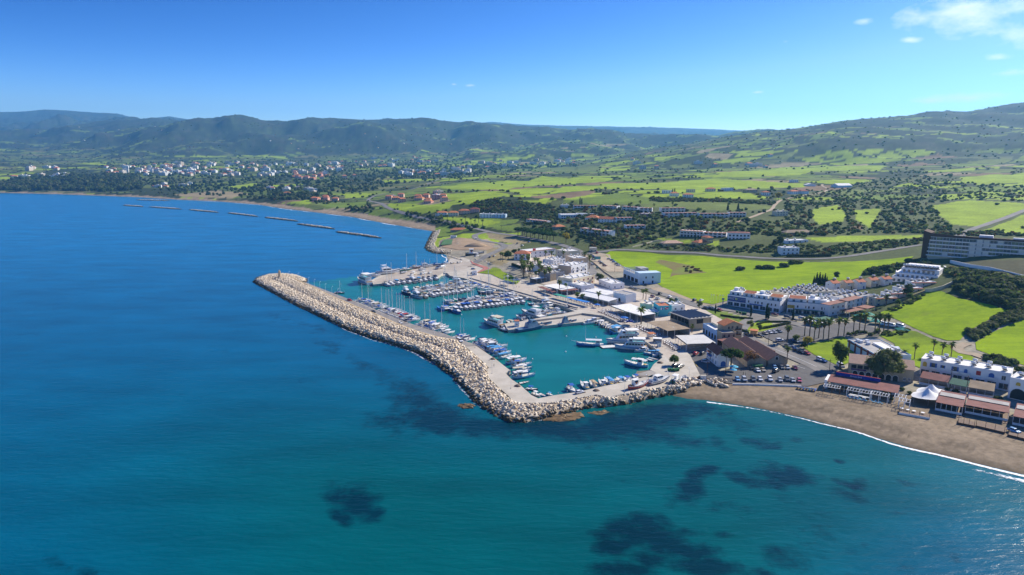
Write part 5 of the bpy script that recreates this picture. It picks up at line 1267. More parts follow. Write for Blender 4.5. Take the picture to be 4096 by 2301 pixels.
# stepped white apartment block
b=bld('stepped white apartment block with a row of white tanks on its roof',(3565,1128),(3745,1147),C=(3796,1121),h=3.8,zb=9.5,wall='white',roofm='white',floors=1,win=dict(f=(9,'win'),r=3),wsize=(1.6,2.0),name='apartment_building',cat='apartments',parapet=.9)
W_,D_=b.W,b.D
part_box(b,'second_tier',1.5,W_-.1,3.5,D_-.1,b.h+.06,b.h+3.6,WALLM['white']);part_box(b,'third_tier',4.5,W_-.25,7,D_-.25,b.h+3.62,b.h+7.0,WALLM['white'])
for k in range(8):obj('window',win_mesh(1.5,2.0,'win'),b.e,loc=(2.5+(W_-4)*(k+.3)/8,3.5,b.h+.3))
for k in range(7):obj('window',win_mesh(1.5,1.9,'win'),b.e,loc=(5.5+(W_-7)*(k+.3)/7,7,b.h+3.9))
for k in range(5):part_box(b,'terrace_wall',1.5+(W_-3)*k/4.2,1.5+(W_-3)*k/4.2+.25,3.5,7,b.h+3.63,b.h+4.7,WALLM['white'])
for z in (.6,4.2,7.6):obj('window',win_mesh(2.4,1.6,'win'),b.e,loc=(W_,D_*.65,z),rz=math.pi/2)
part_box(b,'tiled_awning',W_*.62,W_*.9,5.2,7.0,b.h+6.2,b.h+6.4,ROOFM['terra'])
for k in range(16):solar_heater(b.e,5.5+(W_-7)*(k+.5)/16,9+(k % 2)*1.8,b.h+7.0,R(-35),1.25)
# dark brown hotel on the slope
zb_=T(3706,1038).z
o,rz,W0=frame((3706,1038),(4096,1070),'base',zb_,0);W0 *= 1.42
b=bld('long modern hotel with dark brown roof screen, white floor slabs and rows of glass',(3706,1038),(4096,1070),dep=17,h=3.6,zb=zb_,wall='cream',roof='slab',roofm='white',over=.1,floors=1,name='hotel',cat='hotel',W=W0)
W_,D_=b.W,b.D;fl=3.15
part_box(b,'brown_core',-1.0,W_,1.7,D_,b.h+.32,b.h+5*fl+.8,WALLM['brown'])
m=MB();m.add([(-4.2,-.9,-1),(-.9,-.9,-1),(1.4,-.9,b.h+5*fl+3.4),(-4.2,-.9,b.h+5*fl+5.2),(-4.2,D_,-1),(-.9,D_,-1),(1.4,D_,b.h+5*fl+3.4),(-4.2,D_,b.h+5*fl+5.2)],[(0,1,2,3),(7,6,5,4),(0,3,7,4),(1,5,6,2),(3,2,6,7)],WALLM['brown']);obj('end_wall',m.mesh('end_wall'),b.e)
m=MB();pts=[(1.0,b.h+5*fl+3.5),(W_*.12,b.h+5*fl+2.7),(W_*.3,b.h+5*fl+2.2),(W_,b.h+5*fl+1.9)]
m.loft([[(x,-1.2,b.h+5*fl+.47),(x,-.7,b.h+5*fl+.47),(x,-.7,z),(x,-1.2,z)] for x,z in pts],WALLM['brown']);obj('roof_screen',m.mesh('roof_screen'),b.e)
nb_=int(W_/4.6)
M_HG=[mat('hotel_glass_green',(.19,.29,.20),(.14,.22,.16),.3,.15,.5),mat('hotel_glass_dark',(.10,.16,.20),(.07,.12,.15),.3,.12,.5),mat('hotel_glass_painted_reflection',(.85,.88,.88),(.75,.8,.8),.3,.3,.5)]  # bright panes: reflected sky painted as a near-white base colour
pane=[]
for mg in M_HG:
 m=MB();m.box(-1.95,1.95,-.05,.05,.35,fl-.32,mg);m.box(-.05,.05,-.08,.06,.35,fl-.32,M_TRIM);pane.append(m.mesh('window'))
rh=random.Random(4)
for f_ in range(5):
 z=b.h+f_*fl
 part_box(b,'floor_slab',-.6+f_*.35,W_,-1.5,1.68,z+.31,z+.62,M_TRIM);part_box(b,'balcony_front',-.6+f_*.35,W_,-1.6,-1.51,z+.05,z+1.05,M_TRIM)
 for k in range(nb_):
  x=3.0+k*4.6
  if x>W_-3:break
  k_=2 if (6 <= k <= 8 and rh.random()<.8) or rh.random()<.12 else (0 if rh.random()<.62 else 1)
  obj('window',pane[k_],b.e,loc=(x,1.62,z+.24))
for k in range(nb_):
 part_box(b,'partition',.65+k*4.6,.85+k*4.6,-.4,1.6,b.h+.65,b.h+5*fl+.2,WALLM['pblue'])
part_box(b,'floor_slab',1.2,W_,-1.5,1.68,b.h+5*fl+.21,b.h+5*fl+.45,M_TRIM)
for k in range(9):part_box(b,'opening',16+k*6.2,18.2+k*6.2,-.07,-.01,0,2.3,M_OPEN_SHADE)  # dark sheets paint the shade of ground-floor openings
part_box(b,'roof_room',W_*.36,W_*.46,8,13,b.h+5*fl+.82,b.h+5*fl+3.2,WALLM['white']);part_box(b,'vent',W_*.25,W_*.26,7,8,b.h+5*fl+.82,b.h+5*fl+2.2,WALLM['white']);part_box(b,'roof_room',W_*.60,W_*.68,8,12,b.h+5*fl+.82,b.h+5*fl+2.4,WALLM['white'])
q=[T(3800,1052),T(3880,1070),T(3960,1082),T(4096,1116),T(4250,1150)]
for i_ in range(len(q)):q[i_]=Vector((q[i_].x,q[i_].y,q[i_].z+1.2))
def slope_wall(label,pts,hgt,thick,mat_,name='retaining_wall',cat='wall'):
 m_=MB();n_=len(pts);rings=[]
 for i in range(n_):
  d=pts[min(i+1,n_-1)]-pts[max(i-1,0)];d=Vector((d.x,d.y)).normalized();w=Vector((-d.y,d.x))*thick/2;p=pts[i]
  rings.append([(p.x-w.x,p.y-w.y,p.z-3),(p.x-w.x,p.y-w.y,p.z+hgt),(p.x+w.x,p.y+w.y,p.z+hgt),(p.x+w.x,p.y+w.y,p.z-3)])
 m_.loft(rings,mat_);return obj(name,m_.mesh(name),label=label,cat=cat)
slope_wall('long white retaining wall on the slope below the brown hotel',q,1.2,.4,WALLM['white'])
slope_wall('curved pale retaining wall below the stepped white apartment block',[T(3700,1170),T(3730,1168),T(3770,1158),T(3810,1140),T(3835,1122)],2.6,.5,WALLM['cream'])
slope_wall('pale garden wall along the field below the row houses',[T(3590,1212),T(3640,1192),T(3700,1170)],1.6,.4,WALLM['tan'])
slope_wall('pale boundary wall beside the field track',[T(2530,990),T(2570,980),T(2610,968),T(2650,962)],1.0,.4,WALLM['cream'])
slope_wall('low dark wall along the village street beside the dirt car park',[T(2368,1047),T(2420,1092),T(2450,1112),T(2490,1140)],.9,.4,WALLM['rubble'])
# beach-front buildings
b=bld('stone beach bar with pale tan tiled roof and a purple sign board',(3394,1503),(3651,1535),dep=13,h=6.3,zb=2.2,wall='stone',roof='gable_x',roofm='tan',rise=2.6,floors=1,name='beach_bar',cat='restaurant')
W_=b.W
for k in range(7):window(b,'f',W_*(.10+.105*k),.1,2.1,2.7,'arch')
for k in range(4):part_box(b,'loggia_shade_panel',W_*(.03+.10*k),W_*(.03+.10*k)+W_*.08,-.07,-.01,4.0,5.6,M_OPEN_SHADE)  # flat dark sheets, shade of the loggia painted on
for k in (1,2):window(b,'f',W_*(.80+.07*k),1+(k-1)*.1,.9,1.2,'win')
sg=part_box(b,'sign',W_*.03,W_*.27,-.16,-.02,3.1,3.8,mat('sign_purple',(.06,.02,.16)));obj('lettering',text_mesh('PORTO  LATCHI',.55,mat('sign_orange',(.6,.3,.12))),sg,loc=(W_*.15,-.19,3.45))
b=canopy('long red-brown terrace roof of the beach bar',(3310,1527),(3592,1575),dep=9,h=3.2,zb=1.9,roofm='maroon',tilt=.8,posts=9,back='pblue',name='beach_terrace',cat='restaurant')
part_box(b,'end_wall',-1.2,-.2,0,9,0,3.9,WALLM['white'])
m=MB();m.box(0,17.5,0,.25,0,1.7,mat('fascia_blue',(.02,.035,.32)));o=obj('fascia_sign',m.mesh('fascia_sign'),b.e,loc=(2.0,9.1,3.9));m=MB();m.box(0,17.5,-.1,.3,1.72,1.85,M_REDP);obj('trim',m.mesh('trim'),o)
obj('lettering',text_mesh('BEACH BAR',.9,M_TRIM),o,loc=(8,-.03,.85))
for A,B,dp,lab in [((3292,1570),(3356,1581),3.5,'weathered timber pergola at the end of the beach terrace'),((3385,1585),(3480,1603),4,'blue-white pergola frame over the sunbeds'),((3478,1600),(3548,1614),4,'white slatted pergola over the beach tables'),((3575,1612),(3618,1620),4,'white crossed pergola frame beside the tent'),((3592,1630),(3636,1638),4,'small white pergola frame on the lowest deck')]:
 z_d=auto_z(A,'base',0)+.35;o_,rz_,W_=frame(A,B,'base',z_d,0);e=empty('pergola',tuple(o_),rz_,lab,'pergola')
 for x in (0,W_/2,W_):
  for y in (0,dp):
   m=MB();m.box(-.09,.09,-.09,.09,-.8,2.7,M_WMET if 'timber' not in lab else M_WOOD);obj('post',m.mesh('post'),e,loc=(x,y,0))
 for y in (0,dp):
  m=MB();m.box(-.2,W_+.2,-.08,.08,2.71,2.9,M_WMET);obj('beam',m.mesh('beam'),e,loc=(0,y,0))
 nsl=int(W_/1.0)+1;m=MB();m.box(-.06,.06,-.4,dp+.4,2.91,3.03,M_WMET);sl=m.mesh('slat')
 for k in range(nsl):obj('slat',sl,e,loc=(W_*k/(nsl-1),0,0))
b=bld('long white apartment block with blue shutters and roof tanks behind the beach bars',(3685,1436),(4045,1497),dep=11,h=7.4,zb=2.4,at='roof',wall='white',roofm='white',floors=1,name='apartment_building',cat='apartments',heaters=11,parapet=.35)
W_=b.W
for s,w,h_,z,st in [(.05,1.6,2.2,4.2,'archyellow'),(.15,1.5,2.1,4.3,'blue'),(.26,1.0,1.3,4.8,'blue'),(.40,1.5,2.1,4.3,'blue'),(.52,1.3,1.9,4.3,'archblue'),(.66,1.7,1.9,4.4,'reddoor'),(.80,2.0,2.2,4.2,'archblue'),(.93,1.4,1.8,4.2,'win')]:window(b,'f',W_*s,z,w,h_,st)
for s in (.15,.40,.52,.80):balcony(b,'f',W_*s,3.4,4.0,1.2,M_TRIM,.7)
for k in range(8):window(b,'f',W_*(k+.5)/8,.1,W_/8*.8,2.6,'shop')
b=bld('tall white end house with a big dark archway and a yellow window',(4041,1513),(4160,1537),dep=11,h=8.6,zb=2.4,at='roof',wall='white',roofm='white',floors=1,name='house',cat='house',heaters=2)
window(b,'f',3.4,.1,5.2,4.6,'arch');window(b,'f',3.0,6.0,1.6,1.5,'archyellow');window(b,'f',8.4,5.6,1.6,1.9,'archyellow')
for A,B,dp,rm_,lab in [((3679,1511),(3792,1532),6,'maroon','sloping dark red awning with a white shop front'),((3795,1535),(3868,1550),5,'green','dark green awning with a blue sign strip'),((3873,1550),(3977,1568),7,'brown','sloping brown canvas awning over the street cafe')]:
 canopy(lab,A,B,dep=dp,h=3.0,zb=2.3,roofm=rm_,tilt=1.5,posts=4,back='grey',name='awning',cat='awning',rail=True)
for A,B,C_,rm_,lab in [((3743,1610),(3852,1631),(3881,1588),'maroon','beach restaurant with red-brown curved roof and grey ridge strip'),((3862,1621),(4036,1654),(4024,1610),'maroon','beach restaurant with long mauve-brown roof and white pergola'),((4052,1666),(4190,1694),(4180,1640),'maroon','beach restaurant with plain maroon roof at the end of the row')]:
 b=canopy(lab,A,B,C=C_,h=3.3,zb=1.9,roofm=rm_,tilt=.5,posts=6,back='grey',rail=True,name='beach_restaurant',cat='restaurant')
 part_box(b,'deck',-.3,b.W+.3,-2.5,b.D,-.9,-.05,mat('deck_wood',(.22,.15,.10),(.16,.11,.08),.8,.85))
 part_box(b,'ridge_strip',.3,b.W-.3,b.D*.55,b.D*.85,b.h+.62,b.h+.72,ROOFM['grey'])
for A,B,dp,lab in [((3595,1650),(3720,1672),4,'low white-edged deck with round white tables above the beach'),((3830,1690),(3900,1704),5,'small timber deck with posts below the slatted pergola'),((3902,1702),(4020,1730),6,'wide brown timber deck raised above the shingle'),((4030,1738),(4150,1768),6,'brown timber deck at the end of the beach bars')]:
 z_d=max(auto_z(A,'base',0),auto_z(B,'base',0))+.5;o_,rz_,W_=frame(A,B,'base',z_d,0);e=empty('beach_deck',tuple(o_),rz_,lab,'deck')
 npl=7
 for k in range(npl):
  m=MB();m.box(0,W_,.02,dp/npl-.03,-.12,.0,mat('deck_wood',(.22,.15,.10)));obj('plank',m.mesh('plank'),e,loc=(0,dp*k/npl,.0))
 m=MB();m.box(0,W_,-.1,-.01,-1.2,.12,M_TRIM if 'white' in lab else M_WOOD);obj('edge_board',m.mesh('edge_board'),e)
 for k in range(4):
  m=MB();m.box(-.07,.07,-.07,.07,-1.4,2.2,M_WOOD);obj('post',m.mesh('post'),e,loc=(.2+(W_-.4)*k/3,.1,0))
# tents
for k,(u,v,s) in enumerate([(3722,1584,6.2),(3706,1602,6.6)]):
 c=P(u,v,2.4);m=MB();K=16;rings=[]
 for f_ in (1.0,.75,.5,.3,.15,.05):
  rings.append([(math.cos(a)*s*f_*(1+.06*math.cos(4*a)),math.sin(a)*s*.75*f_*(1+.06*math.cos(4*a)),2.1+3.4*(1-f_)**1.9) for a in [2*math.pi*i/K for i in range(K)]])
 m.loft(rings,ROOFM['canvas'],cap=False);e=empty('canvas_tent',tuple(c),.2,['white peaked canvas tent, the taller one next to the awnings','white peaked canvas tent beside the pergola frame'][k],'tent');obj('canvas',m.mesh('canvas',True),e)
 m=MB();m.tube((0,0,-.5),(0,0,5.6),.09,.06,M_STEEL,6);obj('pole',m.mesh('pole'),e)
 for a in range(6):m=MB();m.tube((0,0,-.5),(0,0,2.2),.06,.06,M_STEEL,5);obj('post',m.mesh('post'),e,loc=(math.cos(a*1.047)*s*.95,math.sin(a*1.047)*s*.71,0))
b=bld('flat-roofed commercial building with dark red columns and roof air units',(3392,1359),(3506,1422),C=(3608,1404),h=4.6,zb=3.0,at='roof',wall='pblue',roofm='grey',floors=1,name='commercial_building',cat='building',parapet=.35)
for k in range(5):part_box(b,'column',b.W*(k+.3)/4.6,b.W*(k+.3)/4.6+.9,-.5,-.02,-.5,b.h+.4,mat('column_red',(.20,.05,.045)))
part_box(b,'beam',0,b.W,-.45,-.1,b.h-.9,b.h-.3,mat('column_red',(.20,.05,.045)))
part_box(b,'roof_room',b.W*.3,b.W*.75,b.D*.5,b.D*.75,b.h+.06,b.h+1.0,WALLM['white'])
for x,y in ((.1,.15),(.18,.18),(.14,.4),(.3,.3),(.55,.8),(.62,.82),(.68,.84),(.6,.9)):part_box(b,'air_unit',b.W*x,b.W*x+1.8,b.D*y,b.D*y+1.4,b.h+.07,b.h+1.4,M_WMET)
# parking canopies
for k,(A,B,C_,rm_,zt,lab) in enumerate([((3283,1284),(3340,1276),(3348,1258),'green',3.2,'flat dark green parking canopy beside the apartments'),((3220,1282),(3290,1296),(3300,1274),'canvas',2.8,'flat white parking canopy beside the apartments')]):
 canopy(lab,A,B,C=C_,h=zt,zb=3.0,roofm=rm_,posts=4,name='parking_canopy',cat='canopy')
M_SAIL=mat('sail_green',(.03,.30,.21),(.025,.24,.17),.4,.8)
M_SAIL2=mat('sail_pale_green',(.34,.60,.52),(.30,.52,.46),.4,.8)
for k,(u,v,s,mm) in enumerate([(3445,1263,7,M_SAIL),(3475,1256,7,M_SAIL),(3470,1272,7,M_SAIL),(3505,1285,6,M_SAIL),(3545,1295,6.5,M_SAIL2),(3575,1300,6,M_SAIL2),(3610,1318,6,M_SAIL)]):
 c=P(u,v,6.0);m=MB();m.add([(-s*.5,-s*.5,0),(s*.5,-s*.5,-.5),(s*.55,s*.5,0),(-s*.5,s*.5,-.4),(0,0,1.3)],[(0,1,4),(1,2,4),(2,3,4),(3,0,4)],mm)
 e=empty('shade_sail',tuple(c),.25*k,'green peaked shade sail over parked cars beside the field' if mm is M_SAIL else 'pale washed-out green shade sail over the parked minibuses','shade sail','green shade sails' if mm is M_SAIL else 'pale shade sails')
 obj('canvas',m.mesh('canvas'),e)
 for x,y in ((-.5,-.5),(.5,-.5),(.55,.5),(-.5,.5)):m=MB();m.tube((0,0,-3.6),(0,0,.0),.08,.06,M_STEEL,5);obj('post',m.mesh('post'),e,loc=(x*s,y*s,-.3))
# resort rows and villas on the slope
def rowhouse(label,A,B,n_,h=6.0,dep=9,roofm='terra',wall='white',name='row_house',cat='houses',arch=True):
 b=bld(label,A,B,dep=dep,h=h,wall=wall,roofm='white',floors=1,name=name,cat=cat,parapet=.2)
 W_=b.W/n_
 for k in range(n_):
  x0=k*W_
  part_box(b,'party_wall',x0-.15,x0+.15,-1.6,b.D,-1.5,b.h+.55,WALLM[wall])
  window(b,'f',x0+W_*.5,.1,W_*.55,2.4,'arch' if arch else 'open');window(b,'f',x0+W_*.5,3.3,W_*.6,2.0,'open')
  part_box(b,'tiled_eave',x0+.2,x0+W_-.2,-1.5,b.D*.42,b.h+.22,b.h+.5,ROOFM[roofm]);part_box(b,'balcony',x0+.2,x0+W_-.2,-1.5,-.02,2.9,3.8,WALLM[wall])
 part_box(b,'party_wall',b.W-.15,b.W+.15,-1.6,b.D,-1.5,b.h+.55,WALLM[wall])
 return b
ROWS=[((2295,838),(2388,838),7,'white row of seven houses with terracotta eaves at the top of the resort'),((2407,838),(2468,841),4,'white row of houses beside the tall palms at the top of the resort'),((2490,842),(2552,847),4,'white row of houses behind the resort trees'),((2558,849),(2608,850),3,'short white row of houses next to the resort path'),((2645,850),(2738,849),6,'white row of houses with terracotta eaves below the twin dark pines'),((2657,871),(2786,869),7,'long white row of arched houses with chimneys in the resort'),((2797,873),(2914,873),7,'long white row of arched houses beside the block with dark balconies'),((2917,869),(2982,869),5,'white block with dark red balconies at the end of the resort row'),((2466,890),(2540,889),5,'white row with pink tiled eaves above the golden tree'),((2504,922),(2580,921),5,'white row of arched houses among the resort shrubs'),((2325,932),(2438,946),8,'long stepped white row behind the yellow tree'),((2108,894),(2190,903),7,'blue-shaded row with red roofs below the wooded bluff'),((2721,946),(2812,952),7,'white stepped terrace of flats with dark glazing beside the fields'),((2815,951),(2905,955),5,'white cubic terrace with dark red roofs beside the fields')]
for A,B,n_,lab in ROWS:rowhouse(lab,A,B,n_,h=5.8 if 'stepped terrace' not in lab else 6.8,arch='terrace' not in lab)
bld('white cubic building with dark red roof at the end of the stepped terrace',(2912,958),(3000,960),dep=11,h=7,floors=2,win=dict(f=(6,'open')),wsize=(2.0,1.7),roof='hip',roofm='maroon',rise=1.2)
bld('wide white resort main building with long flat roofs',(2244,878),(2330,877),dep=20,h=6.5,floors=2,win=dict(f=(9,'shop')),wsize=(2.6,1.9))
bld('white colonnade building beside the resort main building',(2300,866),(2420,870),dep=10,h=4,floors=1,win=dict(f=(14,'open')),wsize=(1.6,2.4))
bld('resort houses under orange hipped roofs',(2340,884),(2392,886),dep=14,h=4.5,floors=1,roof='hip',roofm='orange',win=dict(f=5))
bld('resort houses under terracotta roofs beside the pool terrace',(2392,890),(2462,894),dep=12,h=5,floors=2,roof='gable_x',roofm='terra',win=dict(f=6))
for A,B,rm_,wl_,lab,h_ in [((1742,866),(1788,866),'orange','white','white villa with orange roof by the green beside the coast road',6),((1790,866),(1833,866),'orange','cream','cream villa with orange roof by the green beside the coast road',6),((1834,858),(1880,858),'terra','beige','beige houses with terracotta roofs below the wooded bluff',6),((1878,852),(1918,852),'darkred','pink','pink house below the wooded bluff',6),((1918,872),(1968,873),'white','white','white flat-roofed house block below the bluff',6),((1970,872),(2022,873),'white','pblue','pale blue-white flats at the foot of the bluff',5.5),((1803,931),(1872,930),'pink','stone','beach restaurant with a pink-red roof near the point',3.6),((2222,921),(2263,919),'orange','stone','pavilion with an orange hipped roof behind the pines',4),((2655,988),(2732,986),'tan','tan','tan bungalow with tiled roof in a sandy yard',3.6),((2793,986),(2838,983),'terra','tan','tan house with terracotta roof beside the field road',3.6),((2828,976),(2852,975),'terra','tan','tan two-storey house with a water tank beside the field road',6.5),((3127,1021),(3196,1021),'white','white','white two-storey cubic house behind a clipped hedge',6.8),((3142,943),(3252,941),'brown','stone','long low brown farm shed among trees',3),((3146,976),(3232,973),'white','white','low white garden restaurant behind the hedge',3),((3107,865),(3152,864),'white','cream','cream hillside house with terraces beside the track',6),((2244,834),(2276,834),'white','white','white gabled house standing alone before the top resort row',5),((2565,868),(2610,868),'white','pink','pink flat block among the resort palms',4)]:
 rf={'white':'flat','pink':'hip'}.get(rm_,'hip');rm2='terra' if rm_=='pink' else rm_
 bld(lab,A,B,dep=11,h=h_,wall=wl_,roof=rf,roofm=rm2,floors=2 if h_>4.5 else 1,win=dict(f=4,r=2),wsize=(1.4,1.5),name='house',cat='house',heaters=2 if rf=='flat' else 0)
for k,(A,B,rm_,wl_,lab) in enumerate([((2652,775),(2692,775),'white','white','white flat house among scaffolded plots on the plateau'),((2683,786),(2716,786),'orange','white','white house with orange roof beside two cypresses'),((2735,792),(2774,792),'orange','white','white house with orange hipped roof behind the olive belt'),((2749,770),(2781,770),'white','cream','cream flat house on the plateau'),((2826,767),(2863,767),'terra','cream','cream house with red roof on the plateau'),((2898,765),(2933,764),'white','white','white flat house at the field edge'),((2985,772),(3029,771),'brown','stone','brown stone house beside the quarry yard'),((3050,782),(3081,782),'terra','white','white house with red roof beside the golden tree'),((3165,778),(3197,777),'terra','white','white villa with red roof beside the track'),((3203,777),(3235,776),'darkred','pblue','pale villa with dark roof beside the track'),((3163,730),(3193,730),'white','white','white farmhouse in the upper fields')]):
 bld(lab,A,B,dep=10,h=5.5,wall=wl_,roof='flat' if rm_=='white' else 'hip',roofm=rm_,floors=2,win=dict(f=4,r=2),wsize=(1.3,1.4),name='house',cat='house')
bld('pale blue-grey farm shed on the hillside',(3352,752),(3408,751),dep=20,h=5,wall='pblue',roof='gable_x',roofm='white',floors=1,name='farm_shed',cat='shed')
bld('white arched polytunnel on the plateau',(3226,745),(3264,745),dep=16,h=3,wall='white',roof='gable_y',roofm='white',floors=1,name='polytunnel',cat='shed',rise=3)
# far villages: single small houses
FARW=[(.66,.64,.60),(.62,.55,.45),(.58,.48,.38),(.56,.38,.32),(.70,.70,.69)]
FW=mat('far_wall',(1,1,1),(.92,.92,.92),.1,.85,objcol=True)
def far_house(w,d,h,roof,rm_):
 m=MB();m.box(-w/2,w/2,-d/2,d/2,-4,h,FW)
 k=max(2,int(w/3.2));fl=2 if h>4.5 else 1
 for f_ in range(fl):
  for i in range(k):x=-w/2+w*(i+.5)/k;m.box(x-.7,x+.7,-d/2-.05,-d/2+.02,f_*2.9+.9,f_*2.9+2.3,M_GLASS)
 if roof=='flat':m.box(-w/2+.4,w/2-.4,-d/2+.4,d/2-.4,h+.003,h+.25,ROOFM['white']);m.box(-w*.2,w*.1,0,d*.3,h+.26,h+2.2,FW)
 else:
  r=h+min(w,d)*.24;g=.4
  m.add([(-w/2-g,-d/2-g,h+.02),(w/2+g,-d/2-g,h+.02),(w/2+g,d/2+g,h+.02),(-w/2-g,d/2+g,h+.02),(-w/4,0,r),(w/4,0,r)],[(0,1,5,4),(1,2,5),(2,3,4,5),(3,0,4),(3,2,1,0)],ROOFM[rm_])
 return m.mesh('far_house')
FARME=[far_house(11,9,3.4,'flat',None),far_house(12,10,6.4,'flat',None),far_house(17,10,6.6,'flat',None),far_house(11,9,6,'hip','terra'),far_house(13,10,3.4,'hip','orange'),far_house(24,11,6.6,'flat',None),far_house(15,12,9.4,'flat',None)]
def in_px(u,v,poly):return bool(in_poly(np.array([u*1.]),np.array([v*1.]),poly)[0])
CL=[ # polygon, count, palette weights, descriptive place
 ([(420,668),(700,655),(1000,650),(1330,648),(1400,668),(1330,700),(1050,708),(700,706),(430,700)],160,'w','white house in the distant seaside town','distant town houses'),
 ([(1330,640),(1700,628),(1760,650),(1600,668),(1400,668)],24,'w','small pale house on the far edge of the distant town','far town edge houses'),
 ([(1560,690),(1720,680),(1880,668),(1900,695),(1760,705),(1580,708)],30,'w','white house of the compact village where the far road ends','compact white village'),
 ([(1900,650),(2080,640),(2300,636),(2310,662),(2100,668),(1920,675)],34,'w','white house of the smoky village below the far hills','smoky village houses'),
 ([(100,674),(240,670),(240,682),(100,684)],9,'w','white flat house in the upper row beyond the wood','upper white row'),
 ([(40,706),(285,702),(285,714),(40,720)],11,'w','white flat house in the lower row beyond the wood','lower white row'),
 ([(1050,760),(1130,745),(1250,748),(1255,775),(1160,785),(1060,782)],11,'w','white block of the beach hotel among trees','beach hotel blocks'),
 ([(1130,712),(1420,700),(1430,712),(1180,724)],12,'p','pink villa in a row beside cypresses','pink villas'),
 ([(1545,790),(1640,780),(1760,776),(1785,800),(1760,815),(1560,808)],16,'p','salmon villa of the walled hillside estate','salmon estate villas'),
 ([(1250,795),(1345,790),(1345,810),(1260,812)],5,'p','villa in the small cluster behind the long beach','villa cluster behind the beach'),
 ([(500,745),(800,735),(820,752),(520,760)],7,'m','scattered low house near the far beach','houses near the far beach'),
 ([(620,668),(780,690),(640,705)],6,'l','long white hotel building in front of the town','long hotels before the town'),
 ([(2480,640),(2900,630),(3300,620),(3500,640),(3000,690),(2500,690)],12,'m','lone farmhouse in the upper green fields','lone farmhouses'),
 ([(300,500),(700,500),(800,560),(300,580)],7,'m','tiny white house on the slopes of the far hills','far hillside houses'),
 ([(1100,540),(2100,520),(2200,600),(1000,610)],16,'m','tiny white house scattered on the long ridge','ridge houses'),
]
rf=random.Random(21)
for poly,cnt,kind_,lab,grp in CL:
 us=[p[0] for p in poly];vs_=[p[1] for p in poly];k=0;tries=0;placed=[]
 while k<cnt and tries<cnt*30:
  tries+=1
  u,v=rf.uniform(min(us),max(us)),rf.uniform(min(vs_),max(vs_))
  if not in_px(u,v,poly):continue
  p=T(u,v)
  if p.y>12000 or any(abs(p.x-q.x)<14 and abs(p.y-q.y)<16 for q in placed):continue
  placed.append(p);k+=1
  if kind_=='p':me_,c_=FARME[rf.choice((3,3,1,4))],rf.choice(((.68,.42,.33),(.70,.50,.38),(.66,.36,.30)))
  elif kind_=='l':me_,c_=FARME[5],FARW[4]
  else:me_,c_=FARME[rf.choice((0,1,1,2,3,3,4,6,4,5))],rf.choice((FARW[0],FARW[0],FARW[4],FARW[4],FARW[1],FARW[2]))
  s=1.1+.3*rf.random() if p.y<2600 else (1.45+.45*rf.random() if p.z<150 else .9)
  obj('far_house',me_,loc=(p.x,p.y,p.z),rz=rf.uniform(-.5,.5),label=lab,cat='house',group=grp,color=c_,scale=s)
# boats
M_HULL=mat('hull_gelcoat',(1,1,1),(.93,.93,.93),.8,.3,.5,objcol=True)
M_CANVAS=mat('boat_canvas',(1,1,1),(.85,.85,.85),1.2,.9,.2,objcol=True)
M_DECK=mat('boat_deck',(.74,.72,.67),(.62,.60,.55),1.0,.6)
M_TEAK=mat('teak_deck',(.40,.26,.14),(.33,.21,.11),1.2,.7)
M_CAB=mat('boat_white',(.82,.82,.81),(.74,.74,.73),.8,.35,.5)
M_BWIN=mat('boat_window',(.03,.035,.045),(.02,.025,.03),.8,.1,.6)
M_MAST=mat('mast_alloy',(.82,.82,.80),(.74,.74,.72),1,.4,.5)
M_OUTB=mat('outboard_black',(.03,.03,.035),(.02,.02,.025),1,.4)
M_ANTIF=mat('antifouling',(.30,.05,.04),(.24,.04,.03),.6,.8)
M_RUBB=mat('rubber_grey',(.42,.43,.45),(.35,.36,.38),1,.7)
M_ORANGE=mat('lifebuoy_orange',(.62,.12,.02),(.55,.10,.02),1,.6)
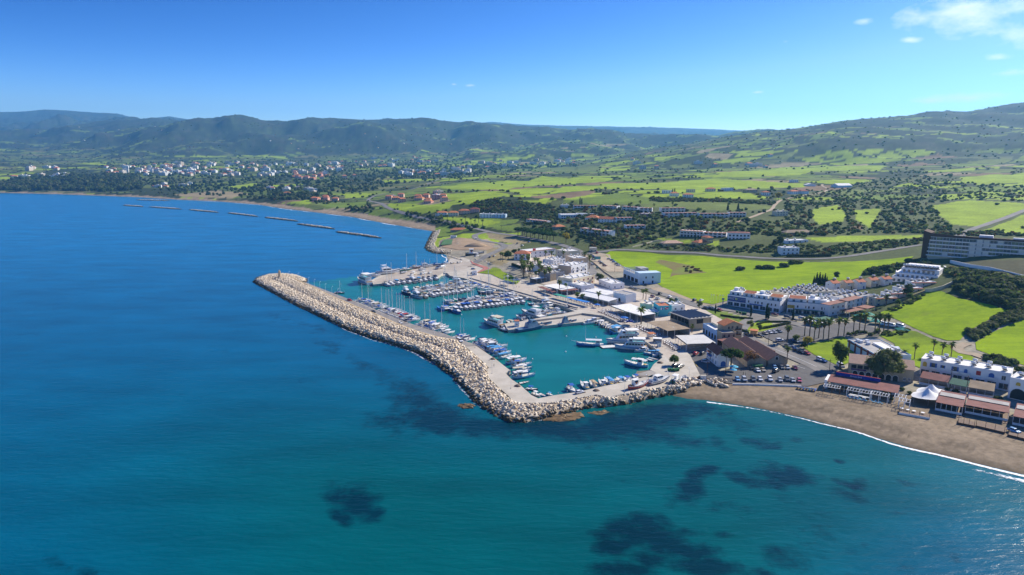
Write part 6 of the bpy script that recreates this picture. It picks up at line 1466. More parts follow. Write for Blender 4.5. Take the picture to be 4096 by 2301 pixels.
def hull_mesh(L,B,fb0,fb1,dr=.5,stern=.85,bowx=.8,fine=1.6,keel=0.0,double=False,stripe=None):
 """bow at +x; sheer height fb0 at the stern, fb1 at the bow"""
 m=MB();n=11;rings=[];deck=[]
 for i in range(n):
  t=i/(n-1);x=-L/2+L*t
  w=B/2*(stern+(1-stern)*min(1,t/.45)) if t<.45 else B/2*max(.015,1-((t-.45)/.55)**fine)
  if double and t<.45:w=B/2*max(.12,1-((.45-t)/.45)**2.2*.8)
  z=fb0+(fb1-fb0)*max(0,(t-.25)/.75)**1.7
  if double:z+=.35*max(0,(.35-t)/.35)**1.5
  xo=max(0,t-.75)/.25*bowx*.5
  ch=w*.80*(1 if t<.8 else (1-(t-.8)/.2*.5));d=dr*(1-max(0,t-.7)/.3*.95)
  rings.append([(x+xo,-w,z),(x+xo*.6,-w*.95,z*.45),(x,-ch,.02),(x-.0,-ch*.55,-d*.7),(x,0,-d),(x,ch*.55,-d*.7),(x,ch,.02),(x+xo*.6,w*.95,z*.45),(x+xo,w,z)])
  deck.append((x+xo,w*.93,z-.06))
 m.loft(rings,M_HULL,cap=False,closed=False)
 m.add(rings[0],[tuple(range(8,-1,-1))[::-1]],M_HULL)
 d=MB();vs=[(x,-w,z) for x,w,z in deck]+[(x,w,z) for x,w,z in deck]
 d.add(vs,[(i,i+1,n+i+1,n+i) for i in range(n-1)],M_DECK)
 st=None
 if stripe:
  st=MB();a=[[(p[0],p[1]*1.012-.004,p[2]*k) for p in (r[0],)][0] for r in rings for k in (1,)]
  L_=[]
  for sgn in (-1,1):
   up=[(r[0][0],sgn*abs(r[0][1])*1.01,r[0][2]*.86) for r in rings];lo_=[(r[0][0],sgn*(abs(r[0][1])*1.008+.004),r[0][2]*.66) for r in rings]
   st.add(up+lo_,[(i,i+1,n+i+1,n+i) if sgn>0 else (i+1,i,n+i,n+i+1) for i in range(n-1)],stripe)
  st=st.mesh('stripe')
 return m.mesh('hull',True),d.mesh('deck'),st
def trunk(m,x0,x1,w0,w1,z0,z1,mt,rake0=.15,rake1=.6):
 m.add([(x0,-w0,z0),(x1,-w1,z0),(x1,w1,z0),(x0,w0,z0),(x0+rake0,-w0*.9,z1),(x1-rake1,-w1*.8,z1),(x1-rake1,w1*.8,z1),(x0+rake0,w0*.9,z1)],[(0,1,5,4),(1,2,6,5),(2,3,7,6),(3,0,4,7),(4,5,6,7)],mt)
def mk(name,pieces):
 e=empty(name)
 for p in pieces:
  o=obj(p[0],p[1],e)
  for c in (p[2] if len(p)>2 else ()):obj(c[0],c[1],o)
 return e
def M1(name,fn,smooth=False):
 m=MB();fn(m);return (name,m.mesh(name,smooth))
def band(m,x0,x1,w0,w1,z0,z1,mt,k=1.015):
 for s in (-1,1):m.add([(x0,s*w0*k,z0),(x1,s*w1*k,z0),(x1,s*w1*k*.97,z1),(x0,s*w0*k*.97,z1)],[(0,1,2,3) if s<0 else (3,2,1,0)],mt)
BOAT={}
# sailing yacht 11 m
h,d,s_=hull_mesh(11,3.3,1.0,1.35,.5,.8,1.2,1.7,stripe=M_BLUE)
def rig(m,H=14.0,x=.8):
 m.tube((x,0,.9),(x,0,H),.15,.10,M_MAST,6)
 for z in (H*.45,H*.72):m.tube((x,-.75,z),(x,.75,z),.03,.03,M_MAST,4)
def stays(m,H=14.0,x=.8,L=11):
 for p in ((L/2+.3,0,1.3),(-L/2+.2,0,1.0),(x-.2,1.5,1.1),(x-.2,-1.5,1.1)):m.tube(p,(x,0,H-.2),.022,.022,M_STEEL,3,False)
pcs=[('hull',h,[('stripe',s_)]),('deck',d),M1('cabin',lambda m:trunk(m,-1.4,2.6,.95,.55,1.0,1.55,M_CAB)),M1('window',lambda m:band(m,-1.0,1.6,.93,.72,1.14,1.42,M_BWIN)),M1('cockpit',lambda m:m.box(-4.2,-1.6,-.75,.75,.9,1.0,M_TEAK)),
       M1('mast',rig),M1('rigging',stays),M1('boom',lambda m:m.tube((.8,0,2.2),(-3.6,0,2.1),.07,.06,M_MAST,5)),M1('sail_cover',lambda m:m.tube((.6,0,2.38),(-3.5,0,2.24),.24,.13,M_CANVAS,6)),M1('sprayhood',lambda m:trunk(m,-2.3,-.9,.95,.85,1.5,2.3,M_CANVAS,.1,.5)),
       M1('pulpit',lambda m:[m.tube((5.2,s*.35,1.35),(5.75,0,1.9),.03,.03,M_STEEL,3) for s in (-1,1)]+[m.tube((x_,s*1.5,1.1),(x_,s*1.5,1.75),.025,.025,M_STEEL,3) for x_ in (-3,-1,1,3) for s in (-1,1)])]
BOAT['sail']=(mk('sailing_yacht',pcs),11)
# motor cruiser 10 m
h,d,s_=hull_mesh(10,3.3,1.0,1.55,.5,.92,1.4,1.9,stripe=mat('navy_stripe',(.02,.03,.10)))
pcs=[('hull',h,[('stripe',s_)]),('deck',d),M1('cabin',lambda m:trunk(m,-2.0,3.2,1.3,.7,1.15,1.9,M_CAB,.1,1.2)),M1('windshield',lambda m:trunk(m,-1.4,1.6,1.15,.9,1.9,2.5,M_BWIN,.2,1.0)),M1('hardtop',lambda m:trunk(m,-2.4,.8,1.2,1.0,2.52,2.7,M_CANVAS,.05,.2)),
       M1('arch',lambda m:[m.tube((-2.6,s*1.3,1.2),(-2.2,s*1.1,2.6),.08,.08,M_CAB,5) for s in (-1,1)]),M1('seat',lambda m:m.box(-4.3,-3.6,-1.1,1.1,1.0,1.5,M_CANVAS)),M1('swim_platform',lambda m:m.box(-5.7,-5.02,-1.3,1.3,.25,.35,M_TEAK)),M1('bow_rail',lambda m:[m.tube((2.5,s*1.2,1.4),(5.2,s*.2,2.1),.03,.03,M_STEEL,3) for s in (-1,1)])]
BOAT['cruiser']=(mk('motor_cruiser',pcs),10)
# flybridge yacht 14 m
h,d,s_=hull_mesh(14,4.3,1.3,2.1,.7,.92,1.8,1.9,stripe=mat('navy_stripe',(.02,.03,.10)))
pcs=[('hull',h,[('stripe',s_)]),('deck',d),M1('saloon',lambda m:trunk(m,-4.0,3.8,1.75,1.1,1.4,3.0,M_CAB,.2,2.0)),M1('window',lambda m:band(m,-3.2,1.8,1.70,1.42,1.95,2.7,M_BWIN)),M1('windshield',lambda m:m.add([(3.75,-1.0,1.55),(3.75,1.0,1.55),(1.95,.95,2.95),(1.95,-.95,2.95)],[(0,1,2,3)],M_BWIN)),
       M1('flybridge',lambda m:trunk(m,-4.4,1.2,1.7,1.2,3.02,3.7,M_CAB,.1,.8)),M1('bimini',lambda m:trunk(m,-3.6,-.6,1.4,1.2,4.9,5.02,M_CANVAS,.05,.1)),M1('frame',lambda m:[m.tube((x_,s*1.2,3.6),(x_,s*1.2,4.9),.04,.04,M_STEEL,4) for x_ in (-3.4,-.9) for s in (-1,1)]),M1('radar_arch',lambda m:m.tube((-3.9,0,3.6),(-4.3,0,5.6),.1,.06,M_CAB,5)),M1('swim_platform',lambda m:m.box(-7.8,-7.02,-1.7,1.7,.3,.42,M_TEAK)),M1('bow_rail',lambda m:[m.tube((3.2,s*1.7,1.9),(7.4,s*.2,2.8),.03,.03,M_STEEL,3) for s in (-1,1)])]
BOAT['fly']=(mk('motor_yacht',pcs),14)
# small open boat 6 m with bimini and outboard
h,d,s_=hull_mesh(6,2.2,.65,.95,.3,.9,.8,1.8)
pcs=[('hull',h),('deck',d),M1('console',lambda m:trunk(m,-.5,.5,.4,.35,.6,1.35,M_CAB)),M1('bimini',lambda m:trunk(m,-1.7,.8,.95,.9,2.0,2.12,M_CANVAS,.1,.1)),M1('frame',lambda m:[m.tube((x_,s*.9,.6),(x_,s*.85,2.0),.03,.03,M_STEEL,3) for x_ in (-1.5,.6) for s in (-1,1)]),M1('outboard',lambda m:(m.box(-3.5,-3.05,-.22,.22,.6,1.25,M_OUTB),m.box(-3.35,-3.15,-.1,.1,-.4,.6,M_OUTB))),M1('bench',lambda m:m.box(-2.4,-1.9,-.85,.85,.6,.9,M_DECK))]
BOAT['small']=(mk('small_motorboat',pcs),6)
h,d,s_=hull_mesh(5,1.8,.5,.7,.25,.9,.6,1.8)
pcs=[('hull',h),('deck',d),M1('thwart',lambda m:(m.box(-.4,-.1,-.75,.75,.48,.56,M_TEAK),m.box(.9,1.2,-.6,.6,.5,.58,M_TEAK))),M1('outboard',lambda m:(m.box(-2.95,-2.55,-.2,.2,.5,1.1,M_OUTB),m.box(-2.8,-2.62,-.1,.1,-.4,.5,M_OUTB)))]
BOAT['dinghy']=(mk('dinghy',pcs),5)
# inflatable
def ribf(m):
 for s in (-1,1):m.tube((-2.6,s*.95,.45),(1.2,s*.95,.5),.28,.28,M_RUBB,7);m.tube((1.2,s*.95,.5),(2.8,0,.7),.28,.22,M_RUBB,7)
pcs=[M1('tube',ribf),M1('floor',lambda m:m.add([(-2.6,-.8,.3),(1.2,-.8,.3),(2.5,0,.4),(1.2,.8,.3),(-2.6,.8,.3),(-2.6,0,-.2),(1.2,0,-.2)],[(0,1,2,3,4),(0,5,6,1),(4,3,6,5),(1,6,2),(3,2,6)],M_DECK)),M1('console',lambda m:trunk(m,-.6,.3,.4,.35,.3,1.2,M_CAB)),M1('outboard',lambda m:m.box(-3.1,-2.65,-.25,.25,.4,1.3,M_OUTB))]
BOAT['rib']=(mk('inflatable_boat',pcs),5.6)
# traditional fishing boat 9 m with wheelhouse and canopy
def fishing(L,canopy_,wheel,key,nm):
 h,d,s_=hull_mesh(L,L*.31,.85,1.6,.5,.8,.6,1.9,double=True,stripe=M_TRIM)
 k=L/9
 pcs=[('hull',h,[('stripe',s_)]),('deck',d)]
 if wheel:pcs+=[M1('wheelhouse',lambda m:trunk(m,-2.4*k,-.6*k,.8*k,.75*k,.8,2.7,M_CAB,0,.15)),M1('window',lambda m:(band(m,-2.2*k,-.8*k,.78*k,.74*k,1.8,2.4,M_BWIN),m.box(-.74*k,-.70*k,-.6*k,.6*k,1.8,2.4,M_BWIN))),M1('wheelhouse_roof',lambda m:m.box(-2.6*k,-.4*k,-.95*k,.95*k,2.71,2.82,M_CANVAS))]
 if canopy_:pcs+=[M1('canopy',lambda m:m.add([(-4.0*k,-1.15*k,2.5),(1.6*k,-1.15*k,2.55),(1.6*k,1.15*k,2.55),(-4.0*k,1.15*k,2.5),(-4.0*k,0,2.75),(1.6*k,0,2.8)],[(0,1,5,4),(4,5,2,3),(0,4,3),(1,2,5),(3,2,1,0)],M_CANVAS)),M1('canopy_frame',lambda m:[m.tube((x_*k,s*1.1*k,.7),(x_*k,s*1.1*k,2.5),.04,.04,M_WMET,4) for x_ in (-3.8,-1.2,1.4) for s in (-1,1)])]
 pcs+=[M1('mast',lambda m:m.tube((.2*k,0,.8),(.2*k,0,4.2*k),.06,.04,M_TEAK,5)),M1('winch',lambda m:m.tube((2.2*k,-.5,1.1),(2.2*k,.5,1.1),.22,.22,M_STEEL,8)),M1('net_heap',lambda m:trunk(m,-3.9*k,-2.7*k,.7*k,.6*k,.75,1.15,M_YEL,.3,.3)),M1('stem_post',lambda m:m.tube((L*.49,0,1.2),(L*.53,0,2.1),.09,.07,M_TEAK,5)),M1('lifebuoy',lambda m:m.tube((-1.5*k,-.86*k,1.6),(-1.5*k,-.80*k,1.6),.3,.3,M_ORANGE,10))]
 BOAT[key]=(mk(nm,pcs),L)
fishing(9,True,True,'fish','fishing_boat');fishing(9,False,True,'fishw','fishing_boat');fishing(7,True,False,'fishc','fishing_boat')
# catamaran
def cat_hull(m):
 for s in (-1,1):
  r=[]
  for t,w,z in ((-4.5,.5,.9),(-2,.62,1.0),(1.5,.6,1.05),(3.6,.3,1.15),(4.7,.04,1.2)):r.append([(t,s*1.9-w,z),(t,s*1.9-w*.7,-.3),(t,s*1.9+w*.7,-.3),(t,s*1.9+w,z)])
  m.loft(r,M_HULL)
pcs=[M1('hull',cat_hull),M1('deck',lambda m:m.box(-4.2,1.2,-1.9,1.9,.95,1.15,M_DECK)),M1('cabin',lambda m:trunk(m,-2.6,1.6,1.6,1.2,1.16,2.0,M_CAB,.2,1.0)),M1('window',lambda m:band(m,-2.2,.6,1.55,1.3,1.4,1.8,M_BWIN)),M1('bimini',lambda m:trunk(m,-4.0,-2.2,1.5,1.4,2.6,2.7,M_CANVAS,.1,.1)),M1('mast',lambda m:rig(m,13,.2)),M1('rigging',lambda m:stays(m,13,.2,9)),M1('boom',lambda m:m.tube((.2,0,2.6),(-3.4,0,2.6),.12,.1,M_CANVAS,5))]
BOAT['cat']=(mk('catamaran',pcs),9.4)
# passenger boats
def tour(key,nm,txt,L=18,roof=True):
 h,d,s_=hull_mesh(L,L*.29,1.5,2.6,.9,.9,1.6,2.0,stripe=mat('sky_stripe',(.12,.32,.62)))
 k=L/18
 pcs=[('hull',h,[('stripe',s_)]),('deck',d),M1('saloon',lambda m:trunk(m,-6.5*k,4.6*k,2.2*k,1.5*k,1.6,3.9,M_CAB,.1,1.6)),M1('upper_deck',lambda m:(m.box(-7.2*k,2.4*k,-2.3*k,2.3*k,3.91,4.05,M_DECK),m.box(-7.2*k,2.4*k,-2.3*k,-2.22*k,4.06,4.85,M_CAB),m.box(-7.2*k,2.4*k,2.22*k,2.3*k,4.06,4.85,M_CAB),m.box(2.3*k,2.4*k,-2.2*k,2.2*k,4.06,4.9,M_CAB),m.box(-7.2*k,-7.1*k,-2.2*k,2.2*k,4.06,4.85,M_CAB))),
           M1('sun_pad',lambda m:(m.box(-6.6*k,-2.6*k,-1.6*k,1.6*k,4.06,4.2,mat('pool_blue',(.20,.55,.68))),m.box(-2.0*k,1.6*k,-1.6*k,1.6*k,4.06,4.2,mat('pool_blue',(.20,.55,.68))))),
           M1('bench',lambda m:m.box(-8.2*k,-7.4*k,-1.8*k,1.8*k,1.55,2.0,M_TEAK)),M1('mast',lambda m:m.tube((1.5*k,0,4.0),(1.2*k,0,8.0),.08,.05,M_MAST,5)),M1('bow_rail',lambda m:[m.tube((5*k,s*2.0*k,2.3),(L*.52,s*.15,3.5),.04,.04,M_STEEL,3) for s in (-1,1)]),M1('lifebuoy',lambda m:[m.tube((x_*k,s*2.2*k,2.9),(x_*k,s*2.28*k,2.9),.35,.35,M_ORANGE,10) for x_ in (-5.5,3.0) for s in (-1,1)])]
 e=mk(nm,pcs)
 for i in range(6):
  for s in (-1,1):
   m=MB();m.add([(-.7,0,0),(.7,0,0),(.55,0,.85),(-.55,0,.85)],[(0,1,2,3) if s<0 else (3,2,1,0)],M_BWIN)
   obj('window',m.mesh('window'),e,loc=((-5.4+i*1.6)*k,s*(2.22-(.10*i if i>2 else 0)*.5)*k*.99+s*.02,2.75))
 if roof:
  obj('awning',M1('awning',lambda m:m.box(-7.4*k,-.6*k,-2.3*k,2.3*k,6.3,6.42,M_CANVAS))[1],e);obj('frame',M1('frame',lambda m:[m.tube((x_*k,s*2.2*k,4.1),(x_*k,s*2.2*k,6.3),.05,.05,M_STEEL,4) for x_ in (-7.2,-4,-.8) for s in (-1,1)])[1],e)
  obj('bridge',M1('bridge',lambda m:trunk(m,-.4*k,2.3*k,1.7*k,1.4*k,4.06,6.1,M_CAB,0,.8))[1],e);obj('windshield',M1('windshield',lambda m:band(m,0,1.4*k,1.66*k,1.5*k,5.0,5.8,M_BWIN))[1],e)
 if txt:
  for s in (-1,1):
   for tx,x_,z_,sz in txt:
    me_=text_mesh(tx,sz,M_REDP);obj('lettering',me_,e,loc=(x_*k,s*2.34*k,z_),rz=0 if s<0 else math.pi)
 BOAT[key]=(e,L)
tour('tourA','glass_bottom_boat',[('GLASS BOTTOM BOAT',-2.4,4.45,.75)]);tour('tourB','glass_bottom_boat',[('GLASS BOTTOM',-2.4,4.45,.8)],17);tour('ferry','passenger_boat',None,19);tour('ferry2','passenger_boat',None,18,True)
# patrol boat
def patrol(key,L):
 h,d,s_=hull_mesh(L,L*.22,1.5,2.6,.8,.9,2.0,2.0);k=L/21
 M_PAT=mat('patrol_blue_grey',(.15,.25,.36),(.12,.21,.30),.8,.5)
 pcs=[('hull',h),M1('deck',lambda m:m.box(-L*.48,L*.2,-L*.095,L*.095,1.42,1.5,M_PAT)),M1('deckhouse',lambda m:trunk(m,-4.5*k,3.6*k,1.8*k,1.2*k,1.5,3.7,M_PAT,.6,1.8)),M1('bridge',lambda m:trunk(m,-2.6*k,1.4*k,1.5*k,1.1*k,3.7,5.0,M_PAT,.6,.9)),M1('window',lambda m:band(m,-1.5*k,.6*k,1.42*k,1.2*k,4.1,4.6,M_BWIN)),M1('mast',lambda m:(m.tube((-2.2*k,0,5),(-3.2*k,0,8.6*k),.22,.08,M_PAT,5),m.box(-3.2*k,-2.2*k,-.9,.9,6.6*k,6.75*k,M_PAT))),M1('gun_mount',lambda m:(m.tube((5*k,0,2.0),(5*k,0,2.9),.5,.4,M_PAT,8),m.tube((5*k,0,2.8),(6.6*k,0,3.0),.06,.05,M_PAT,5))),M1('lifebuoy',lambda m:m.tube((2.2*k,-1.5*k,2.7),(2.2*k,-1.62*k,2.7),.38,.38,M_ORANGE,10))]
 pcs.append(M1('slash',lambda m:m.add([(5.0*k,-2.05*k,.35),(5.9*k,-1.96*k,.35),(7.1*k,-1.70*k,1.9),(6.2*k,-1.93*k,1.9)],[(0,1,2,3)],mat('slash_red',(.5,.12,.10)))))
 BOAT[key]=(mk('patrol_boat',pcs),L)
patrol('patrol',21);patrol('patrol2',12)
# wooden excursion sailer with bowsprit and long awning
h,d,s_=hull_mesh(16,4.4,1.1,2.2,.7,.8,1.0,2.0,double=True,stripe=M_TRIM)
pcs=[('hull',h,[('stripe',s_)]),('deck',d),M1('awning',lambda m:m.add([(-6.8,-1.9,3.6),(2.6,-1.9,3.7),(2.6,1.9,3.7),(-6.8,1.9,3.6),(-6.8,0,4.1),(2.6,0,4.2)],[(0,1,5,4),(4,5,2,3),(0,4,3),(1,2,5),(3,2,1,0)],M_CAB)),M1('awning_frame',lambda m:[m.tube((x_,s*1.85,1.0),(x_,s*1.85,3.7),.05,.05,M_WMET,4) for x_ in (-6.6,-3.5,-.5,2.4) for s in (-1,1)]),M1('wheelhouse',lambda m:trunk(m,-5.8,-3.2,1.3,1.25,1.0,3.4,M_CAB,0,.1)),M1('window',lambda m:band(m,-5.5,-3.5,1.28,1.24,2.3,2.9,M_BWIN)),M1('mast',lambda m:m.tube((2.8,0,1),(2.8,0,12.5),.13,.07,M_MAST,6)),M1('bowsprit',lambda m:m.tube((7.2,0,2.2),(11.2,0,2.9),.13,.08,M_CAB,6)),M1('rail',lambda m:[m.tube((x_,s*2.0,1.1),(x_,s*2.0,1.9),.03,.03,M_BLUE,3) for x_ in (-2,0,2,4) for s in (-1,1)]),M1('lifebuoy',lambda m:m.tube((-4.2,-1.36,2.0),(-4.2,-1.3,2.0),.35,.35,M_ORANGE,10)),M1('rigging',lambda m:[m.tube(p,(2.8,0,12.3),.022,.022,M_STEEL,3,False) for p in ((10.8,0,2.8),(-7,0,2))])]
BOAT['caique']=(mk('excursion_boat',pcs),16)
# white trawler-like launch
h,d,s_=hull_mesh(13,3.6,1.2,1.7,.6,.9,1.0,1.9)
pcs=[('hull',h),('deck',d),M1('cabin',lambda m:trunk(m,-3.4,-.2,1.2,1.2,1.2,2.5,M_CAB,0,.1)),M1('wheelhouse',lambda m:trunk(m,.0,2.3,1.2,1.0,1.2,3.3,M_CAB,0,.2)),M1('window',lambda m:(band(m,.2,2.0,1.18,1.04,2.3,2.9,M_BWIN),band(m,-3.0,-.6,1.17,1.17,1.8,2.2,M_BWIN)))]
BOAT['launch']=(mk('launch',pcs),13)
for k_,(e_,L_) in BOAT.items():e_['proto']=1
WHITE=(.82,.82,.80)
HULLC=dict(white=WHITE,navy=(.015,.03,.10),black=(.02,.02,.025),blue=(.05,.22,.55),sky=(.16,.50,.72),turq=(.08,.45,.52),red=(.42,.06,.05),cream=(.68,.60,.45),green=(.03,.20,.12),brown=(.22,.13,.07),grey=(.35,.37,.40),patrol=(.045,.13,.25),wreck=(.10,.075,.055))
CANC=dict(blue=(.03,.12,.45),white=(.80,.79,.76),navy=(.02,.03,.09),cream=(.62,.55,.42),red=(.40,.05,.06),sky=(.10,.35,.65),green=(.04,.28,.18),grey=(.35,.35,.36),tan=(.50,.38,.24))
def boat(key,s_px,b_px,hull='white',canvas='white',label='',group=None,cat='boat',z=0.0,zpix=None,smin=.55,smax=1.35,lift=0.0):
 e,L=BOAT[key]
 zp=z if zpix is None else zpix
 p,q=P(*s_px,zp),P(*b_px,zp);d=q-p;c=(p+q)/2
 sc=max(smin,min(smax,d.length/L))
 o=stamp(e,(c.x,c.y,z+lift),math.atan2(d.y,d.x),sc,label,cat,group)
 if 'proto' in o:del o['proto']
 for ch in o.children_recursive:
  ch.color=(*CANC[canvas],1)
  if ch.name.split('.')[0] in ('hull','tube'):ch.color=(*HULLC[hull],1)
 return o
rb=random.Random(8)
KIND=dict(sail='sailing yacht',cruiser='motor cruiser',fly='flybridge motor yacht',small='small motorboat',dinghy='open dinghy',rib='grey inflatable',fish='fishing boat',fishw='fishing boat with wheelhouse',fishc='canopied fishing boat',cat='catamaran')
def row(n,a0,a1,off0,off1,kinds,place,z=0.0,jit=.12,hulls=('white',),canv=('blue','navy','white','cream','blue'),lift=0.0):
 """n berths along a0-a1; each boat reaches out by an offset in the photograph's pixels"""
 for k in range(n):
  t=(k+.5)/n;u=a0[0]+(a1[0]-a0[0])*t;v=a0[1]+(a1[1]-a0[1])*t
  ou=off0[0]+(off1[0]-off0[0])*t;ov=off0[1]+(off1[1]-off0[1])*t;f_=1+rb.uniform(-jit,jit)
  key=kinds[k % len(kinds)];cv=rb.choice(canv);hl=rb.choice(hulls)
  lab=f"{'' if hl == 'white' else hl+' '}{KIND[key]} with {cv} canvas {place}" if hl != 'white' else f"white {KIND[key]} with {cv} canvas {place}"
  boat(key,(u,v),(u+ou*f_,v+ov*f_),hl,cv,lab,place,'sailing boat' if key in ('sail','cat') else 'boat',z=z,lift=lift)
# breakwater quay, from its outer part to the corner
row(7,(1414,1204),(1500,1240),(54,-7),(60,-9),['sail','cruiser','sail','cruiser','fly','cruiser'],'at the outer berths of the breakwater quay')
row(12,(1508,1244),(1632,1291),(56,-10),(58,-11),['sail','sail','sail','cruiser','sail','sail','sail','sail','cruiser','sail'],'in the packed middle berths of the breakwater quay',canv=('blue','red','navy','white','blue'))
boat('cruiser',(1618,1288),(1672,1277),'black','navy','black-hulled motor cruiser moored on the breakwater quay',smax=1.4)
row(7,(1662,1302),(1738,1326),(56,-13),(62,-14),['sail','cruiser','sail','cruiser','fly','cruiser'],'before the bend of the breakwater quay')
row(2,(1742,1330),(1784,1342),(42,-8),(42,-8),['cruiser','small'],'in the gap before the bend',canv=('white',))
row(4,(1808,1351),(1862,1371),(44,-11),(40,-10),['sail','sail','cruiser','small'],'at the bend of the breakwater quay',canv=('blue','navy'))
row(6,(1890,1377),(1936,1406),(78,-14),(82,-12),['cruiser','cruiser','fly','fishw','fly'],'crowded just past the bend',canv=('white','cream','navy'))
boat('fishw',(1932,1402),(2030,1392),'white','white','large white fishing boat with a tall white bow past the quay bend',smax=1.5)
F_=[((1942,1408),(2019,1402),'fish','blue','sky','blue fishing boat under sky-blue canopies beside the white boats'),((1958,1416),(2028,1408),'fishc','blue','sky','small blue boat with sky-blue canopy wedged among fishing boats'),((1972,1426),(2042,1414),'fish','sky','blue','pale blue fishing boat with bright blue canopy'),((1991,1440),(2044,1428),'fishc','turq','sky','turquoise fishing boat with long sky-blue canopy'),((2019,1461),(2107,1444),'fish','blue','white','deep blue fishing boat under a wide white roof'),((2042,1472),(2124,1462),'fishw','sky','blue','pale fishing boat with a white wheelhouse and bright blue canopy'),((2060,1482),(2128,1477),'fish','turq','white','turquoise-trimmed fishing boat with white roof sheets'),((2047,1498),(2119,1491),'fishc','blue','cream','low blue fishing boat with yellow gear on deck'),((2049,1515),(2138,1506),'fish','sky','white','sky-blue fishing boat with a big white flat canopy'),((2077,1537),(2115,1530),'dinghy','grey','white','small grey open boat beside the big white canopy'),((2103,1559),(2150,1561),'small','navy','blue','dark blue motorboat with blue bimini off the inner corner'),((2130,1575),(2160,1588),'small','white','white','white cabin motorboat in the inner corner of the basin'),((2158,1577),(2182,1589),'dinghy','blue','white','small blue open boat in the inner corner of the basin'),((2190,1577),(2211,1585),'small','white','sky','white motorboat with sky-blue bimini by the south quay')]
for a,b_,k_,hc,cc,lab in F_:boat(k_,a,b_,hc,cc,lab,cat='boat',smin=.6)
S_=[((2274,1551),(2300,1574),'small','white','blue','white motorboat with royal blue bimini near the parked white car'),((2354,1563),(2322,1536),'fishw','turq','white','turquoise fishing boat with a white raised canopy at the south quay'),((2386,1555),(2358,1532),'fish','white','tan','white fishing boat with rusty tan canopy at the south quay'),((2424,1551),(2394,1527),'fishw','white','white','all-white wheelhouse boat at the south quay'),((2452,1547),(2417,1521),'fish','white','sky','white boat with sky-blue canopy beside the wheelhouse boat'),((2474,1542),(2446,1523),'fishw','cream','cream','cream cabin boat at the south quay'),((2495,1539),(2467,1518),'small','white','sky','white boat with sky-blue canopy beside the cream cabin boat'),((2522,1534),(2494,1515),'small','sky','blue','sky-blue boat with bright blue cover near the slipway'),((2540,1529),(2512,1510),'dinghy','white','blue','open white boat near the slipway'),((2556,1523),(2530,1507),'small','navy','blue','navy boat with blue cover beside the slipway')]
for a,b_,k_,hc,cc,lab in S_:boat(k_,a,b_,hc,cc,lab,smin=.6)
boat('fishw',(2512,1560),(2592,1540),'red','white','red and white boat laid up on the quay by the rock slope',z=ZQ,lift=.5,smax=1.3)
boat('cruiser',(2597,1540),(2674,1521),'white','white','white cabin cruiser laid up on the quay by the rock slope',z=ZQ,lift=.5)
boat('small',(2690,1536),(2714,1514),'green','white','green and white boat on the quay beside the inflatable',z=ZQ,lift=.4);boat('rib',(2728,1532),(2740,1511),'grey','white','grey inflatable stored on the quay near the pole',z=ZQ,lift=.3)
boat('fish',(2592,1471),(2498,1455),'sky','white','big pale blue wooden fishing boat lying off the slipway',smax=1.5)
boat('fishw',(2640,1416),(2610,1432),'white','sky','white boat with blue trim tied in the quay angle');boat('fish',(2632,1421),(2574,1416),'sky','sky','sky-blue cabin boat before the quay angle');boat('cruiser',(2600,1404),(2540,1409),'white','white','white day boat with a white hardtop beside the glass-bottom boats');boat('fishc',(2616,1447),(2584,1440),'blue','white','small blue boat behind the big wooden fishing boat');boat('dinghy',(2634,1440),(2608,1437),'sky','white','pale blue skiff in the quay angle')
boat('tourA',(2592,1398),(2462,1393),'white','white','white glass-bottom tour boat with blue sun decks, nearer the slipway',cat='tour boat');boat('tourB',(2562,1366),(2430,1373),'white','white','white glass-bottom tour boat tied behind its sister',cat='tour boat')
boat('caique',(2415,1384),(2306,1381),'blue','white','blue wooden excursion boat with bowsprit and long white awning',cat='tour boat')
for k_ in range(10):
 t=k_/9;kd=['rib','small','dinghy','small','rib','dinghy','small','fishc','fish','fishw'][k_];hc=['white','white','white','cream','white','white','white','sky','blue','blue'][k_]
 lab=['grey inflatable with black outboard at the top of the east quay','white outboard boat beside the top inflatable','white open skiff with a yellow heap beside the east quay steps','cream outboard boat under a low cover','grey inflatable in the middle of the east quay berths','white open skiff in the middle of the east quay berths','white outboard boat with a cream awning','sky-blue canopied boat at the east quay','blue canopied fishing boat at the east quay','blue fishing boat with white cabin behind the tour boats'][k_]
 u,v=2400+78*t,1291+36*t;boat(kd,(u-22-16*t,v+8+6*t),(u+20+18*t,v-3-2*t),hc,['white','white','cream','cream','white','white','cream','sky','sky','white'][k_],lab)
boat('launch',(2332,1299),(2408,1289),'white','white','long white launch with low cabins alongside the central pier')
boat('patrol',(2064,1329),(2202,1306),'patrol','grey','large blue-grey patrol boat alongside the central pier',cat='patrol boat');boat('patrol2',(2229,1308),(2301,1296),'patrol','grey','smaller blue-grey patrol boat alongside the central pier',cat='patrol boat')
boat('rib',(1999,1314),(2036,1330),'navy','navy','dark patrol tender tied at the pier head',smax=1.6)
boat('ferry',(2012,1311),(1937,1289),'white','cream','white passenger boat with cream awning off the pier head',cat='tour boat')
boat('fish',(2056,1300),(2024,1290),'brown','cream','brown wooden boat with cream awning at the pier head')
boat('cruiser',(2104,1287),(2066,1271),'white','navy','white cruiser with navy cover at the pier head');boat('fly',(2172,1276),(2090,1254),'white','white','large white motor yacht stern-on to the central pier',smax=1.5)
row(5,(2150,1272),(2250,1254),(-34,-15),(-32,-16),['fly','cruiser','sail','cruiser'],'stern-on to the central pier',canv=('cream','white','navy'))
boat('sail',(2300,1249),(2244,1228),'white','navy','white sailing yacht in the corner of pier and promenade',cat='sailing boat');boat('rib',(2272,1258),(2240,1250),'grey','red','inflatable in the corner of pier and promenade')
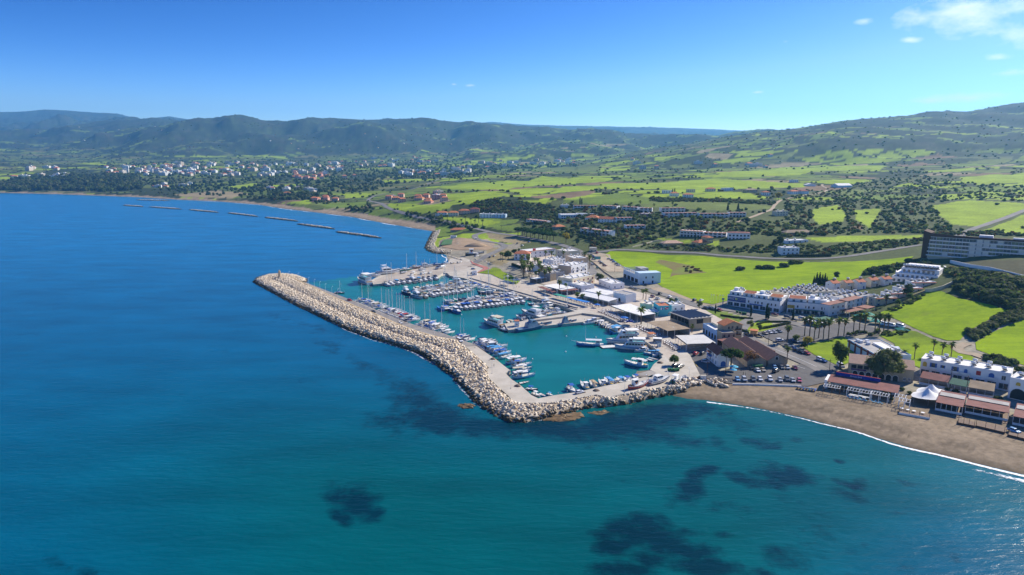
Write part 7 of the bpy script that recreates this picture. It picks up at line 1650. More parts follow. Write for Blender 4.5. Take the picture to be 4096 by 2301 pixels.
boat('cruiser',(2176,1233),(2224,1222),'white','white','low white cruiser alongside the promenade');boat('fly',(2202,1213),(2146,1224),'white','white','sleek white motor yacht alongside the promenade',smax=1.4);boat('sail',(2150,1226),(2112,1218),'brown','white','brown-decked sailing boat off the promenade',cat='sailing boat',smax=.9)
boat('cruiser',(2120,1198),(2092,1203),'white','white','white cruiser at the root of the second pontoon')
boat('sail',(2014,1179),(1908,1175),'black','white','big black-hulled sailing yacht with the tallest mast',cat='sailing boat',smax=1.75);boat('sail',(2072,1184),(2002,1178),'black','navy','second dark sailing yacht beside the big black one',cat='sailing boat',smax=1.4)
boat('fly',(2066,1188),(2022,1182),'white','white','white motor yacht behind the dark sailing yachts');boat('cruiser',(2082,1190),(2048,1187),'white','white','white cruiser behind the dark sailing yachts')
# pontoons
def pontoon(label,a,b_,w=2.2):
 p,q=P(*a,.5),P(*b_,.5);d=q-p;L=d.length;e=empty('pontoon',(p.x,p.y,0),math.atan2(d.y,d.x),label,'pontoon')
 n_=int(L/5);m=MB();m.box(.04,L/n_-.04,-w/2,w/2,.35,.55,M_DECK);dk=m.mesh('deck_section');m=MB();m.box(.6,L/n_-.6,-w/2+.15,w/2-.15,-.35,.34,M_RUBB);fl_=m.mesh('float')
 for k in range(n_):o=obj('deck_section',dk,e,loc=(L*k/n_,0,0));obj('float',fl_,o)
 return e
pontoon('upper floating pontoon reaching out from the promenade',(1940,1143),(1668,1179));pontoon('lower floating pontoon reaching out from the promenade',(2112,1196),(1795,1228))
pontoon('short working jetty between the excursion boat and tour boats',(2405,1388),(2462,1384),4.5)
boat('fly',(1609,1165),(1648,1187),'navy','white','navy-hulled motor yacht at the end of the upper pontoon',smax=1.1);boat('fly',(1650,1181),(1692,1198),'white','white','white motor yacht at the end of the upper pontoon',smax=1.2);boat('cruiser',(1690,1183),(1712,1196),'cream','brown' if False else 'tan','cream cruiser beside the end of the upper pontoon')
row(10,(1700,1178),(1866,1157),(36,13),(26,12),['sail','cruiser','cruiser','sail','cruiser','cruiser'],'on the seaward side of the upper pontoon',canv=('cream','white','navy','cream'))
row(11,(1672,1172),(1880,1146),(-26,-12),(-22,-11),['cruiser','sail','fly','cruiser','cruiser','fly','sail'],'on the inner side of the upper pontoon',canv=('cream','white','tan','cream'))
boat('cruiser',(1884,1165),(1853,1151),'white','cream','lone white cruiser between the pontoons')
boat('cat',(1790,1246),(1760,1231),'blue','blue','blue-trimmed catamaran off the end of the lower pontoon',cat='sailing boat');boat('cruiser',(1805,1240),(1846,1259),'blue','white','blue-hulled cruiser at the end of the lower pontoon')
row(15,(1812,1229),(2080,1203),(34,15),(26,13),['cruiser','cruiser','cruiser','sail','cruiser','fly','cruiser'],'on the seaward side of the lower pontoon',canv=('navy','white','cream','white','blue'))
row(15,(1805,1222),(2080,1194),(-34,-14),(-26,-12),['sail','sail','sail','cruiser','sail','sail','cruiser'],'on the inner side of the lower pontoon',canv=('white','blue','navy','green','cream','white'))
row(10,(1516,1137),(1740,1111),(36,12),(26,11),['sail','sail','cruiser','cruiser','cruiser','fly','cruiser'],'along the boatyard quay',canv=('white','sky','cream','navy'))
boat('ferry2',(1488,1142),(1426,1121),'white','white','big white ferry-like boat at the tip of the boatyard quay',cat='tour boat')
boat('fly',(1797,1131),(1868,1132),'white','white','long white motor yacht near the boatyard slipway',smax=1.5)
row(6,(1872,1132),(1970,1158),(-30,9),(-32,8),['cruiser','small','cruiser','small','cruiser'],'along the promenade below the paved terrace',canv=('sky','white','blue'))
boat('sail',(1338,1173),(1377,1174),'navy','blue','small sailing boat moored alone off the breakwater',cat='sailing boat',smax=1.0)
# laid up ashore
boat('fly',(1507,1100),(1594,1092),'white','white','large white motor yacht laid up in the boatyard',z=ZQ,lift=1.0,smax=1.75);boat('cruiser',(1472,1111),(1522,1107),'white','white','white cruiser laid up at the boatyard tip',z=ZQ,lift=.7)
boat('sail',(1600,1088),(1648,1083),'green','white','green-hulled sailing boat propped in the boatyard',cat='sailing boat',z=ZQ,lift=1.0);boat('sail',(1640,1078),(1684,1073),'brown','tan','brown-hulled sailing boat propped in the boatyard',cat='sailing boat',z=ZQ,lift=1.0)
boat('fly',(1676,1072),(1730,1068),'white','blue','white motor yacht with blue cover laid up by the sea wall',z=ZQ,lift=.9);boat('sail',(1722,1066),(1768,1064),'navy','blue','navy sailing boat laid up by the sea wall',cat='sailing boat',z=ZQ,lift=1.0);boat('cruiser',(1748,1078),(1782,1070),'white','navy','white cruiser on chocks near the little beach',z=ZQ,lift=.7)
for (a,b_,k_,hc,lab) in [((1676,1083),(1704,1081),'small','white','white motorboat on a trailer in the middle of the boatyard'),((1600,1096),(1630,1091),'rib','grey','inflatable on a trailer in the boatyard'),((1642,1103),(1668,1096),'small','cream','covered cream boat near the boatyard edge'),((1682,1100),(1708,1094),'small','white','white motorboat near the boatyard edge'),((1712,1098),(1730,1090),'dinghy','white','white dinghy near the boatyard edge'),((1770,1058),(1796,1056),'small','white','white boat drawn up beside the little beach'),((1800,1057),(1826,1052),'dinghy','cream','cream skiff drawn up beside the boulders'),((1826,1055),(1852,1050),'dinghy','white','white skiff drawn up beside the boulders'),((1898,1030),(1922,1026),'small','white','white boat parked by the loop road'),((1915,1034),(1938,1028),'dinghy','navy','navy skiff parked by the loop road')]:
 boat(k_,a,b_,hc,'white',lab,z=ZQ,lift=.45)
boat('fishw',(1858,1022),(1938,1020),'wreck','white','derelict dark wooden boat with a white wheelhouse beside the point',z=2.2,lift=.6,smax=2.2)
boat('fishw',(1893,966),(1925,964),'white','white','white boat standing on the bare earth lot near the pitch',z=2.6,lift=.6)
for e_,L_ in list(BOAT.values()):
 if not e_.get('used'):
  for ch in list(e_.children_recursive):bpy.data.objects.remove(ch)
  bpy.data.objects.remove(e_)
# cradle props under laid-up boats are left to their keels; mooring buoys
m=MB();m.loft([[(math.cos(a)*r_,math.sin(a)*r_,z_) for a in [math.pi*k/4 for k in range(8)]] for r_,z_ in ((.05,-.4),(.4,-.1),(.45,.1),(.3,.4),(.08,.55))],M_CAB);bu=m.mesh('buoy',True)
for u,v in ((2265,1346),(2262,1408),(2129,1437),(1846,1260),(2383,1350),(2010,1269)):
 p=P(u,v);obj('mooring_buoy',bu,loc=tuple(p),label='small white mooring buoy floating in the harbour basin',cat='buoy',group='white mooring buoys')
# vegetation
def leaf_mat(name,c1,c2,jitter=.22,scale=.6):
 m=mat(name,c1,c2,scale,.8,.15,jitter=jitter,detail=3)
 b_=m.node_tree.nodes['Principled BSDF']
 n_,l_=m.node_tree.nodes,m.node_tree.links
 tl=n_.new('ShaderNodeBsdfTranslucent');ms_=n_.new('ShaderNodeMixShader');ms_.inputs['Fac'].default_value=.46      # sunlight coming through the leaves
 src=b_.inputs['Base Color'].links[0].from_socket;br=n_.new('ShaderNodeMix');br.data_type='RGBA';br.blend_type='MULTIPLY';br.inputs['Factor'].default_value=1;br.inputs['B'].default_value=(1.7,1.8,1.0,1)
 l_.new(src,br.inputs['A']);l_.new(br.outputs['Result'],tl.inputs['Color']);l_.new(b_.outputs[0],ms_.inputs[1]);l_.new(tl.outputs[0],ms_.inputs[2]);l_.new(ms_.outputs[0],n_['Material Output'].inputs['Surface'])
 return m
L_BROAD=leaf_mat('leaf_broad',(.095,.14,.034),(.05,.082,.022));L_OLIVE=leaf_mat('leaf_olive',(.14,.16,.066),(.085,.10,.042));L_DARK=leaf_mat('leaf_dark',(.066,.094,.032),(.038,.058,.02));L_PINE=leaf_mat('leaf_pine',(.045,.10,.016),(.022,.052,.010));L_YEL=leaf_mat('leaf_yellow',(.32,.25,.03),(.20,.17,.02));L_DRY=leaf_mat('leaf_dry',(.17,.095,.055),(.11,.06,.035));L_PALM=leaf_mat('leaf_palm',(.14,.18,.045),(.08,.115,.03));L_SKIRT=leaf_mat('palm_skirt',(.24,.16,.08),(.15,.10,.05));L_CYP=leaf_mat('leaf_cypress',(.022,.045,.016),(.012,.026,.010));L_LIME=leaf_mat('leaf_lime',(.13,.17,.03),(.07,.10,.02));L_RUST=leaf_mat('leaf_rust',(.16,.085,.03),(.09,.055,.022))
M_BARK=mat('bark',(.16,.11,.075),(.10,.07,.05),1.5,.95);M_PBARK=mat('palm_bark',(.24,.18,.12),(.16,.12,.08),2,.95)
def leaf_cloud(m,centres,n,size,lm,rr_,inner=.55,flat_=1.0):
 """leaf cards spread through overlapping lobes; centres: (x, y, z, radius)"""
 tot=sum(c[3]**2 for c in centres)
 for (cx,cy,cz,cr) in centres:
  for _ in range(int(n*cr*cr/tot)+1):
   v=Vector((rr_.gauss(0,1),rr_.gauss(0,1),rr_.gauss(0,1))).normalized();r=cr*(inner+(1-inner)*rr_.random()**.5)*rr_.uniform(.85,1.12)
   p=Vector((cx+v.x*r,cy+v.y*r,cz+v.z*r*flat_));nrm=(v+Vector((rr_.uniform(-.7,.7),rr_.uniform(-.7,.7),rr_.uniform(-.3,.9)))).normalized()
   a=nrm.orthogonal().normalized();b_=nrm.cross(a);s=size*rr_.uniform(.6,1.3);t=rr_.uniform(0,6.28);a,b_=a*math.cos(t)+b_*math.sin(t),b_*math.cos(t)-a*math.sin(t)
   m.add([p-a*s*.5-b_*s*.35,p+a*s*.5-b_*s*.4,p+a*s*.35+b_*s*.45,p-a*s*.4+b_*s*.4],[(0,1,2,3)],lm)
def core(m,centres,lm,k=.72,flat_=1.0):
 for (cx,cy,cz,cr) in centres:
  n_=6;rings=[[(cx+math.cos(2*math.pi*i/n_)*cr*k*math.sin(t),cy+math.sin(2*math.pi*i/n_)*cr*k*math.sin(t),cz-math.cos(t)*cr*k*flat_) for i in range(n_)] for t in (.25,1.0,1.8,2.7)]
  m.loft(rings,lm)
def limbs(m,centres,base_z,bark,r0):
 for (cx,cy,cz,cr) in centres:m.tube((0,0,base_z),(cx*.8,cy*.8,cz-cr*.3),r0*.55,r0*.2,bark,5,False)
TREE={}
def make_tree(key,nm,lobes,n,leaf,lm,trunk_h,trunk_r,flat_=1.0,inner=.55,bark=M_BARK,corek=.7,lean=0):
 rr_=random.Random(hash(key) % 7 if False else sum(map(ord,key)))
 e=empty(nm);m=MB();m.tube((0,0,-.8),(lean*.3,0,trunk_h*.55),trunk_r,trunk_r*.8,bark,7,False);m.tube((lean*.3,0,trunk_h*.55),(lean,0,trunk_h),trunk_r*.8,trunk_r*.55,bark,7,False);limbs(m,lobes,trunk_h*.8,bark,trunk_r);obj('trunk',m.mesh('trunk'),e)
 m=MB();leaf_cloud(m,lobes,n,leaf,lm,rr_,inner,flat_)
 if corek:core(m,lobes,lm,corek,flat_)
 obj('crown',m.mesh('crown'),e);TREE[key]=e;e['proto']=1
rl=random.Random(99)
def lobes(n,R_,H,z0,r,spread=1.0):
 out=[]
 for i in range(n):
  a=2*math.pi*i/n+rl.uniform(-.4,.4);q=R_*spread*rl.uniform(.35,.75);out.append((math.cos(a)*q,math.sin(a)*q,z0+H*rl.uniform(.25,.85),r*rl.uniform(.75,1.15)))
 out.append((0,0,z0+H*.75,r*1.1));return out
make_tree('broad','tree',lobes(6,3.2,4.2,2.0,1.7),420,.62,L_BROAD,3.0,.28)
make_tree('broad2','tree',lobes(7,3.0,4.8,2.2,1.55),420,.6,L_OLIVE,3.2,.26)
make_tree('dark','tree',lobes(6,2.6,5.4,1.6,1.6),420,.58,L_DARK,3.0,.26)
make_tree('pine','pine_tree',lobes(7,4.2,2.6,4.6,1.9,1.2),700,.6,L_PINE,5.2,.34,flat_=.72)
make_tree('yellow','tree',lobes(6,2.6,4.6,1.8,1.5),380,.6,L_YEL,2.8,.24,corek=.55)
make_tree('lime','tree',lobes(6,2.2,4.2,1.6,1.3),340,.55,L_LIME,2.6,.2,corek=.5)
make_tree('dry','tree',lobes(7,3.4,3.6,2.0,1.6),520,.5,L_DRY,2.6,.3,inner=.3,corek=.4)
make_tree('ficus','ficus_tree',[(math.cos(a)*q,math.sin(a)*q,z,r) for a,q,z,r in [(0,5.2,6.5,3.2),(.9,5.6,7.6,3.0),(1.8,5.0,7.0,3.1),(2.7,5.6,6.4,3.2),(3.6,5.3,7.2,3.0),(4.5,5.5,6.2,3.1),(5.4,5.4,7.0,3.2),(.4,3,10.2,2.9),(2.4,3.2,10.8,2.8),(4.4,3.0,10.2,2.9),(0,0,12.0,2.4),(.2,6.8,5.2,2.2),(3.3,6.9,5.0,2.2)]],3200,.62,L_OLIVE,5.5,.7,inner=.5,corek=.74)
make_tree('poplar','tree',[(0,0,5.5,2.4),(1.6,.4,7.4,2.3),(-1.5,.5,7.8,2.3),(.6,-1.4,9.0,2.2),(2.6,0,9.4,2.0),(-.6,1.2,10.8,2.0),(1.4,.6,11.6,1.6),(-2.2,-.4,9.6,1.7)],1300,.6,L_LIME,4.6,.45,inner=.45,corek=.66)
make_tree('fir','conifer_tree',[(0,0,1.5+i*1.05,1.75-.2*i) for i in range(8)],520,.5,L_CYP,3.0,.22,inner=.5,corek=.75)
def cyp():
 e=empty('cypress_tree');m=MB();m.tube((0,0,-.5),(0,0,1.2),.14,.12,M_BARK,6,False);obj('trunk',m.mesh('trunk'),e);m=MB();rr_=random.Random(5)
 cs=[(0,0,.9+i*.72,.62*math.sin(math.pi*(.16+.8*(i+.6)/9))+.12) for i in range(9)];leaf_cloud(m,cs,320,.34,L_CYP,rr_,.6,1.4);core(m,cs,L_CYP,.8,1.5);obj('crown',m.mesh('crown'),e);TREE['cypress']=e;e['proto']=1
cyp()
def palm(key,nm,H,nf,flen,droop,r0,skirt,lm=L_PALM):
 e=empty(nm);m=MB();rr_=random.Random(nf);n_=5
 pts=[(rr_.uniform(-.06,.06)*i*H/9,rr_.uniform(-.06,.06)*i*H/9,-.6+(H+.6)*i/n_) for i in range(n_+1)]
 for i in range(n_):m.tube(pts[i],pts[i+1],r0*(1.15-.3*i/n_),r0*(1.15-.3*(i+1)/n_),M_PBARK,7,False)
 obj('trunk',m.mesh('trunk'),e);top=Vector(pts[-1]);m=MB()
 for i in range(nf):
  a=2*math.pi*i/nf*2.4;el=rr_.uniform(-.35,1.25);L_=flen*rr_.uniform(.85,1.1);d=Vector((math.cos(a),math.sin(a),0));p=top.copy();prev=None;K=5
  for k in range(K+1):
   t=k/K;ang=el-droop*t*t*1.5;w=(.10+.62*math.sin(math.pi*min(1,t*.9+.08)))*flen*.22
   side=Vector((-d.y,d.x,0));dn=Vector((0,0,-w*.45));cur=(p-side*w+dn,p,p+side*w+dn)
   if prev:
    if k % 1==0:m.add([prev[0],prev[1],cur[1],cur[0]],[(0,1,2,3)],lm);m.add([prev[1],prev[2],cur[2],cur[1]],[(0,1,2,3)],lm)
   prev=cur;p=p+(d*math.cos(ang)+Vector((0,0,math.sin(ang))))*(L_/K)
 obj('fronds',m.mesh('fronds'),e)
 if skirt:
  m=MB();K=9
  rings=[[(top.x+math.cos(2*math.pi*i/K)*r_*(1+.2*rr_.random()),top.y+math.sin(2*math.pi*i/K)*r_*(1+.2*rr_.random()),top.z+z_) for i in range(K)] for r_,z_ in ((.18,-2.3*skirt),(.55,-1.7*skirt),(.62,-.8*skirt),(.3,.15))]
  m.loft(rings,L_SKIRT);obj('dead_skirt',m.mesh('dead_skirt'),e)
 TREE[key]=e;e['proto']=1
palm('palm','fan_palm',9.0,34,2.75,1.0,.26,1.15);palm('date','date_palm',8.5,34,3.6,.9,.34,.5);palm('palms','fan_palm',4.2,26,2.2,.9,.28,.6)
def bush(key,lm,n_,flat_,seed):
 rr_=random.Random(seed);e=empty('shrub');m=MB();cs=[(rr_.uniform(-.6,.6),rr_.uniform(-.6,.6),rr_.uniform(.35,.7),rr_.uniform(.5,.75)) for _ in range(5)]
 leaf_cloud(m,cs,n_,.30,lm,rr_,.6,flat_);core(m,cs,lm,.8,flat_);obj('foliage',m.mesh('foliage'),e);m=MB()
 for c in cs[:3]:m.tube((0,0,-.3),(c[0],c[1],c[2]),.06,.03,M_BARK,4,False)
 obj('stem',m.mesh('stem'),e);TREE[key]=e;e['proto']=1
bush('bush',L_DARK,260,.8,1);bush('bush2',L_OLIVE,260,.8,2);bush('bushr',L_RUST,240,.8,3);bush('bushy',L_LIME,240,.9,4)
def plant(key,u,v,scale,label,cat='tree',group=None,z=None,rz=None):
 p=T(u,v);zz_=p.z if z is None else z
 if z is not None:p=P(u,v,z)
 elif p.z<ZQ and p.y<700:p=P(u,v,ZQ);zz_=ZQ
 o=stamp(TREE[key],(p.x,p.y,zz_),rl.uniform(0,6.28) if rz is None else rz,scale,label,cat,group)
 if 'proto' in o:del o['proto']
 return o
for k_,(u,v) in enumerate([(3217,1346),(3237,1348),(3255,1367),(3274,1355),(3293,1359),(3313,1357),(3351,1348),(3375,1348),(3413,1336),(3436,1336),(3456,1334),(3497,1338),(3516,1336),(3533,1333),(3551,1332)]):
 plant('palm',u,v,rl.uniform(1.02,1.2),'tall fan palm with brown skirt in the line along the car park','palm','palms along the car park')
for u,v,s,lab in [(3147,1371,.95,'fan palm standing in the car park beside parked cars'),(3151,1366,.85,'second fan palm in the car park pair'),(3148,1452,.82,'fan palm at the corner of the old warehouse'),(3657,1438,.8,'fan palm on the grass behind the beach bar'),(2394,1221,.95,'fan palm before the white canopy'),(2238,1175,1.0,'fan palm in front of the arcaded terrace'),(2264,1171,.7,'shorter fan palm in front of the arcaded terrace'),(2340,1055,1.15,'tall fan palm on the village street'),(2358,1076,1.25,'taller fan palm on the village street'),(2182,1042,.95,'fan palm beside the blue shop'),(2205,1046,1.0,'fan palm beside the white tank roofs'),(2254,1046,1.05,'fan palm rising among the beige houses'),(2003,1044,.85,'fan palm beside the leafy tree on the loop road'),(2010,1048,.9,'fan palm on the brown slope above the lawn')]:
 plant('palm',u,v,s,lab,'palm')
for u,v,s in [(3732,1421,.78),(3766,1436,.82),(3802,1438,.85)]:plant('palm',u,v,s,'fan palm in the trio behind the white apartment block','palm','palm trio behind the beach flats')
GROVE=[(2062,1068),(2100,1056),(2150,1072),(2215,1115),(2200,1138),(2140,1132),(2085,1108)];k_=0
while k_<36:
 u,v=rl.uniform(2060,2216),rl.uniform(1056,1138)
 if in_px(u,v,GROVE):plant('palm',u,v,rl.uniform(.85,1.15),'fan palm in the grove behind the lawn','palm','palm grove');k_+=1
plant('date',2564,1297,1.05,'tall date palm with leaning trunk on the restaurant quay','palm');plant('date',2572,1198,.72,'date palm beside the village street, paired with another','palm','street date palms');plant('date',2583,1200,.78,'date palm beside the village street, paired with another','palm','street date palms')
plant('palms',3616,1440,1.0,'low bushy palm behind the beach bar','palm');plant('palms',3543,1224,1.5,'bushy palm clump at the garden wall by the field','palm');plant('palms',2768,1330,.9,'bright young palm beside the beige restaurant wall','palm');plant('palms',2752,1320,.9,'young palm against the beige restaurant','palm');plant('palms',3604,1112,.8,'small palm on the terrace of the stepped apartment block','palm');plant('palms',3420,1345,.6,'small palm clump beside the flat commercial building','palm')
for u,v in [(1745,870),(1765,878),(1790,884),(1812,886),(1846,898),(1862,890),(1884,896),(1900,902),(1915,893),(1930,906)]:plant('date',u,v,rl.uniform(.75,1.0),'date palm on the green beside the coast road','palm','palms on the coastal green')
for u,v in [(2340,955),(2360,950),(2380,958),(2395,962),(2410,956),(2440,930),(2470,940),(2660,905),(2690,910),(2780,915),(2800,905),(2520,850),(2560,836),(2615,845),(2690,838),(2860,905)]:plant('palm',u,v,rl.uniform(1.0,1.3),'tall palm rising among the resort gardens','palm','resort palms')
TL=[('pine',2923,1474,1.28,'big umbrella pine beside the white house with blue balcony'),('dry',3003,1463,1.15,'brown dry-leaved tree between the pine and the warehouses'),('broad',2697,1461,.78,'round green tree on the quay beside the green bins'),('ficus',3538,1518,1.05,'huge dark ficus tree before the stone beach bar'),('poplar',3359,1476,1.05,'tall two-toned yellow-green tree at the street end'),('broad2',2398,1134,1.1,'round dark tree beside the white bungalow'),('broad',2684,1227,.85,'bushy green tree in the dirt car park'),('broad2',2797,1236,.72,'pale round tree beside the garden lawn'),('dark',3633,1189,1.3,'tall dark tree beside the row houses'),('broad2',3003,1318,.75,'pale grey-green tree on the garden lawn'),('lime',3040,1326,.7,'small yellowish tree on the garden lawn'),('yellow',3229,1392,.95,'golden autumn tree beside the parked cars'),('lime',3184,1372,.8,'slender light green tree in the car park'),('dark',3215,1398,.6,'dark round tree below the golden tree'),('broad',2033,1036,1.25,'full green tree beside the loop road'),('dark',2022,1034,.9,'dark tree beside the palm on the loop road'),('broad',2058,1022,1.0,'spreading dark tree behind the white wing'),('broad2',2078,1020,.9,'olive tree behind the white wing'),('yellow',2264,972,1.75,'big golden-yellow tree before the resort'),('dark',2310,980,1.1,'dark round tree beside the golden tree'),('fir',2911,842,1.25,'dark conifer above the resort row, one of a close pair'),('fir',2952,842,1.3,'dark conifer above the resort row, near its twin'),('yellow',3113,803,2.0,'tall golden tree beside the hillside track'),('dark',3120,985,1.5,'tall dark tree by the garden restaurant'),('dark',3100,990,1.2,'dark tree beside the white cubic house'),('broad',3640,1200,.7,'small tree below the tall dark tree'),('lime',2310,1195,.85,'bright yellow-green tree behind the blue awning'),('lime',2330,1200,.8,'yellow-green tree behind the blue awning, half hidden'),('lime',2382,1222,.55,'small yellow-green tree beside the promenade palm'),('dark',3345,1118,.9,'dark conifer behind the cream flats'),('broad',3590,1222,.6,'small garden tree by the field wall'),('broad2',3700,1470,.0,'')]
for key,u,v,s,lab in TL:
 if s>0:plant(key,u,v,s,lab)
for u,v,s in [(3255,1140,.8),(3266,1136,1.0),(3277,1140,1.1),(3288,1138,.9),(3298,1142,1.05),(3306,1144,.8)]:plant('fir',u,v,s,'dark conifer in the clump behind the tank-roofed flats','tree','conifer clump behind the flats')
for u,v in [(2072,944),(2090,946),(2106,948),(2122,952),(2138,955),(2154,957),(2170,958),(2186,960),(2200,962),(2214,965),(2098,940),(2130,944),(2160,948),(2190,952)]:plant('pine',u,v,rl.uniform(1.15,1.5),'dark pine in the grove behind the coast road','tree','coast road pines')
for u,v,s,lab in [(2861,1256,.95,'dark cypress on the garden lawn near the red car'),(3003,1269,1.1,'cypress at the garden corner beside the bins'),(3065,1278,1.5,'tall cypress at the garden edge, taller of a pair'),(3073,1279,1.2,'cypress at the garden edge, shorter of a pair'),(3171,1284,1.2,'cypress before the shaded apartment front'),(2690,782,1.8,'cypress beside the orange-roofed plateau house'),(2698,783,2.0,'taller cypress beside the orange-roofed plateau house'),(2320,822,2.0,'cypress above the top resort row'),(2327,822,1.8,'second cypress above the top resort row'),(2780,975,1.6,'cypress beside the tan houses')]:plant('cypress',u,v,s,lab,'cypress')
SH=[(2962,1082,3.4,'bush','round dark thicket in the wheat field, standing alone'),(3040,1075,3.0,'bush','dark thicket at the village end of the middle hedge clump'),(3062,1075,3.6,'bush','dark thicket in the middle hedge clump'),(3086,1076,3.2,'bush','dark thicket at the hotel end of the middle hedge clump'),(3136,1068,3.6,'bush','round dark thicket at the start of the long field hedge'),(3165,1056,3.8,'bush','big dark thicket in the long field hedge'),(3200,1055,3.2,'bush2','grey-green thicket in the long field hedge')]
for u,v,s,key,lab in SH:plant(key,u,v,(s*1.2,s,s*.9),lab,'shrub')
def shrubs(poly,n_,smin,smax,lab,grp,keys=('bush','bush','bush2','bushr')):
 us=[p[0] for p in poly];vs_=[p[1] for p in poly];k=0
 while k<n_:
  u,v=rl.uniform(min(us),max(us)),rl.uniform(min(vs_),max(vs_))
  if in_px(u,v,poly):s=rl.uniform(smin,smax);plant(rl.choice(keys),u,v,(s*1.15,s,s*.95),lab,'shrub',grp);k+=1
Z2=[(3450,1100),(3560,1062),(3640,1048),(3700,1052),(3830,1085),(3960,1100),(4096,1130),(4110,1250),(4050,1240),(3970,1212),(3880,1190),(3830,1165),(3830,1120),(3790,1080),(3600,1085)]
shrubs(Z2,105,2.6,5.0,'dark shrub on the shaded slope below the hotel','shrubs below the hotel',('bush','bush','bush','bush2'))
Z8=[(3856,1350),(3960,1292),(4096,1238),(4110,1262),(3960,1322),(3880,1366)]
shrubs(Z8,60,1.8,3.0,'grey-green shrub in the hedge between the two wheat fields','hedge between wheat fields',('bush2','bush2','bush'))
shrubs([(3950,1425),(4096,1462),(4110,1500),(3990,1465),(3900,1430)],16,1.6,3.0,'dark shrub beside the track behind the beach flats','shrubs by the beach track',('bush',))
shrubs([(2740,1060),(2790,1072),(2825,1090),(2760,1095),(2730,1085)],22,.9,1.6,'brown dry shrub in the weedy patch of the wheat field','brown shrubs in the field',('bushr','bushr','bush2'))
shrubs([(3560,1240),(3640,1205),(3700,1175),(3710,1182),(3640,1220),(3570,1252)],24,.8,1.6,'scrubby bush along the field wall','bushes along the field wall',('bush2','bushy','bush'))
shrubs([(3380,1340),(3480,1325),(3560,1330),(3600,1315),(3650,1320),(3600,1345),(3500,1345)],26,.8,1.8,'rough bush between the palms and the flat-roofed building','bushes behind the palms',('bush2','bushy','bush'))
for u,v,s,lab in [(3545,1577,1.5,'leafy bush between the terrace roof and the white tents'),(3604,1560,1.2,'bush beside the stone beach bar wall'),(3640,1575,1.0,'low bush behind the crossed pergola'),(3822,1572,1.3,'bush beneath the green awning'),(3850,1590,1.1,'bush behind the curved restaurant roof'),(3990,1600,1.6,'dark tree-like bush beside the street cafe'),(4022,1622,1.9,'big dark bush between the beach restaurants'),(3790,1560,1.0,'bush at the foot of the utility pole'),(3560,1600,1.1,'bush behind the white slatted pergola')]:plant('bush',u,v,s,lab,'shrub')
# clipped hedges round the garden
def hedge(px,w,h,label):
 q=[T(u,v) for u,v in px];org=q[0].copy();m=MB();rr_=random.Random(int(px[0][0]))
 for i in range(len(q)-1):
  a,b_=q[i]-org,q[i+1]-org;L_=(b_-a).length;n_=int(L_/(w*.7))+1
  cs=[]
  for k in range(n_+1):
   c=a.lerp(b_,k/n_);cs.append((c.x,c.y,c.z+h*.5,w*.62))
  leaf_cloud(m,cs,int(L_*14),.4,L_DARK,rr_,.75,h/w*.9);core(m,cs,L_DARK,.9,h/w*.9)
 o=empty('hedge',tuple(org),0,label,'hedge');obj('foliage',m.mesh('foliage'),o)
hedge([(2960,1322),(2990,1334)],1.6,1.4,'short clipped hedge below the garden lawn');hedge([(3040,1318),(3105,1306),(3158,1296)],1.8,1.5,'long clipped hedge along the car park');hedge([(2885,1264),(2940,1272),(3008,1278)],1.4,1.2,'curved clipped hedge in the garden');hedge([(3030,1300),(3060,1290),(3150,1290)],1.4,1.2,'clipped hedge along the garden path');hedge([(3150,1028),(3220,1028),(3320,1026)],3.0,2.6,'long tall clipped hedge beside the white cubic house');hedge([(2050,1062),(2085,1075)],2.4,2.4,'thick dark hedge beside the palm grove')
# scattered scrub and woods nobody could count
LIB=bpy.data.collections.new('leaf_library')
def lib(keys,nm):
 c=bpy.data.collections.new(nm)
 for i,k in enumerate(keys):
  lm,n_,seed,fl_=k;rr_=random.Random(seed);m=MB();cs=[(rr_.uniform(-.55,.55),rr_.uniform(-.55,.55),rr_.uniform(.3,.75),rr_.uniform(.42,.7)) for _ in range(4)]
  leaf_cloud(m,cs,n_,.42,lm,rr_,.6,fl_);core(m,cs,lm,.82,fl_)
  o=bpy.data.objects.new(f'{nm}_{i}',m.mesh('leaf_clump'));c.objects.link(o)
 return c
C_SCRUB=lib([(L_DARK,70,1,.8),(L_OLIVE,70,2,.8),(L_BROAD,70,3,.8),(L_DARK,70,4,.9),(L_RUST,60,5,.7),(L_OLIVE,70,6,.7),(L_LIME,70,7,.9),(L_BROAD,70,8,.7)],'scrub')
C_WOOD=lib([(L_DARK,90,11,1.2),(L_BROAD,90,12,1.25),(L_OLIVE,90,13,1.2),(L_DARK,90,14,1.3)],'wood')
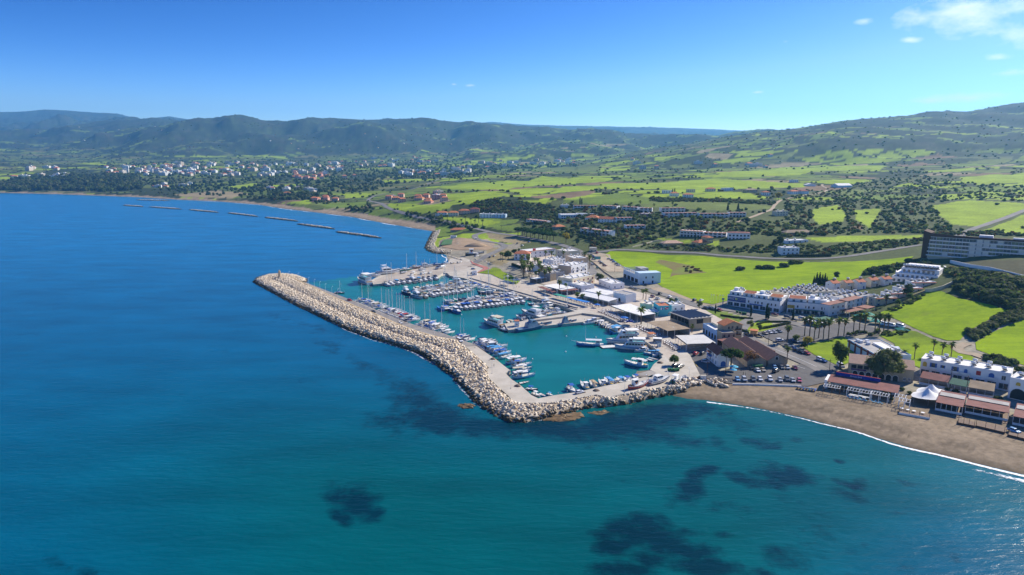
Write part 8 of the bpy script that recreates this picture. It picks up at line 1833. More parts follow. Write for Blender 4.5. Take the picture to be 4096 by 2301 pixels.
def scatter(name,pts,coll):
 """pts: x, y, z, size"""
 P_=np.array(pts,float);me=bpy.data.meshes.new(name);me.vertices.add(len(P_));me.vertices.foreach_set('co',P_[:,:3].ravel())
 a=me.attributes.new('size','FLOAT','POINT');a.data.foreach_set('value',P_[:,3].astype(np.float32))
 o=obj(name,me,kind='stuff')
 ng=bpy.data.node_groups.new(name+'_nodes','GeometryNodeTree');ng.interface.new_socket('Geometry',in_out='INPUT',socket_type='NodeSocketGeometry');ng.interface.new_socket('Geometry',in_out='OUTPUT',socket_type='NodeSocketGeometry')
 n,l=ng.nodes,ng.links;gi,go=n.new('NodeGroupInput'),n.new('NodeGroupOutput');ci=n.new('GeometryNodeCollectionInfo');ci.inputs['Collection'].default_value=coll;ci.inputs['Separate Children'].default_value=True;ci.inputs['Reset Children'].default_value=True
 mp=n.new('GeometryNodeMeshToPoints');ip=n.new('GeometryNodeInstanceOnPoints');ip.inputs['Pick Instance'].default_value=True
 na=n.new('GeometryNodeInputNamedAttribute');na.data_type='FLOAT';na.inputs['Name'].default_value='size'
 rv=n.new('FunctionNodeRandomValue');rv.data_type='FLOAT_VECTOR';rv.inputs['Min'].default_value=(0,0,0);rv.inputs['Max'].default_value=(0,0,6.28)
 ri=n.new('FunctionNodeRandomValue');ri.data_type='INT';ri.inputs['Min'].default_value=0;ri.inputs['Max'].default_value=len(coll.objects)-1;ri.inputs['Seed'].default_value=3
 l.new(gi.outputs[0],mp.inputs['Mesh']);l.new(mp.outputs[0],ip.inputs['Points']);l.new(ci.outputs[0],ip.inputs['Instance']);l.new(na.outputs['Attribute'],ip.inputs['Scale']);l.new(rv.outputs[0],ip.inputs['Rotation'])
 for s_ in ri.outputs:
  if s_.enabled and s_.type=='INT':l.new(s_,ip.inputs['Instance Index'])
 l.new(ip.outputs[0],go.inputs[0]);md=o.modifiers.new('scatter','NODES');md.node_group=ng
 return o
def zone(poly,n_,smin,smax,avoid=None):
 us=[p[0] for p in poly];vs_=[p[1] for p in poly];out=[];k=0;t_=0
 while k<n_ and t_<n_*6:
  t_+=1;u,v=rl.uniform(min(us),max(us)),rl.uniform(min(vs_),max(vs_))
  if not in_px(u,v,poly):continue
  if any(in_px(u,v,p) for c,p in FIELDS if c in (GREEN,DULL,MIDGREEN) and min(q[0] for q in p)<u<max(q[0] for q in p)) and rl.random()<.97:continue
  p=T(u,v);out.append((p.x,p.y,p.z-.2,rl.uniform(smin,smax)));k+=1
 return out
pts=[]
pts+=zone([(3120,800),(3300,760),(3500,720),(3700,700),(3900,742),(4110,742),(4110,806),(3890,795),(3715,815),(3760,870),(3810,910),(3900,935),(3700,935),(3500,935),(3240,945),(3100,905),(3150,850)],1500,.9,3.6)
pts+=zone([(2880,1008),(3390,1020),(3690,975),(3690,952),(3450,972),(3290,985),(3230,980),(3000,985),(2880,995)],420,1.2,2.6)
pts+=zone([(2060,850),(2240,822),(2600,850),(3000,880),(3150,900),(3240,955),(3000,940),(2720,935),(2600,965),(2450,965),(2330,965),(2200,930),(2080,900)],800,1.3,4.2)
pts+=zone([(1880,815),(1990,793),(2080,808),(2230,828),(2250,860),(2200,905),(2110,890),(2050,870),(1950,850),(1880,838)],520,1.8,4.0)
pts+=zone([(2480,780),(2620,793),(2900,798),(3090,810),(3090,822),(2890,810),(2640,808),(2500,797)],320,2.0,3.4)
pts+=zone([(2550,975),(2880,985),(2880,1008),(2560,995)],120,1.0,2.2)
pts+=zone([(3700,935),(3830,945),(4110,945),(4110,905),(3920,930)],120,1.4,3.0)
pts+=zone([(2350,960),(2560,965),(2500,990),(2380,1000)],120,1.2,2.8)
pts+=zone([(3720,1062),(3830,1078),(3960,1098),(4140,1135),(4200,1280),(4050,1238),(3960,1205),(3850,1178),(3838,1120)],320,1.4,3.8)
pts+=zone([(3440,1105),(3560,1066),(3650,1050),(3700,1056),(3600,1080),(3520,1110)],60,1.4,3.2)
scatter('scrub',pts,C_SCRUB)
# hedgerow trees and scattered trees out to the foot of the hills
hp=[];n_try=26000
ra=rng.uniform(-.95,.95,n_try);rlg=rng.uniform(math.log(900),math.log(6500),n_try)
for a,lg in zip(ra,rlg):
 i=int((a-GA[0])/(GA[1]-GA[0]));j=int((lg-GL[0])/(GL[1]-GL[0]));c_=GC[j,i]
 if GD[j,i]<40:continue
 y=math.exp(lg);x=a*y
 keep={0:.32,1:.014,2:.01,3:.0,4:0,5:.16}[int(c_)]
 if rl.random()>keep:continue
 hp.append((x,y,HT(x,y)-.3,rl.uniform(1.6,3.2)*(1+y/3500)))
scatter('hedgerow_trees',hp,C_SCRUB)
hp=zone([(-20,742),(60,720),(200,705),(360,700),(480,700),(555,705),(560,760),(420,768),(200,762),(-20,764)],700,8.0,12.5)
hp+=zone([(400,650),(1400,640),(1900,640),(1900,712),(1700,720),(1450,770),(1240,795),(1000,765),(600,742),(400,722)],1500,4.0,8.0)
hp+=zone([(1480,690),(1760,665),(2300,650),(2320,668),(1900,700),(1760,712),(1600,716)],350,5.0,8.0)
hp+=zone([(560,742),(900,738),(1100,760),(1090,800),(700,775)],140,4.0,7.0)
hp+=zone([(1600,850),(1720,862),(1860,895),(1950,915),(1880,930),(1760,900),(1640,880)],60,2.2,4.0)
hp+=zone([(1230,800),(1480,815),(1490,850),(1300,830)],70,2.5,4.5)
hp+=zone([(1060,780),(1260,775),(1260,800),(1080,800)],90,4,7)
scatter('woodland',hp,C_WOOD)
hp=[]
for a,lg in zip(rng.uniform(-.95,.95,9000),rng.uniform(math.log(4300),math.log(14500),9000)):
 y=math.exp(lg);x=a*y;z_=HT(x,y)
 if z_<120 or rl.random()>.2:continue
 hp.append((x,y,z_-1,rl.uniform(3.5,8)*(.7+y/9000)))
scatter('hillside_scrub',hp,C_SCRUB)
for e_ in TREE.values():
 if not e_.get('used'):
  for ch in list(e_.children):bpy.data.objects.remove(ch)
  bpy.data.objects.remove(e_)
# vehicles
M_CAR=mat('car_paint',(1,1,1),(.95,.95,.95),.5,.28,.6,objcol=True)
M_TYRE=mat('tyre',(.025,.025,.025),(.018,.018,.018),1,.9);M_RIM=mat('wheel_rim',(.45,.46,.47),(.38,.39,.4),1,.4,.5,.6)
M_HEADL=mat('headlight',(.75,.78,.80),(.65,.68,.7),1,.1,.6);M_TAILL=mat('tail_light',(.45,.02,.02),(.38,.02,.02),1,.2,.5);M_BUMP=mat('bumper_black',(.03,.03,.03),(.025,.025,.025),1,.7)
def wheel_meshes():
 m=MB();m.tube((0,-.11,0),(0,.11,0),.33,.33,M_TYRE,12);t=m.mesh('tyre');m=MB();m.tube((0,-.12,0),(0,.12,0),.2,.2,M_RIM,10);return t,m.mesh('rim')
WH=wheel_meshes();CARS={}
def make_car(key,nm,prof,roof,L,W,z0=.30,open_bed=False):
 """prof: side outline of the body (x, z); roof: glasshouse outline"""
 e=empty(nm);m=MB();n_=len(prof)
 rings=[[(x,s*W/2*(k),z) for x,z in prof] for s,k in ((-1,.94),(-1,1.0),(1,1.0),(1,.94))]
 rings[0]=[(x*.985,-W/2*.90,z+(.04 if z>.6 else 0)) for x,z in prof];rings[1]=[(x,-W/2,z-(.06 if z>.6 else 0)) for x,z in prof];rings[2]=[(x,W/2,z-(.06 if z>.6 else 0)) for x,z in prof];rings[3]=[(x*.985,W/2*.90,z+(.04 if z>.6 else 0)) for x,z in prof]
 m.loft([rings[1],rings[0]],M_CAR,cap=False);m.loft([rings[0],rings[3]],M_CAR,cap=False);m.loft([rings[3],rings[2]],M_CAR,cap=False)
 m.add(rings[1],[tuple(range(n_))],M_CAR);m.add(rings[2],[tuple(range(n_-1,-1,-1))],M_CAR);obj('body',m.mesh('body'),e)
 (xb0,xb1,zb_),(xt0,xt1,zt)=roof;m=MB();wb,wt=W/2*.9,W/2*.72
 m.add([(xb0,-wb,zb_),(xb1,-wb,zb_),(xb1,wb,zb_),(xb0,wb,zb_),(xt0,-wt,zt-.06),(xt1,-wt,zt-.06),(xt1,wt,zt-.06),(xt0,wt,zt-.06)],[(0,1,5,4),(1,2,6,5),(2,3,7,6),(3,0,4,7)],M_BWIN);obj('window',m.mesh('window'),e)
 m=MB();m.add([(xt0-.04,-wt-.03,zt-.07),(xt1+.04,-wt-.03,zt-.07),(xt1+.04,wt+.03,zt-.07),(xt0-.04,wt+.03,zt-.07),(xt0+.1,-wt*.9,zt),(xt1-.1,-wt*.9,zt),(xt1-.1,wt*.9,zt),(xt0+.1,wt*.9,zt)],[(0,1,5,4),(1,2,6,5),(2,3,7,6),(3,0,4,7),(4,5,6,7)],M_CAR);o_=obj('roof',m.mesh('roof'),e)
 for x in (-L*.30,L*.31):
  for s in (-1,1):w=obj('wheel',WH[0],e,loc=(x,s*(W/2-.10),.33));obj('rim',WH[1],w)
 for s in (-1,1):
  m=MB();m.box(L/2-.10,L/2-.012,-.2,.2,.58,.72,M_HEADL);obj('headlight',m.mesh('headlight'),e,loc=(0,s*W*.34,0));m=MB();m.box(-L/2+.005,-L/2+.09,-.16,.16,.66,.84,M_TAILL);obj('tail_light',m.mesh('tail_light'),e,loc=(0,s*W*.37,0))
 m=MB();m.box(L/2-.06,L/2+.03,-W*.42,W*.42,.28,.46,M_BUMP);m.box(-L/2-.03,-L/2+.06,-W*.42,W*.42,.28,.46,M_BUMP);obj('bumper',m.mesh('bumper'),e)
 CARS[key]=e;e['proto']=1
make_car('hatch','parked_car',[(-2.0,.25),(2.0,.25),(2.05,.55),(1.95,.74),(1.05,.88),(-1.95,.92),(-2.05,.6)],((-1.9,1.05,.9),(-1.45,.35,1.48)),4.1,1.74)
make_car('saloon','parked_car',[(-2.25,.25),(2.25,.25),(2.3,.52),(2.2,.72),(1.15,.86),(-1.5,.90),(-2.25,.88),(-2.3,.55)],((-1.6,1.15,.88),(-1.0,.35,1.42)),4.6,1.78)
make_car('suv','parked_suv',[(-2.2,.32),(2.2,.32),(2.28,.7),(2.15,.98),(1.15,1.06),(-2.18,1.10),(-2.26,.7)],((-2.15,1.15,1.08),(-1.95,.55,1.76)),4.5,1.86)
make_car('van','white_van',[(-2.6,.32),(2.6,.32),(2.65,.8),(2.35,1.15),(2.0,1.25),(-2.6,1.28),(-2.65,.8)],((-2.58,1.95,1.26),(-2.5,1.3,2.15)),5.3,2.0)
CCOL=dict(white=(.80,.80,.80),silver=(.46,.48,.50),black=(.02,.02,.025),grey=(.16,.17,.18),red=(.45,.03,.03),blue=(.04,.10,.30),skyblue=(.22,.42,.66),maroon=(.16,.02,.03),beige=(.50,.42,.30),green=(.04,.12,.07),pink=(.55,.12,.16))
def car(key,col,u,v,off,label,group=None,z=None):
 zz_=z if z is not None else max(HT(*P2(u,v,2.0))+.36,ZQ+.03) if v<1560 else ZQ+.03
 if z is None and T(u,v).z>2.2:t_=T(u,v);c=t_;zz_=t_.z+.36
 else:c=P(u,v,zz_)
 a,b_=P(u-off[0],v-off[1],zz_),P(u+off[0],v+off[1],zz_)
 o=stamp(CARS[key],(c.x,c.y,zz_),math.atan2(b_.y-a.y,b_.x-a.x),1.0,label,'van' if key=='van' else 'car',group)
 if 'proto' in o:del o['proto']
 for ch in o.children_recursive:ch.color=(*CCOL[col],1)
 return o
KN=dict(hatch='hatchback',saloon='saloon car',suv='off-road car',van='van')
def lot(items,place,off):
 for key,col,u,v in items:car(key,col,u,v,off,f'{col} {KN[key]} {place}',place)
lot([('hatch','skyblue',2950,1521),('suv','silver',2977,1522),('suv','grey',3013,1522),('hatch','white',3040,1520),('suv','white',3080,1521),('hatch','silver',3120,1524),('suv','grey',3148,1521),('saloon','silver',3171,1525),('hatch','pink',3197,1526)],'parked nose to the beach',(6,9))
lot([('saloon','black',3007,1476),('saloon','white',3031,1485),('saloon','beige',3052,1483),('hatch','skyblue',3099,1474),('saloon','grey',3127,1473),('hatch','silver',3150,1474),('saloon','maroon',3180,1475)],'parked before the old warehouses',(6,7))
car('suv','black',3103,1488,(11,-5),'black off-road car driving past the row parked by the beach')
lot([('hatch','red',2782,1418),('hatch','black',2809,1417)],'parked beside the pale grey canopy',(9,-5));car('hatch','silver',2821,1450,(13,1),'silver hatchback in the shadow of the white house')
lot([('hatch','black',2700,1466),('saloon','black',2714,1474),('saloon','grey',2722,1468)],'parked under the round quay tree',(11,-4));car('hatch','white',2318,1573,(13,-3),'white hatchback alone on the south quay',z=ZQ+.03)
lot([('saloon','black',2990,1341),('saloon','black',3040,1346)],'parked by the orange kiosk',(11,3));lot([('saloon','beige',3060,1336),('saloon','white',3078,1332),('saloon','silver',3097,1331),('saloon','grey',3116,1328)],'in the row below the garden hedge',(10,4))
car('suv','white',3118,1365,(13,-1),'white jeep in the middle of the car park');lot([('saloon','blue',3176,1365),('hatch','silver',3187,1368),('saloon','grey',3151,1386),('saloon','blue',3175,1395),('saloon','black',3188,1405),('saloon','black',3205,1412),('saloon','red',3227,1416),('suv','white',3280,1442),('saloon','blue',3293,1446)],'parked along the grass edge of the street',(11,5))
car('van','white',3362,1468,(8,6),'white van under the tall yellow-green tree')
lot([('suv','white',3208,1279),('saloon','black',3176,1284),('saloon','maroon',3100,1261),('suv','grey',3150,1274),('saloon','silver',3232,1292),('saloon','blue',3262,1300)],'in the shade before the apartments',(12,2));lot([('saloon','black',2823,1234),('hatch','silver',2858,1238),('saloon','red',2878,1242),('saloon','grey',2842,1234)],'on the street beside the garden',(10,3))
lot([('suv','black',2640,1179),('suv','white',2679,1193),('hatch','green',2707,1201),('saloon','green',2711,1207),('saloon','silver',2721,1213),('suv','black',2778,1205),('saloon','white',2805,1206)],'on the dirt lot by the wheat field',(10,-4));lot([('saloon','black',2585,1143),('saloon','silver',2526,1153),('hatch','grey',2541,1160),('hatch','blue',2486,1136),('saloon','silver',2630,1197),('hatch','maroon',2610,1188)],'along the village street near the concrete shell',(9,3))
lot([('saloon','silver',2436,1039),('saloon','blue',2449,1044),('hatch','skyblue',2456,1051),('saloon','grey',2467,1059),('saloon','white',2474,1065)],'in the row at the field side of the dirt car park',(9,1));lot([('saloon','grey',2366,1024),('hatch','blue',2374,1029),('saloon','black',2376,1035),('saloon','silver',2374,1041),('suv','black',2407,1057),('suv','maroon',2419,1066),('hatch','silver',2400,1050)],'in the street-side row of the dirt car park',(9,1));lot([('saloon','silver',2366,1057),('saloon','grey',2369,1062),('hatch','green',2390,1076),('saloon','black',2365,1010),('hatch','red',2388,1014)],'on the upper village street',(8,3))
car('hatch','red',1399,1203,(9,2),'red hatchback on the breakwater quay near the sailing boats',z=ZQ+.03);car('saloon','black',1493,1250,(9,4),'black car on the breakwater quay, parked against the parapet',z=ZQ+.03);car('hatch','white',1600,1295,(9,4),'white hatchback on the breakwater quay',z=ZQ+.03);car('van','white',1838,1367,(9,5),'white van at the bend of the breakwater quay',z=ZQ+.03)
lot([('saloon','black',1960,1032),('saloon','silver',1977,1027),('saloon','grey',2070,976),('saloon','blue',2116,970),('hatch','white',2090,985)],'beside the loop road',(8,-3));lot([('van','white',3543,1306),('van','white',3566,1309),('van','white',3602,1312),('suv','blue',3520,1296)],'under the green shade sails',(12,3))
lot([('hatch','white',3250,1275),('saloon','black',3275,1282)],'under the flat parking canopies',(9,4));car('hatch','blue',1893,1078,(8,-1),'blue car beside the boat hoist',z=ZQ+.05);car('saloon','black',1890,1094,(9,-3),'black car beside the little white kiosk',z=ZQ+.05);car('hatch','skyblue',4056,1728,(8,3),'pale blue scooter-like car beside the last deck',z=2.0)
for e_ in CARS.values():
 if not e_.get('used'):
  for ch in list(e_.children_recursive):bpy.data.objects.remove(ch)
  bpy.data.objects.remove(e_)
# street furniture
def lamp_proto(nm,H,arm):
 e=empty(nm);m=MB();m.tube((0,0,-.3),(0,0,H),.075,.05,M_WMET,6);obj('post',m.mesh('post'),e);m=MB();m.tube((0,0,H-.05),(arm,0,H+.15),.04,.03,M_WMET,5);obj('arm',m.mesh('arm'),e);m=MB();m.box(arm-.15,arm+.5,-.16,.16,H+.08,H+.24,M_WMET);obj('lamp_head',m.mesh('lamp_head'),e);m=MB();m.box(-.2,.2,-.2,.2,-.05,.25,M_CONC);obj('base',m.mesh('base'),e);return e
LP=lamp_proto('street_lamp',6.0,.9)
for u,v in [(1157,1114),(1193,1122),(1235,1140),(1258,1149),(1280,1158),(1302,1168),(1328,1179),(1352,1189),(1433,1225),(1464,1240),(1527,1267),(1560,1283),(1594,1299),(1640,1317),(1688,1332),(1739,1348)]:
 p=P(u,v,ZQ);stamp(LP,tuple(p),1.2,1.0,'slim white street lamp along the breakwater parapet','street lamp','breakwater lamps')
for u,v in [(1900,1391),(1957,1442),(1968,1494),(2044,1554)]:stamp(LP,tuple(P(u,v,ZQ)),.8,1.0,'white street lamp on the wide pale quay by the fishing boats','street lamp','fishing quay lamps')
for u,v in [(2498,1572),(2586,1556),(2671,1542),(2755,1527)]:stamp(LP,tuple(P(u,v,ZQ)),1.6,1.0,'white street lamp along the rock slope by the laid-up boats','street lamp','rock slope lamps')
for u,v in [(2412,1236),(2440,1246),(2470,1262),(2519,1285),(2549,1295),(2617,1284),(2697,1354),(2743,1405),(2672,1325)]:stamp(LP,tuple(P(u,v,ZQ)),2.4,1.05,'white street lamp among the restaurant terraces','street lamp','restaurant lamps')
for u,v in [(2190,1178),(2230,1192),(2270,1205),(2060,1135),(2010,1150),(2130,1185),(2340,1222),(2100,1120)]:stamp(LP,tuple(P(u,v,ZQ)),2.4,.95,'white street lamp along the marina promenade','street lamp','promenade lamps')
def pole(u,v,H,lab,xb=False):
 p=T(u,v);e=empty('utility_pole',(p.x,p.y,max(p.z,ZQ)),.3,lab,'pole');m=MB();m.tube((0,0,-.5),(0,0,H),.15,.10,M_WOOD,7);obj('post',m.mesh('post'),e);m=MB();m.box(-.9,.9,-.06,.06,H-.6,H-.48,M_WOOD);obj('crossbar',m.mesh('crossbar'),e)
 for x in (-.8,0,.8):m=MB();m.tube((x,0,H-.47),(x,0,H-.25),.06,.05,M_CAB,6);obj('insulator',m.mesh('insulator'),e)
for u,v,H,lab in [(2826,1529,9.5,'tall brown utility pole at the end of the rock slope'),(2902,1497,8.5,'utility pole beside the big pine'),(3073,1384,8,'utility pole with a stay wire at the street bend'),(3317,1487,6,'utility pole at the beach-bar corner'),(2494,1142,8,'utility pole beside the concrete shell'),(2459,1088,8,'utility pole on the edge of the dirt car park'),(2353,1022,9,'utility pole at the top junction'),(2005,930,9,'utility pole beside the coast road'),(2060,935,9,'second utility pole beside the coast road'),(3800,1545,8,'utility pole before the shop awnings'),(3864,1575,8,'leaning utility pole among the beach-bar plants'),(2440,952,10,'utility pole among the resort shrubs'),(2670,930,10,'utility pole beside the stepped terrace'),(2860,800,10,'utility pole in the plateau field')]:pole(u,v,H,lab)
# people: one continuous body each, with hair; clothing colours by part
def person(u,v,H,rz,shirt,legs,label,z=None):
 p=P(u,v,ZQ+.02) if z is None else P(u,v,z);e=empty('person',tuple(p),rz,label,'person');k=H/1.75
 bm=bmesh.new();J={'pel':(0,0,.95,.13),'hipL':(.09,0,.9,.09),'kneeL':(.12,.10,.5,.06),'ankL':(.11,.02,.09,.045),'toeL':(.11,.17,.04,.035),'hipR':(-.09,0,.9,.09),'kneeR':(-.10,.02,.5,.06),'ankR':(-.10,-.16,.1,.045),'toeR':(-.10,-.01,.04,.035),'wst':(0,0,1.1,.12),'chs':(0,0,1.35,.145),'nck':(0,.01,1.5,.055),'hd':(0,.02,1.62,.085),'top':(0,.01,1.72,.07),'shL':(.19,0,1.42,.06),'elL':(.25,-.06,1.14,.045),'haL':(.24,.06,.88,.035),'shR':(-.19,0,1.42,.06),'elR':(-.25,.04,1.14,.045),'haR':(-.23,.18,.92,.035)}
 E_=[('pel','hipL'),('hipL','kneeL'),('kneeL','ankL'),('ankL','toeL'),('pel','hipR'),('hipR','kneeR'),('kneeR','ankR'),('ankR','toeR'),('pel','wst'),('wst','chs'),('chs','nck'),('nck','hd'),('hd','top'),('chs','shL'),('shL','elL'),('elL','haL'),('chs','shR'),('shR','elR'),('elR','haR')]
 ids={n_:i for i,n_ in enumerate(J)};me=bpy.data.meshes.new('body');me.from_pydata([(x*k,y*k,z_*k) for x,y,z_,r in J.values()],[(ids[a],ids[b_]) for a,b_ in E_],[])
 o=bpy.data.objects.new('body',me);COL.objects.link(o);sk=o.modifiers.new('skin','SKIN');
 for i,(x,y,z_,r) in enumerate(J.values()):me.skin_vertices[0].data[i].radius=(r*k,r*k)
 me.skin_vertices[0].data[0].use_root=True;ss=o.modifiers.new('sub','SUBSURF');ss.levels=ss.render_levels=1
 dg=bpy.context.evaluated_depsgraph_get();dg.update();me2=bpy.data.meshes.new_from_object(o.evaluated_get(dg));bpy.data.objects.remove(o);me2.name='body'
 for mt in (mat('skin',(.45,.27,.18)),mat('cloth_'+shirt,CCOL[shirt]),mat('cloth_'+legs,CCOL[legs])):me2.materials.append(mt)
 for pl in me2.polygons:
  z_=pl.center.z/k;pl.material_index=0 if (z_>1.46 or (z_<1.0 and abs(pl.center.x/k)>.19)) else 1 if z_>.92 else 2
  pl.use_smooth=True
 obj('body',me2,e);m=MB();m.loft([[(math.cos(a)*r_*k,math.sin(a)*r_*k-.01*k,z_*k) for a in [math.pi*i/4 for i in range(8)]] for r_,z_ in ((.098,1.64),(.11,1.70),(.09,1.77),(.03,1.80))],mat('hair_dark',(.05,.035,.025)));obj('hair',m.mesh('hair'),e)
for u,v,H,rz,s_,l_,lab in [(1968,1469,1.75,1.2,'white','black','person in a light top walking on the wide quay, beside another'),(1976,1469,1.7,1.2,'grey','blue','person in grey walking on the wide quay, beside another'),(2973,1501,1.78,1.5,'black','black','person in black crossing the road behind the beach cars'),(2982,1502,1.7,1.5,'beige','grey','person in a pale top crossing the road behind the beach cars'),(1620,1293,1.7,.4,'black','black','person in dark clothes standing by the black-hulled boat'),(2066,1150,1.7,2,'white','blue','person in white strolling on the promenade'),(2076,1152,1.72,2,'red','black','person in red strolling on the promenade'),(2470,1258,1.7,.3,'grey','black','person standing beside the restaurant tables'),(2622,1370,1.7,.3,'skyblue','black','person in pale blue at the tour-boat gangway'),(1963,1005,1.7,1,'black','blue','person walking up the loop road')]:
 person(u,v,H,rz,s_,l_,lab)
# restaurant tables and chairs
M_CLOTH=mat('table_white',(.82,.81,.78),(.74,.73,.70),1,.8);M_CHAIR=mat('chair_red_brown',(.24,.09,.06),(.18,.07,.05),1,.7)
def table_proto():
 e=empty('restaurant_table');m=MB();m.box(-.7,.7,-.45,.45,.70,.75,M_CLOTH);obj('table_top',m.mesh('table_top'),e);m=MB();m.tube((0,0,0),(0,0,.7),.05,.05,M_STEEL,6);m.box(-.3,.3,-.3,.3,0,.03,M_STEEL);obj('pedestal',m.mesh('pedestal'),e);return e
TB=table_proto();m=MB();m.box(-.24,.24,-.24,.24,.42,.47,M_CHAIR);m.box(-.24,.24,.20,.25,.47,.95,M_CHAIR)
for x in (-.21,.21):
 for y in (-.21,.21):m.box(x-.025,x+.025,y-.025,y+.025,0,.42,M_CHAIR)
CH=m.mesh('chair')
def tables(o_px,e1,n1,e2,n2,place,chairs=True,skip=.1):
 o_,a,b_=P(*o_px,ZQ),P(*e1,ZQ),P(*e2,ZQ);rt=random.Random(int(o_px[0]));rz=math.atan2(a.y-o_.y,a.x-o_.x)
 for i in range(n1):
  for j in range(n2):
   if rt.random()<skip:continue
   p=o_+(a-o_)*(i/max(1,n1-1))+(b_-o_)*(j/max(1,n2-1))+Vector((rt.uniform(-.2,.2),rt.uniform(-.2,.2),.02))
   stamp(TB,tuple(p),rz+rt.uniform(-.1,.1),1,f'white-topped table {place}','table',f'tables {place}')
   if chairs:
    for s in (-1,1):
     q=p+Vector((-math.sin(rz),math.cos(rz),0))*s*.8;obj('chair',CH,loc=tuple(q),rz=rz+(0 if s>0 else math.pi),label=f'red-brown chair {place}',cat='chair',group=f'chairs {place}')
tables((2398,1248),(2502,1292),16,(2424,1240),5,'on the terrace beside the green-edged roof');tables((2545,1312),(2622,1347),10,(2562,1308),3,'on the terrace below the brown canopy');tables((2652,1370),(2702,1402),8,(2668,1366),3,'on the terrace below the pale grey canopy');tables((2290,1203),(2376,1228),9,(2312,1203),2,'beside the blue awning');tables((2762,1398),(2828,1388),6,(2760,1394),1,'in front of the stone tower terrace',False,0);tables((3400,1588),(3470,1601),6,(3404,1584),2,'under the beach pergolas',False)
def parasol(u,v,open_,c,lab,group=None,z=ZQ):
 p=P(u,v,z);e=empty('parasol',tuple(p),0,lab,'parasol',group);m=MB();m.tube((0,0,0),(0,0,2.6),.04,.04,M_WOOD,6);obj('pole',m.mesh('pole'),e);m=MB()
 if open_:m.loft([[(math.cos(a)*r_,math.sin(a)*r_,z_) for a in [math.pi*i/4 for i in range(8)]] for r_,z_ in ((open_,2.2),(open_*.5,2.65),(.05,2.9))],c)
 else:m.loft([[(math.cos(a)*r_,math.sin(a)*r_,z_) for a in [math.pi*i/3 for i in range(6)]] for r_,z_ in ((.10,1.0),(.22,1.3),(.16,2.4),(.04,2.9))],c)
 obj('canopy',m.mesh('canopy'),e)
M_PBR=mat('parasol_brown',(.13,.06,.04));M_PBL=mat('parasol_blue',(.02,.16,.55));M_PWH=mat('parasol_white',(.75,.73,.68));M_PTQ=mat('parasol_sky',(.08,.42,.62))
for u,v in [(2546,1317),(2559,1320),(2573,1326),(2587,1332),(2662,1384),(2678,1392)]:parasol(u,v,0,M_PBR,'closed brown parasol between restaurant tables','closed brown parasols')
for u,v in [(2690,1395),(2699,1399),(2706,1403)]:parasol(u,v,0,M_PWH,'closed pale parasol between restaurant tables','closed pale parasols')
parasol(2388,1231,2.2,M_PBL,'open bright blue parasol beside the promenade palm');parasol(2497,1284,2.6,M_PBL,'open bright blue parasol at the end of the table rows');parasol(2518,1299,2.8,mat('parasol_navy',(.015,.05,.26)),'open navy parasol beside the date palm');parasol(2934,1484,2.2,M_PTQ,'open sky-blue parasol below the big pine');parasol(2932,1497,1.8,M_PTQ,'open sky-blue parasol beside the little beach stall');parasol(2030,1115,1.8,M_PWH,'open white parasol on the harbour lawn edge')
for A,B,dp,rm_,lab in [((2212,1178),(2262,1191),4,M_SAIL,'green slatted awning over promenade tables'),((2262,1191),(2344,1211),4,mat('awning_blue',(.02,.20,.60)),'long bright blue awning over promenade tables')]:
 ROOFM['tmp'+lab[:4]]=rm_;canopy(lab,A,B,dep=dp,h=2.7,roofm='tmp'+lab[:4],posts=8,name='awning',cat='awning')
canopy('dark slatted beach-bar pergola at the edge of the lawn',(2000,1126),(2028,1133),dep=6,h=2.8,roofm='dark',posts=3,name='pergola',cat='pergola');canopy('low dark pavilion roof beside the lawn',(2040,1120),(2066,1124),dep=7,h=2.6,roofm='dark',posts=3,name='pavilion',cat='pavilion')
canopy('red octagonal kiosk roof among the terraces',(2600,1338),(2625,1336),dep=4,h=2.6,roofm='orange',posts=2,name='kiosk',cat='kiosk',back='white');canopy('small blue ticket kiosk by the tour boats',(2617,1370),(2634,1374),dep=3,h=2.6,roofm='dark',posts=2,name='kiosk',cat='kiosk',back='pblue');canopy('grey boat-shaped stall with white roof by the quay',(2612,1356),(2648,1358),dep=3.5,h=2.3,roofm='canvas',posts=2,name='stall',cat='stall',back='grey')
# bins, flags, signs, fences, small yard things
def binp():
 e=empty('waste_bin');m=MB();m.add([(-.6,-.45,.15),(.6,-.45,.15),(.6,.45,.15),(-.6,.45,.15),(-.7,-.55,1.15),(.7,-.55,1.15),(.7,.55,1.15),(-.7,.55,1.15)],[(0,1,5,4),(1,2,6,5),(2,3,7,6),(3,0,4,7),(3,2,1,0)],mat('bin_green',(.03,.16,.06)));obj('bin_body',m.mesh('bin_body'),e);m=MB();m.add([(-.72,-.57,1.16),(.72,-.57,1.16),(.72,.57,1.16),(-.72,.57,1.16),(-.6,-.2,1.42),(.6,-.2,1.42),(.6,.4,1.42),(-.6,.4,1.42)],[(0,1,5,4),(1,2,6,5),(2,3,7,6),(3,0,4,7),(4,5,6,7)],mat('bin_lid',(.04,.20,.08)));obj('lid',m.mesh('lid'),e)
 for x in (-.5,.5):m=MB();m.tube((x,-.45,.1),(x,-.35,.1),.1,.1,M_TYRE,8);obj('castor',m.mesh('castor'),e)
 return e
BN=binp()
for u,v in [(2676,1484),(2688,1485),(2700,1486),(2711,1484)]:stamp(BN,tuple(P(u,v,ZQ)),.1,1,'green wheeled bin in the row beside the quay tree','bin','bins by the quay tree')
for u,v in [(3014,1471),(3024,1471),(3034,1470),(3044,1469)]:stamp(BN,tuple(P(u,v,2.3)),.1,1,'green wheeled bin before the first warehouse','bin','bins before the warehouse')
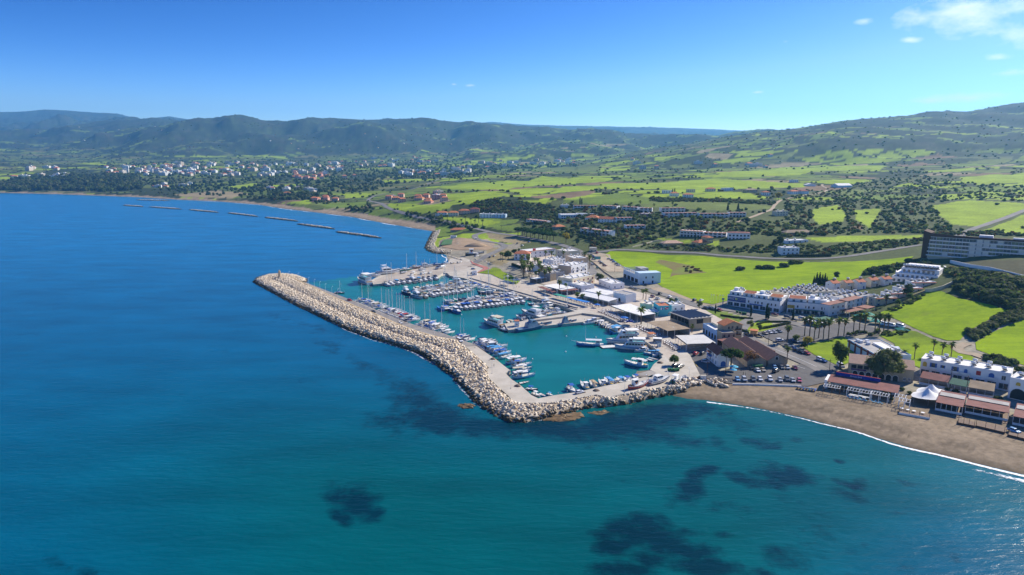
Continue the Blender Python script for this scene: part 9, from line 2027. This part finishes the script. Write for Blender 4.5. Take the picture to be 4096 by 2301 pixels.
for u,v in [(2948,1253),(2960,1256),(2972,1258),(2981,1259)]:
 t_=T(u,v);stamp(BN,(t_.x,t_.y,t_.z+.3),.1,1,'green wheeled bin on the garden side of the apartment street','bin','bins on the apartment street')
for k_,(u,v) in enumerate([(2843,1213),(2852,1213),(2864,1214),(2877,1214),(2888,1215)]):
 t_=T(u,v);e=empty('flagpole',tuple(t_),.5,'white flagpole beside the apartment entrance wall' if k_ != 2 else 'flagpole with an orange flag beside the apartment entrance','flagpole','entrance flagpoles' if k_ != 2 else None);m=MB();m.tube((0,0,-.3),(0,0,6.5),.05,.04,M_WMET,5);obj('post',m.mesh('post'),e);m=MB();m.add([(.05,0,6.3),(1.1,.15,6.1),(1.1,.1,5.5),(.05,0,5.6)],[(0,1,2,3)],M_ORANGE if k_==2 else M_PWH);obj('flag',m.mesh('flag'),e)
t_=T(2891,1225);e=empty('sign_pillar',tuple(t_),.2,'blue sign pillar with a round top at the apartment entrance','sign');m=MB();m.box(-.25,.25,-.15,.15,-.3,4.6,M_BLUE);obj('pillar',m.mesh('pillar'),e);m=MB();m.box(-.9,.9,-.18,.18,4.61,5.6,mat('banner_blue',(.012,.06,.26)));obj('sign_box',m.mesh('sign_box'),e)
t_=T(2390,1046);e=empty('billboard',tuple(t_),-.1,'green and blue billboard beside the dirt car park','sign');m=MB();m.box(-3,3,-.1,.1,2,5,mat('poster_print',(.10,.35,.12),(.08,.25,.55),.35,.6));obj('panel',m.mesh('panel'),e)
for x in (-2,2):m=MB();m.box(x-.1,x+.1,-.1,.1,-.4,1.99,M_STEEL);obj('post',m.mesh('post'),e)
t_=T(2794,977)
# sports pitch on the point
flat('pitch',[(1762,980),(1826,977),(1829,957),(1776,958)],3.2,mat('pitch_turf',(.07,.17,.05),(.05,.13,.04),.2,.9))
pf=[P(1760,981,3.1),P(1828,978,3.1),P(1831,956,3.1),P(1774,957,3.1)]
e=empty('pitch_fence',tuple(pf[0]),0,'dark mesh fence round the small green pitch','fence')
for i in range(4):
 a,b_=pf[i]-pf[0],pf[(i+1)%4]-pf[0];n_=max(2,int((b_-a).length/5))
 for k in range(n_):c=a.lerp(b_,k/n_);m=MB();m.tube((0,0,-.5),(0,0,2.6),.06,.06,M_STEEL,5);obj('post',m.mesh('post'),e,loc=tuple(c))
 m=MB();m.tube(a+Vector((0,0,2.55)),b_+Vector((0,0,2.55)),.05,.05,M_STEEL,4);m.tube(a+Vector((0,0,1.2)),b_+Vector((0,0,1.2)),.05,.05,M_STEEL,4);obj('rail',m.mesh('rail'),e)
bld('small white hut beside the pitch',(1802,955),(1826,955),dep=5,h=3,floors=1,win=dict(f=2),wsize=(.9,.9),name='hut',cat='hut')
m=MB();c=T(1905,985);rr2=random.Random(2);K=14
m.loft([[(math.cos(2*math.pi*i/K)*r_*1.5*(1+.15*rr2.random()),math.sin(2*math.pi*i/K)*r_*(1+.15*rr2.random()),z_) for i in range(K)] for r_,z_ in ((9,-.5),(7,1.4),(4.5,2.8),(2,3.8),(.5,4.1))],M_EARTH);o=obj('earth_mound',m.mesh('earth_mound',True),loc=tuple(c),label='brown heap of earth on the bare lot beyond the boatyard',cat='mound')
# beach kerb, tractor, trailer, pedal boats
def kerb(px,z,w=.35,hgt=.35,nm='kerb'):
 q=[P(u,v,z) for u,v in px]
 for i in range(len(q)-1):
  pass
 wall_line(nm,px,z-.6,z+hgt,w,M_TRIM,None,None,zpix=z,kind='structure')
kerb([(2930,1537),(3010,1538),(3100,1541),(3205,1545)],2.0)
def trailer(u,v,rz,L_,lab,axle=True):
 p=P(u,v,2.05);e=empty('boat_trailer',tuple(p),rz,lab,'trailer')
 for y in (-.8,.8):m=MB();m.box(-L_/2,L_/2,-.07,.07,.55,.7,M_WOOD);obj('beam',m.mesh('beam'),e,loc=(0,y,0))
 for x in (-L_*.4,0,L_*.4):m=MB();m.box(-.07,.07,-.72,.72,.56,.69,M_WOOD);obj('crossbar',m.mesh('crossbar'),e,loc=(x,0,0))
 for y in (-.95,.95):w=obj('wheel',WH[0],e,loc=(-L_*.1,y,.33));obj('rim',WH[1],w)
trailer(2862,1521,.05,8,'long black boat trailer parked at the end of the rocks');trailer(2905,1522,.05,7,'rusty boat trailer beside the row of beach cars');trailer(1898,1060,.5,9,'big boat-hoist frame beside the red path');trailer(1886,1068,.5,8,'low boat trailer on the boatyard apron')
p=P(2790,1520,2.0);e=empty('tractor',tuple(p),3.3,'old rust-brown tractor beside the white box on the quay','tractor');M_RUST=mat('rust_paint',(.20,.07,.04));m=MB();m.box(-.3,1.6,-.4,.4,.7,1.35,M_RUST);obj('bonnet',m.mesh('bonnet'),e);m=MB();m.box(-1.3,-.3,-.6,.6,.8,1.2,M_RUST);m.box(-1.2,-.7,-.3,.3,1.2,1.7,M_BUMP);obj('seat',m.mesh('seat'),e)
for x,y,s in ((-.9,.8,2.1),(-.9,-.8,2.1),(1.2,.65,1.2),(1.2,-.65,1.2)):w=obj('wheel',WH[0],e,loc=(x,y,.33*s),scale=s);obj('rim',WH[1],w)
p=P(2812,1520,2.0);e=empty('storage_box',tuple(p),.05,'white storage cabinet beside the old tractor','cabinet');m=MB();m.box(-1.3,1.3,-.7,.7,0,2.1,M_CAB);obj('cabinet',m.mesh('cabinet'),e);m=MB();m.box(-1.35,1.35,-.75,.75,2.11,2.2,M_CONC);obj('lid',m.mesh('lid'),e);m=MB();m.box(-.05,.05,-.73,-.71,.2,1.9,M_STEEL);obj('door_seam',m.mesh('door_seam'),e)
for k_,(u,v,c) in enumerate([(3198,1553,(.55,.28,.05)),(3210,1555,(.05,.25,.6)),(3222,1556,(.55,.10,.05)),(3234,1558,(.1,.45,.55)),(3246,1559,(.6,.4,.05)),(3256,1561,(.05,.15,.5))]):
 p=P(u,v,1.9);e=empty('pedal_boat',tuple(p),1.0,['orange','blue','red','turquoise','yellow','navy'][k_]+' pedal boat stored on the beach by the bar','pedal boat');mt=mat('pedalo_%d' % k_,c)
 for s in (-.6,.6):m=MB();m.loft([[(x,s-w_,.5),(x,s-w_*.6,0),(x,s+w_*.6,0),(x,s+w_,.5)] for x,w_ in ((-1.6,.22),(0,.28),(1.2,.22),(1.8,.06))],mt);obj('float',m.mesh('float'),e)
 m=MB();m.box(-.8,.2,-.8,.8,.51,.62,mt);m.box(-.85,-.75,-.7,.7,.62,1.15,M_CAB);obj('seat',m.mesh('seat'),e)
# deck tables on the beach terraces, sunbeds
for u,v in [(3606,1644),(3630,1650),(3655,1655),(3690,1662)]:
 p=T(u,v,.5);e=empty('round_table',tuple(p),0,'round white table on the white-edged beach deck','table','round deck tables');m=MB();m.tube((0,0,.68),(0,0,.74),.7,.7,M_CLOTH,12);obj('table_top',m.mesh('table_top'),e);m=MB();m.tube((0,0,0),(0,0,.68),.05,.05,M_STEEL,6);obj('pedestal',m.mesh('pedestal'),e)
def sunbed():
 e=empty('sun_lounger');m=MB();m.box(-.9,.5,-.32,.32,.28,.36,M_PTQ);obj('seat',m.mesh('seat'),e);m=MB();m.add([(.5,-.32,.3),(1.0,-.32,.75),(1.0,.32,.75),(.5,.32,.3),(.5,-.32,.36),(.95,-.32,.8),(.95,.32,.8),(.5,.32,.36)],[(0,1,2,3),(7,6,5,4),(0,4,5,1),(1,5,6,2),(2,6,7,3)],M_PTQ);obj('backrest',m.mesh('backrest'),e)
 for x in (-.8,.4):
  for y in (-.28,.28):m=MB();m.box(x-.03,x+.03,y-.03,y+.03,0,.28,M_WMET);obj('leg',m.mesh('leg'),e)
 return e
SB=sunbed()
for u,v in [(3396,1592),(3412,1595),(3428,1598),(3444,1601),(3460,1604),(3492,1609),(3508,1612),(3524,1615)]:stamp(SB,tuple(T(u,v,.05)),1.9,1,'pale blue sun lounger on the shaded beach terrace','sun lounger','terrace sun loungers')
# heaps of nets and crates on the quay
for u,v,s,lab in [(2071,1545,1.6,'heap of fishing nets on the quay edge by the small grey boat'),(1972,1437,1.5,'dark heap of fishing gear on the wide quay'),(2385,1563,1.5,'heap of nets and floats on the south quay'),(2336,1570,.9,'small heap of rope beside the white car'),(2640,1452,1.6,'heap of crates and nets in the quay angle')]:
 p=P(u,v,ZQ);m=MB();its=random.Random(int(u));K=10
 m.loft([[(math.cos(2*math.pi*i/K)*r_*s*its.uniform(.8,1.2),math.sin(2*math.pi*i/K)*r_*s*its.uniform(.7,1.1),z_*s*.6) for i in range(K)] for r_,z_ in ((1,0),(.85,.35),(.5,.75),(.1,.9))],mat('net_heap',(.26,.19,.12),(.10,.09,.10),1.6,.9));obj('net_heap',m.mesh('net_heap',True),loc=tuple(p),label=lab,cat='nets')
# moored gangway planks and pier bollards
m=MB();m.loft([[(math.cos(a)*r_,math.sin(a)*r_,z_) for a in [math.pi*i/4 for i in range(8)]] for r_,z_ in ((.18,0),(.15,.35),(.26,.45),(.22,.55))],M_STEEL);BO=m.mesh('bollard')
for a,b_,n_ in [((2040,1316),(2405,1273),12),((2160,1592),(2560,1512),12),((1415,1201),(1640,1292),12),((1660,1299),(1880,1370),10)]:
 for k in range(n_):t=k/(n_-1);p=P(a[0]+(b_[0]-a[0])*t,a[1]+(b_[1]-a[1])*t-2,ZQ);obj('mooring_bollard',BO,loc=tuple(p),label='squat grey mooring bollard on the quay edge',cat='bollard',group='quay bollards')
# air between the camera and the far hills
hz=bpy.data.meshes.new('haze')
mb=MB();mb.box(-20000,20000,-400,17600,-8.5,1500,mat('haze_tmp',(1,1,1)))
M_HAZE=bpy.data.materials.new('haze_air');M_HAZE.use_nodes=True
n,l=M_HAZE.node_tree.nodes,M_HAZE.node_tree.links;n.clear()
o_=n.new('ShaderNodeOutputMaterial');pv=n.new('ShaderNodeVolumePrincipled')
pv.inputs['Color'].default_value=(.20,.56,1.0,1);pv.inputs['Density'].default_value=6.0e-5;pv.inputs['Anisotropy'].default_value=.3
l.new(pv.outputs[0],o_.inputs['Volume'])
me=mb.mesh('haze');me.materials.clear();me.materials.append(M_HAZE)
ho=obj('haze',me,kind='stuff')
finish_templates()
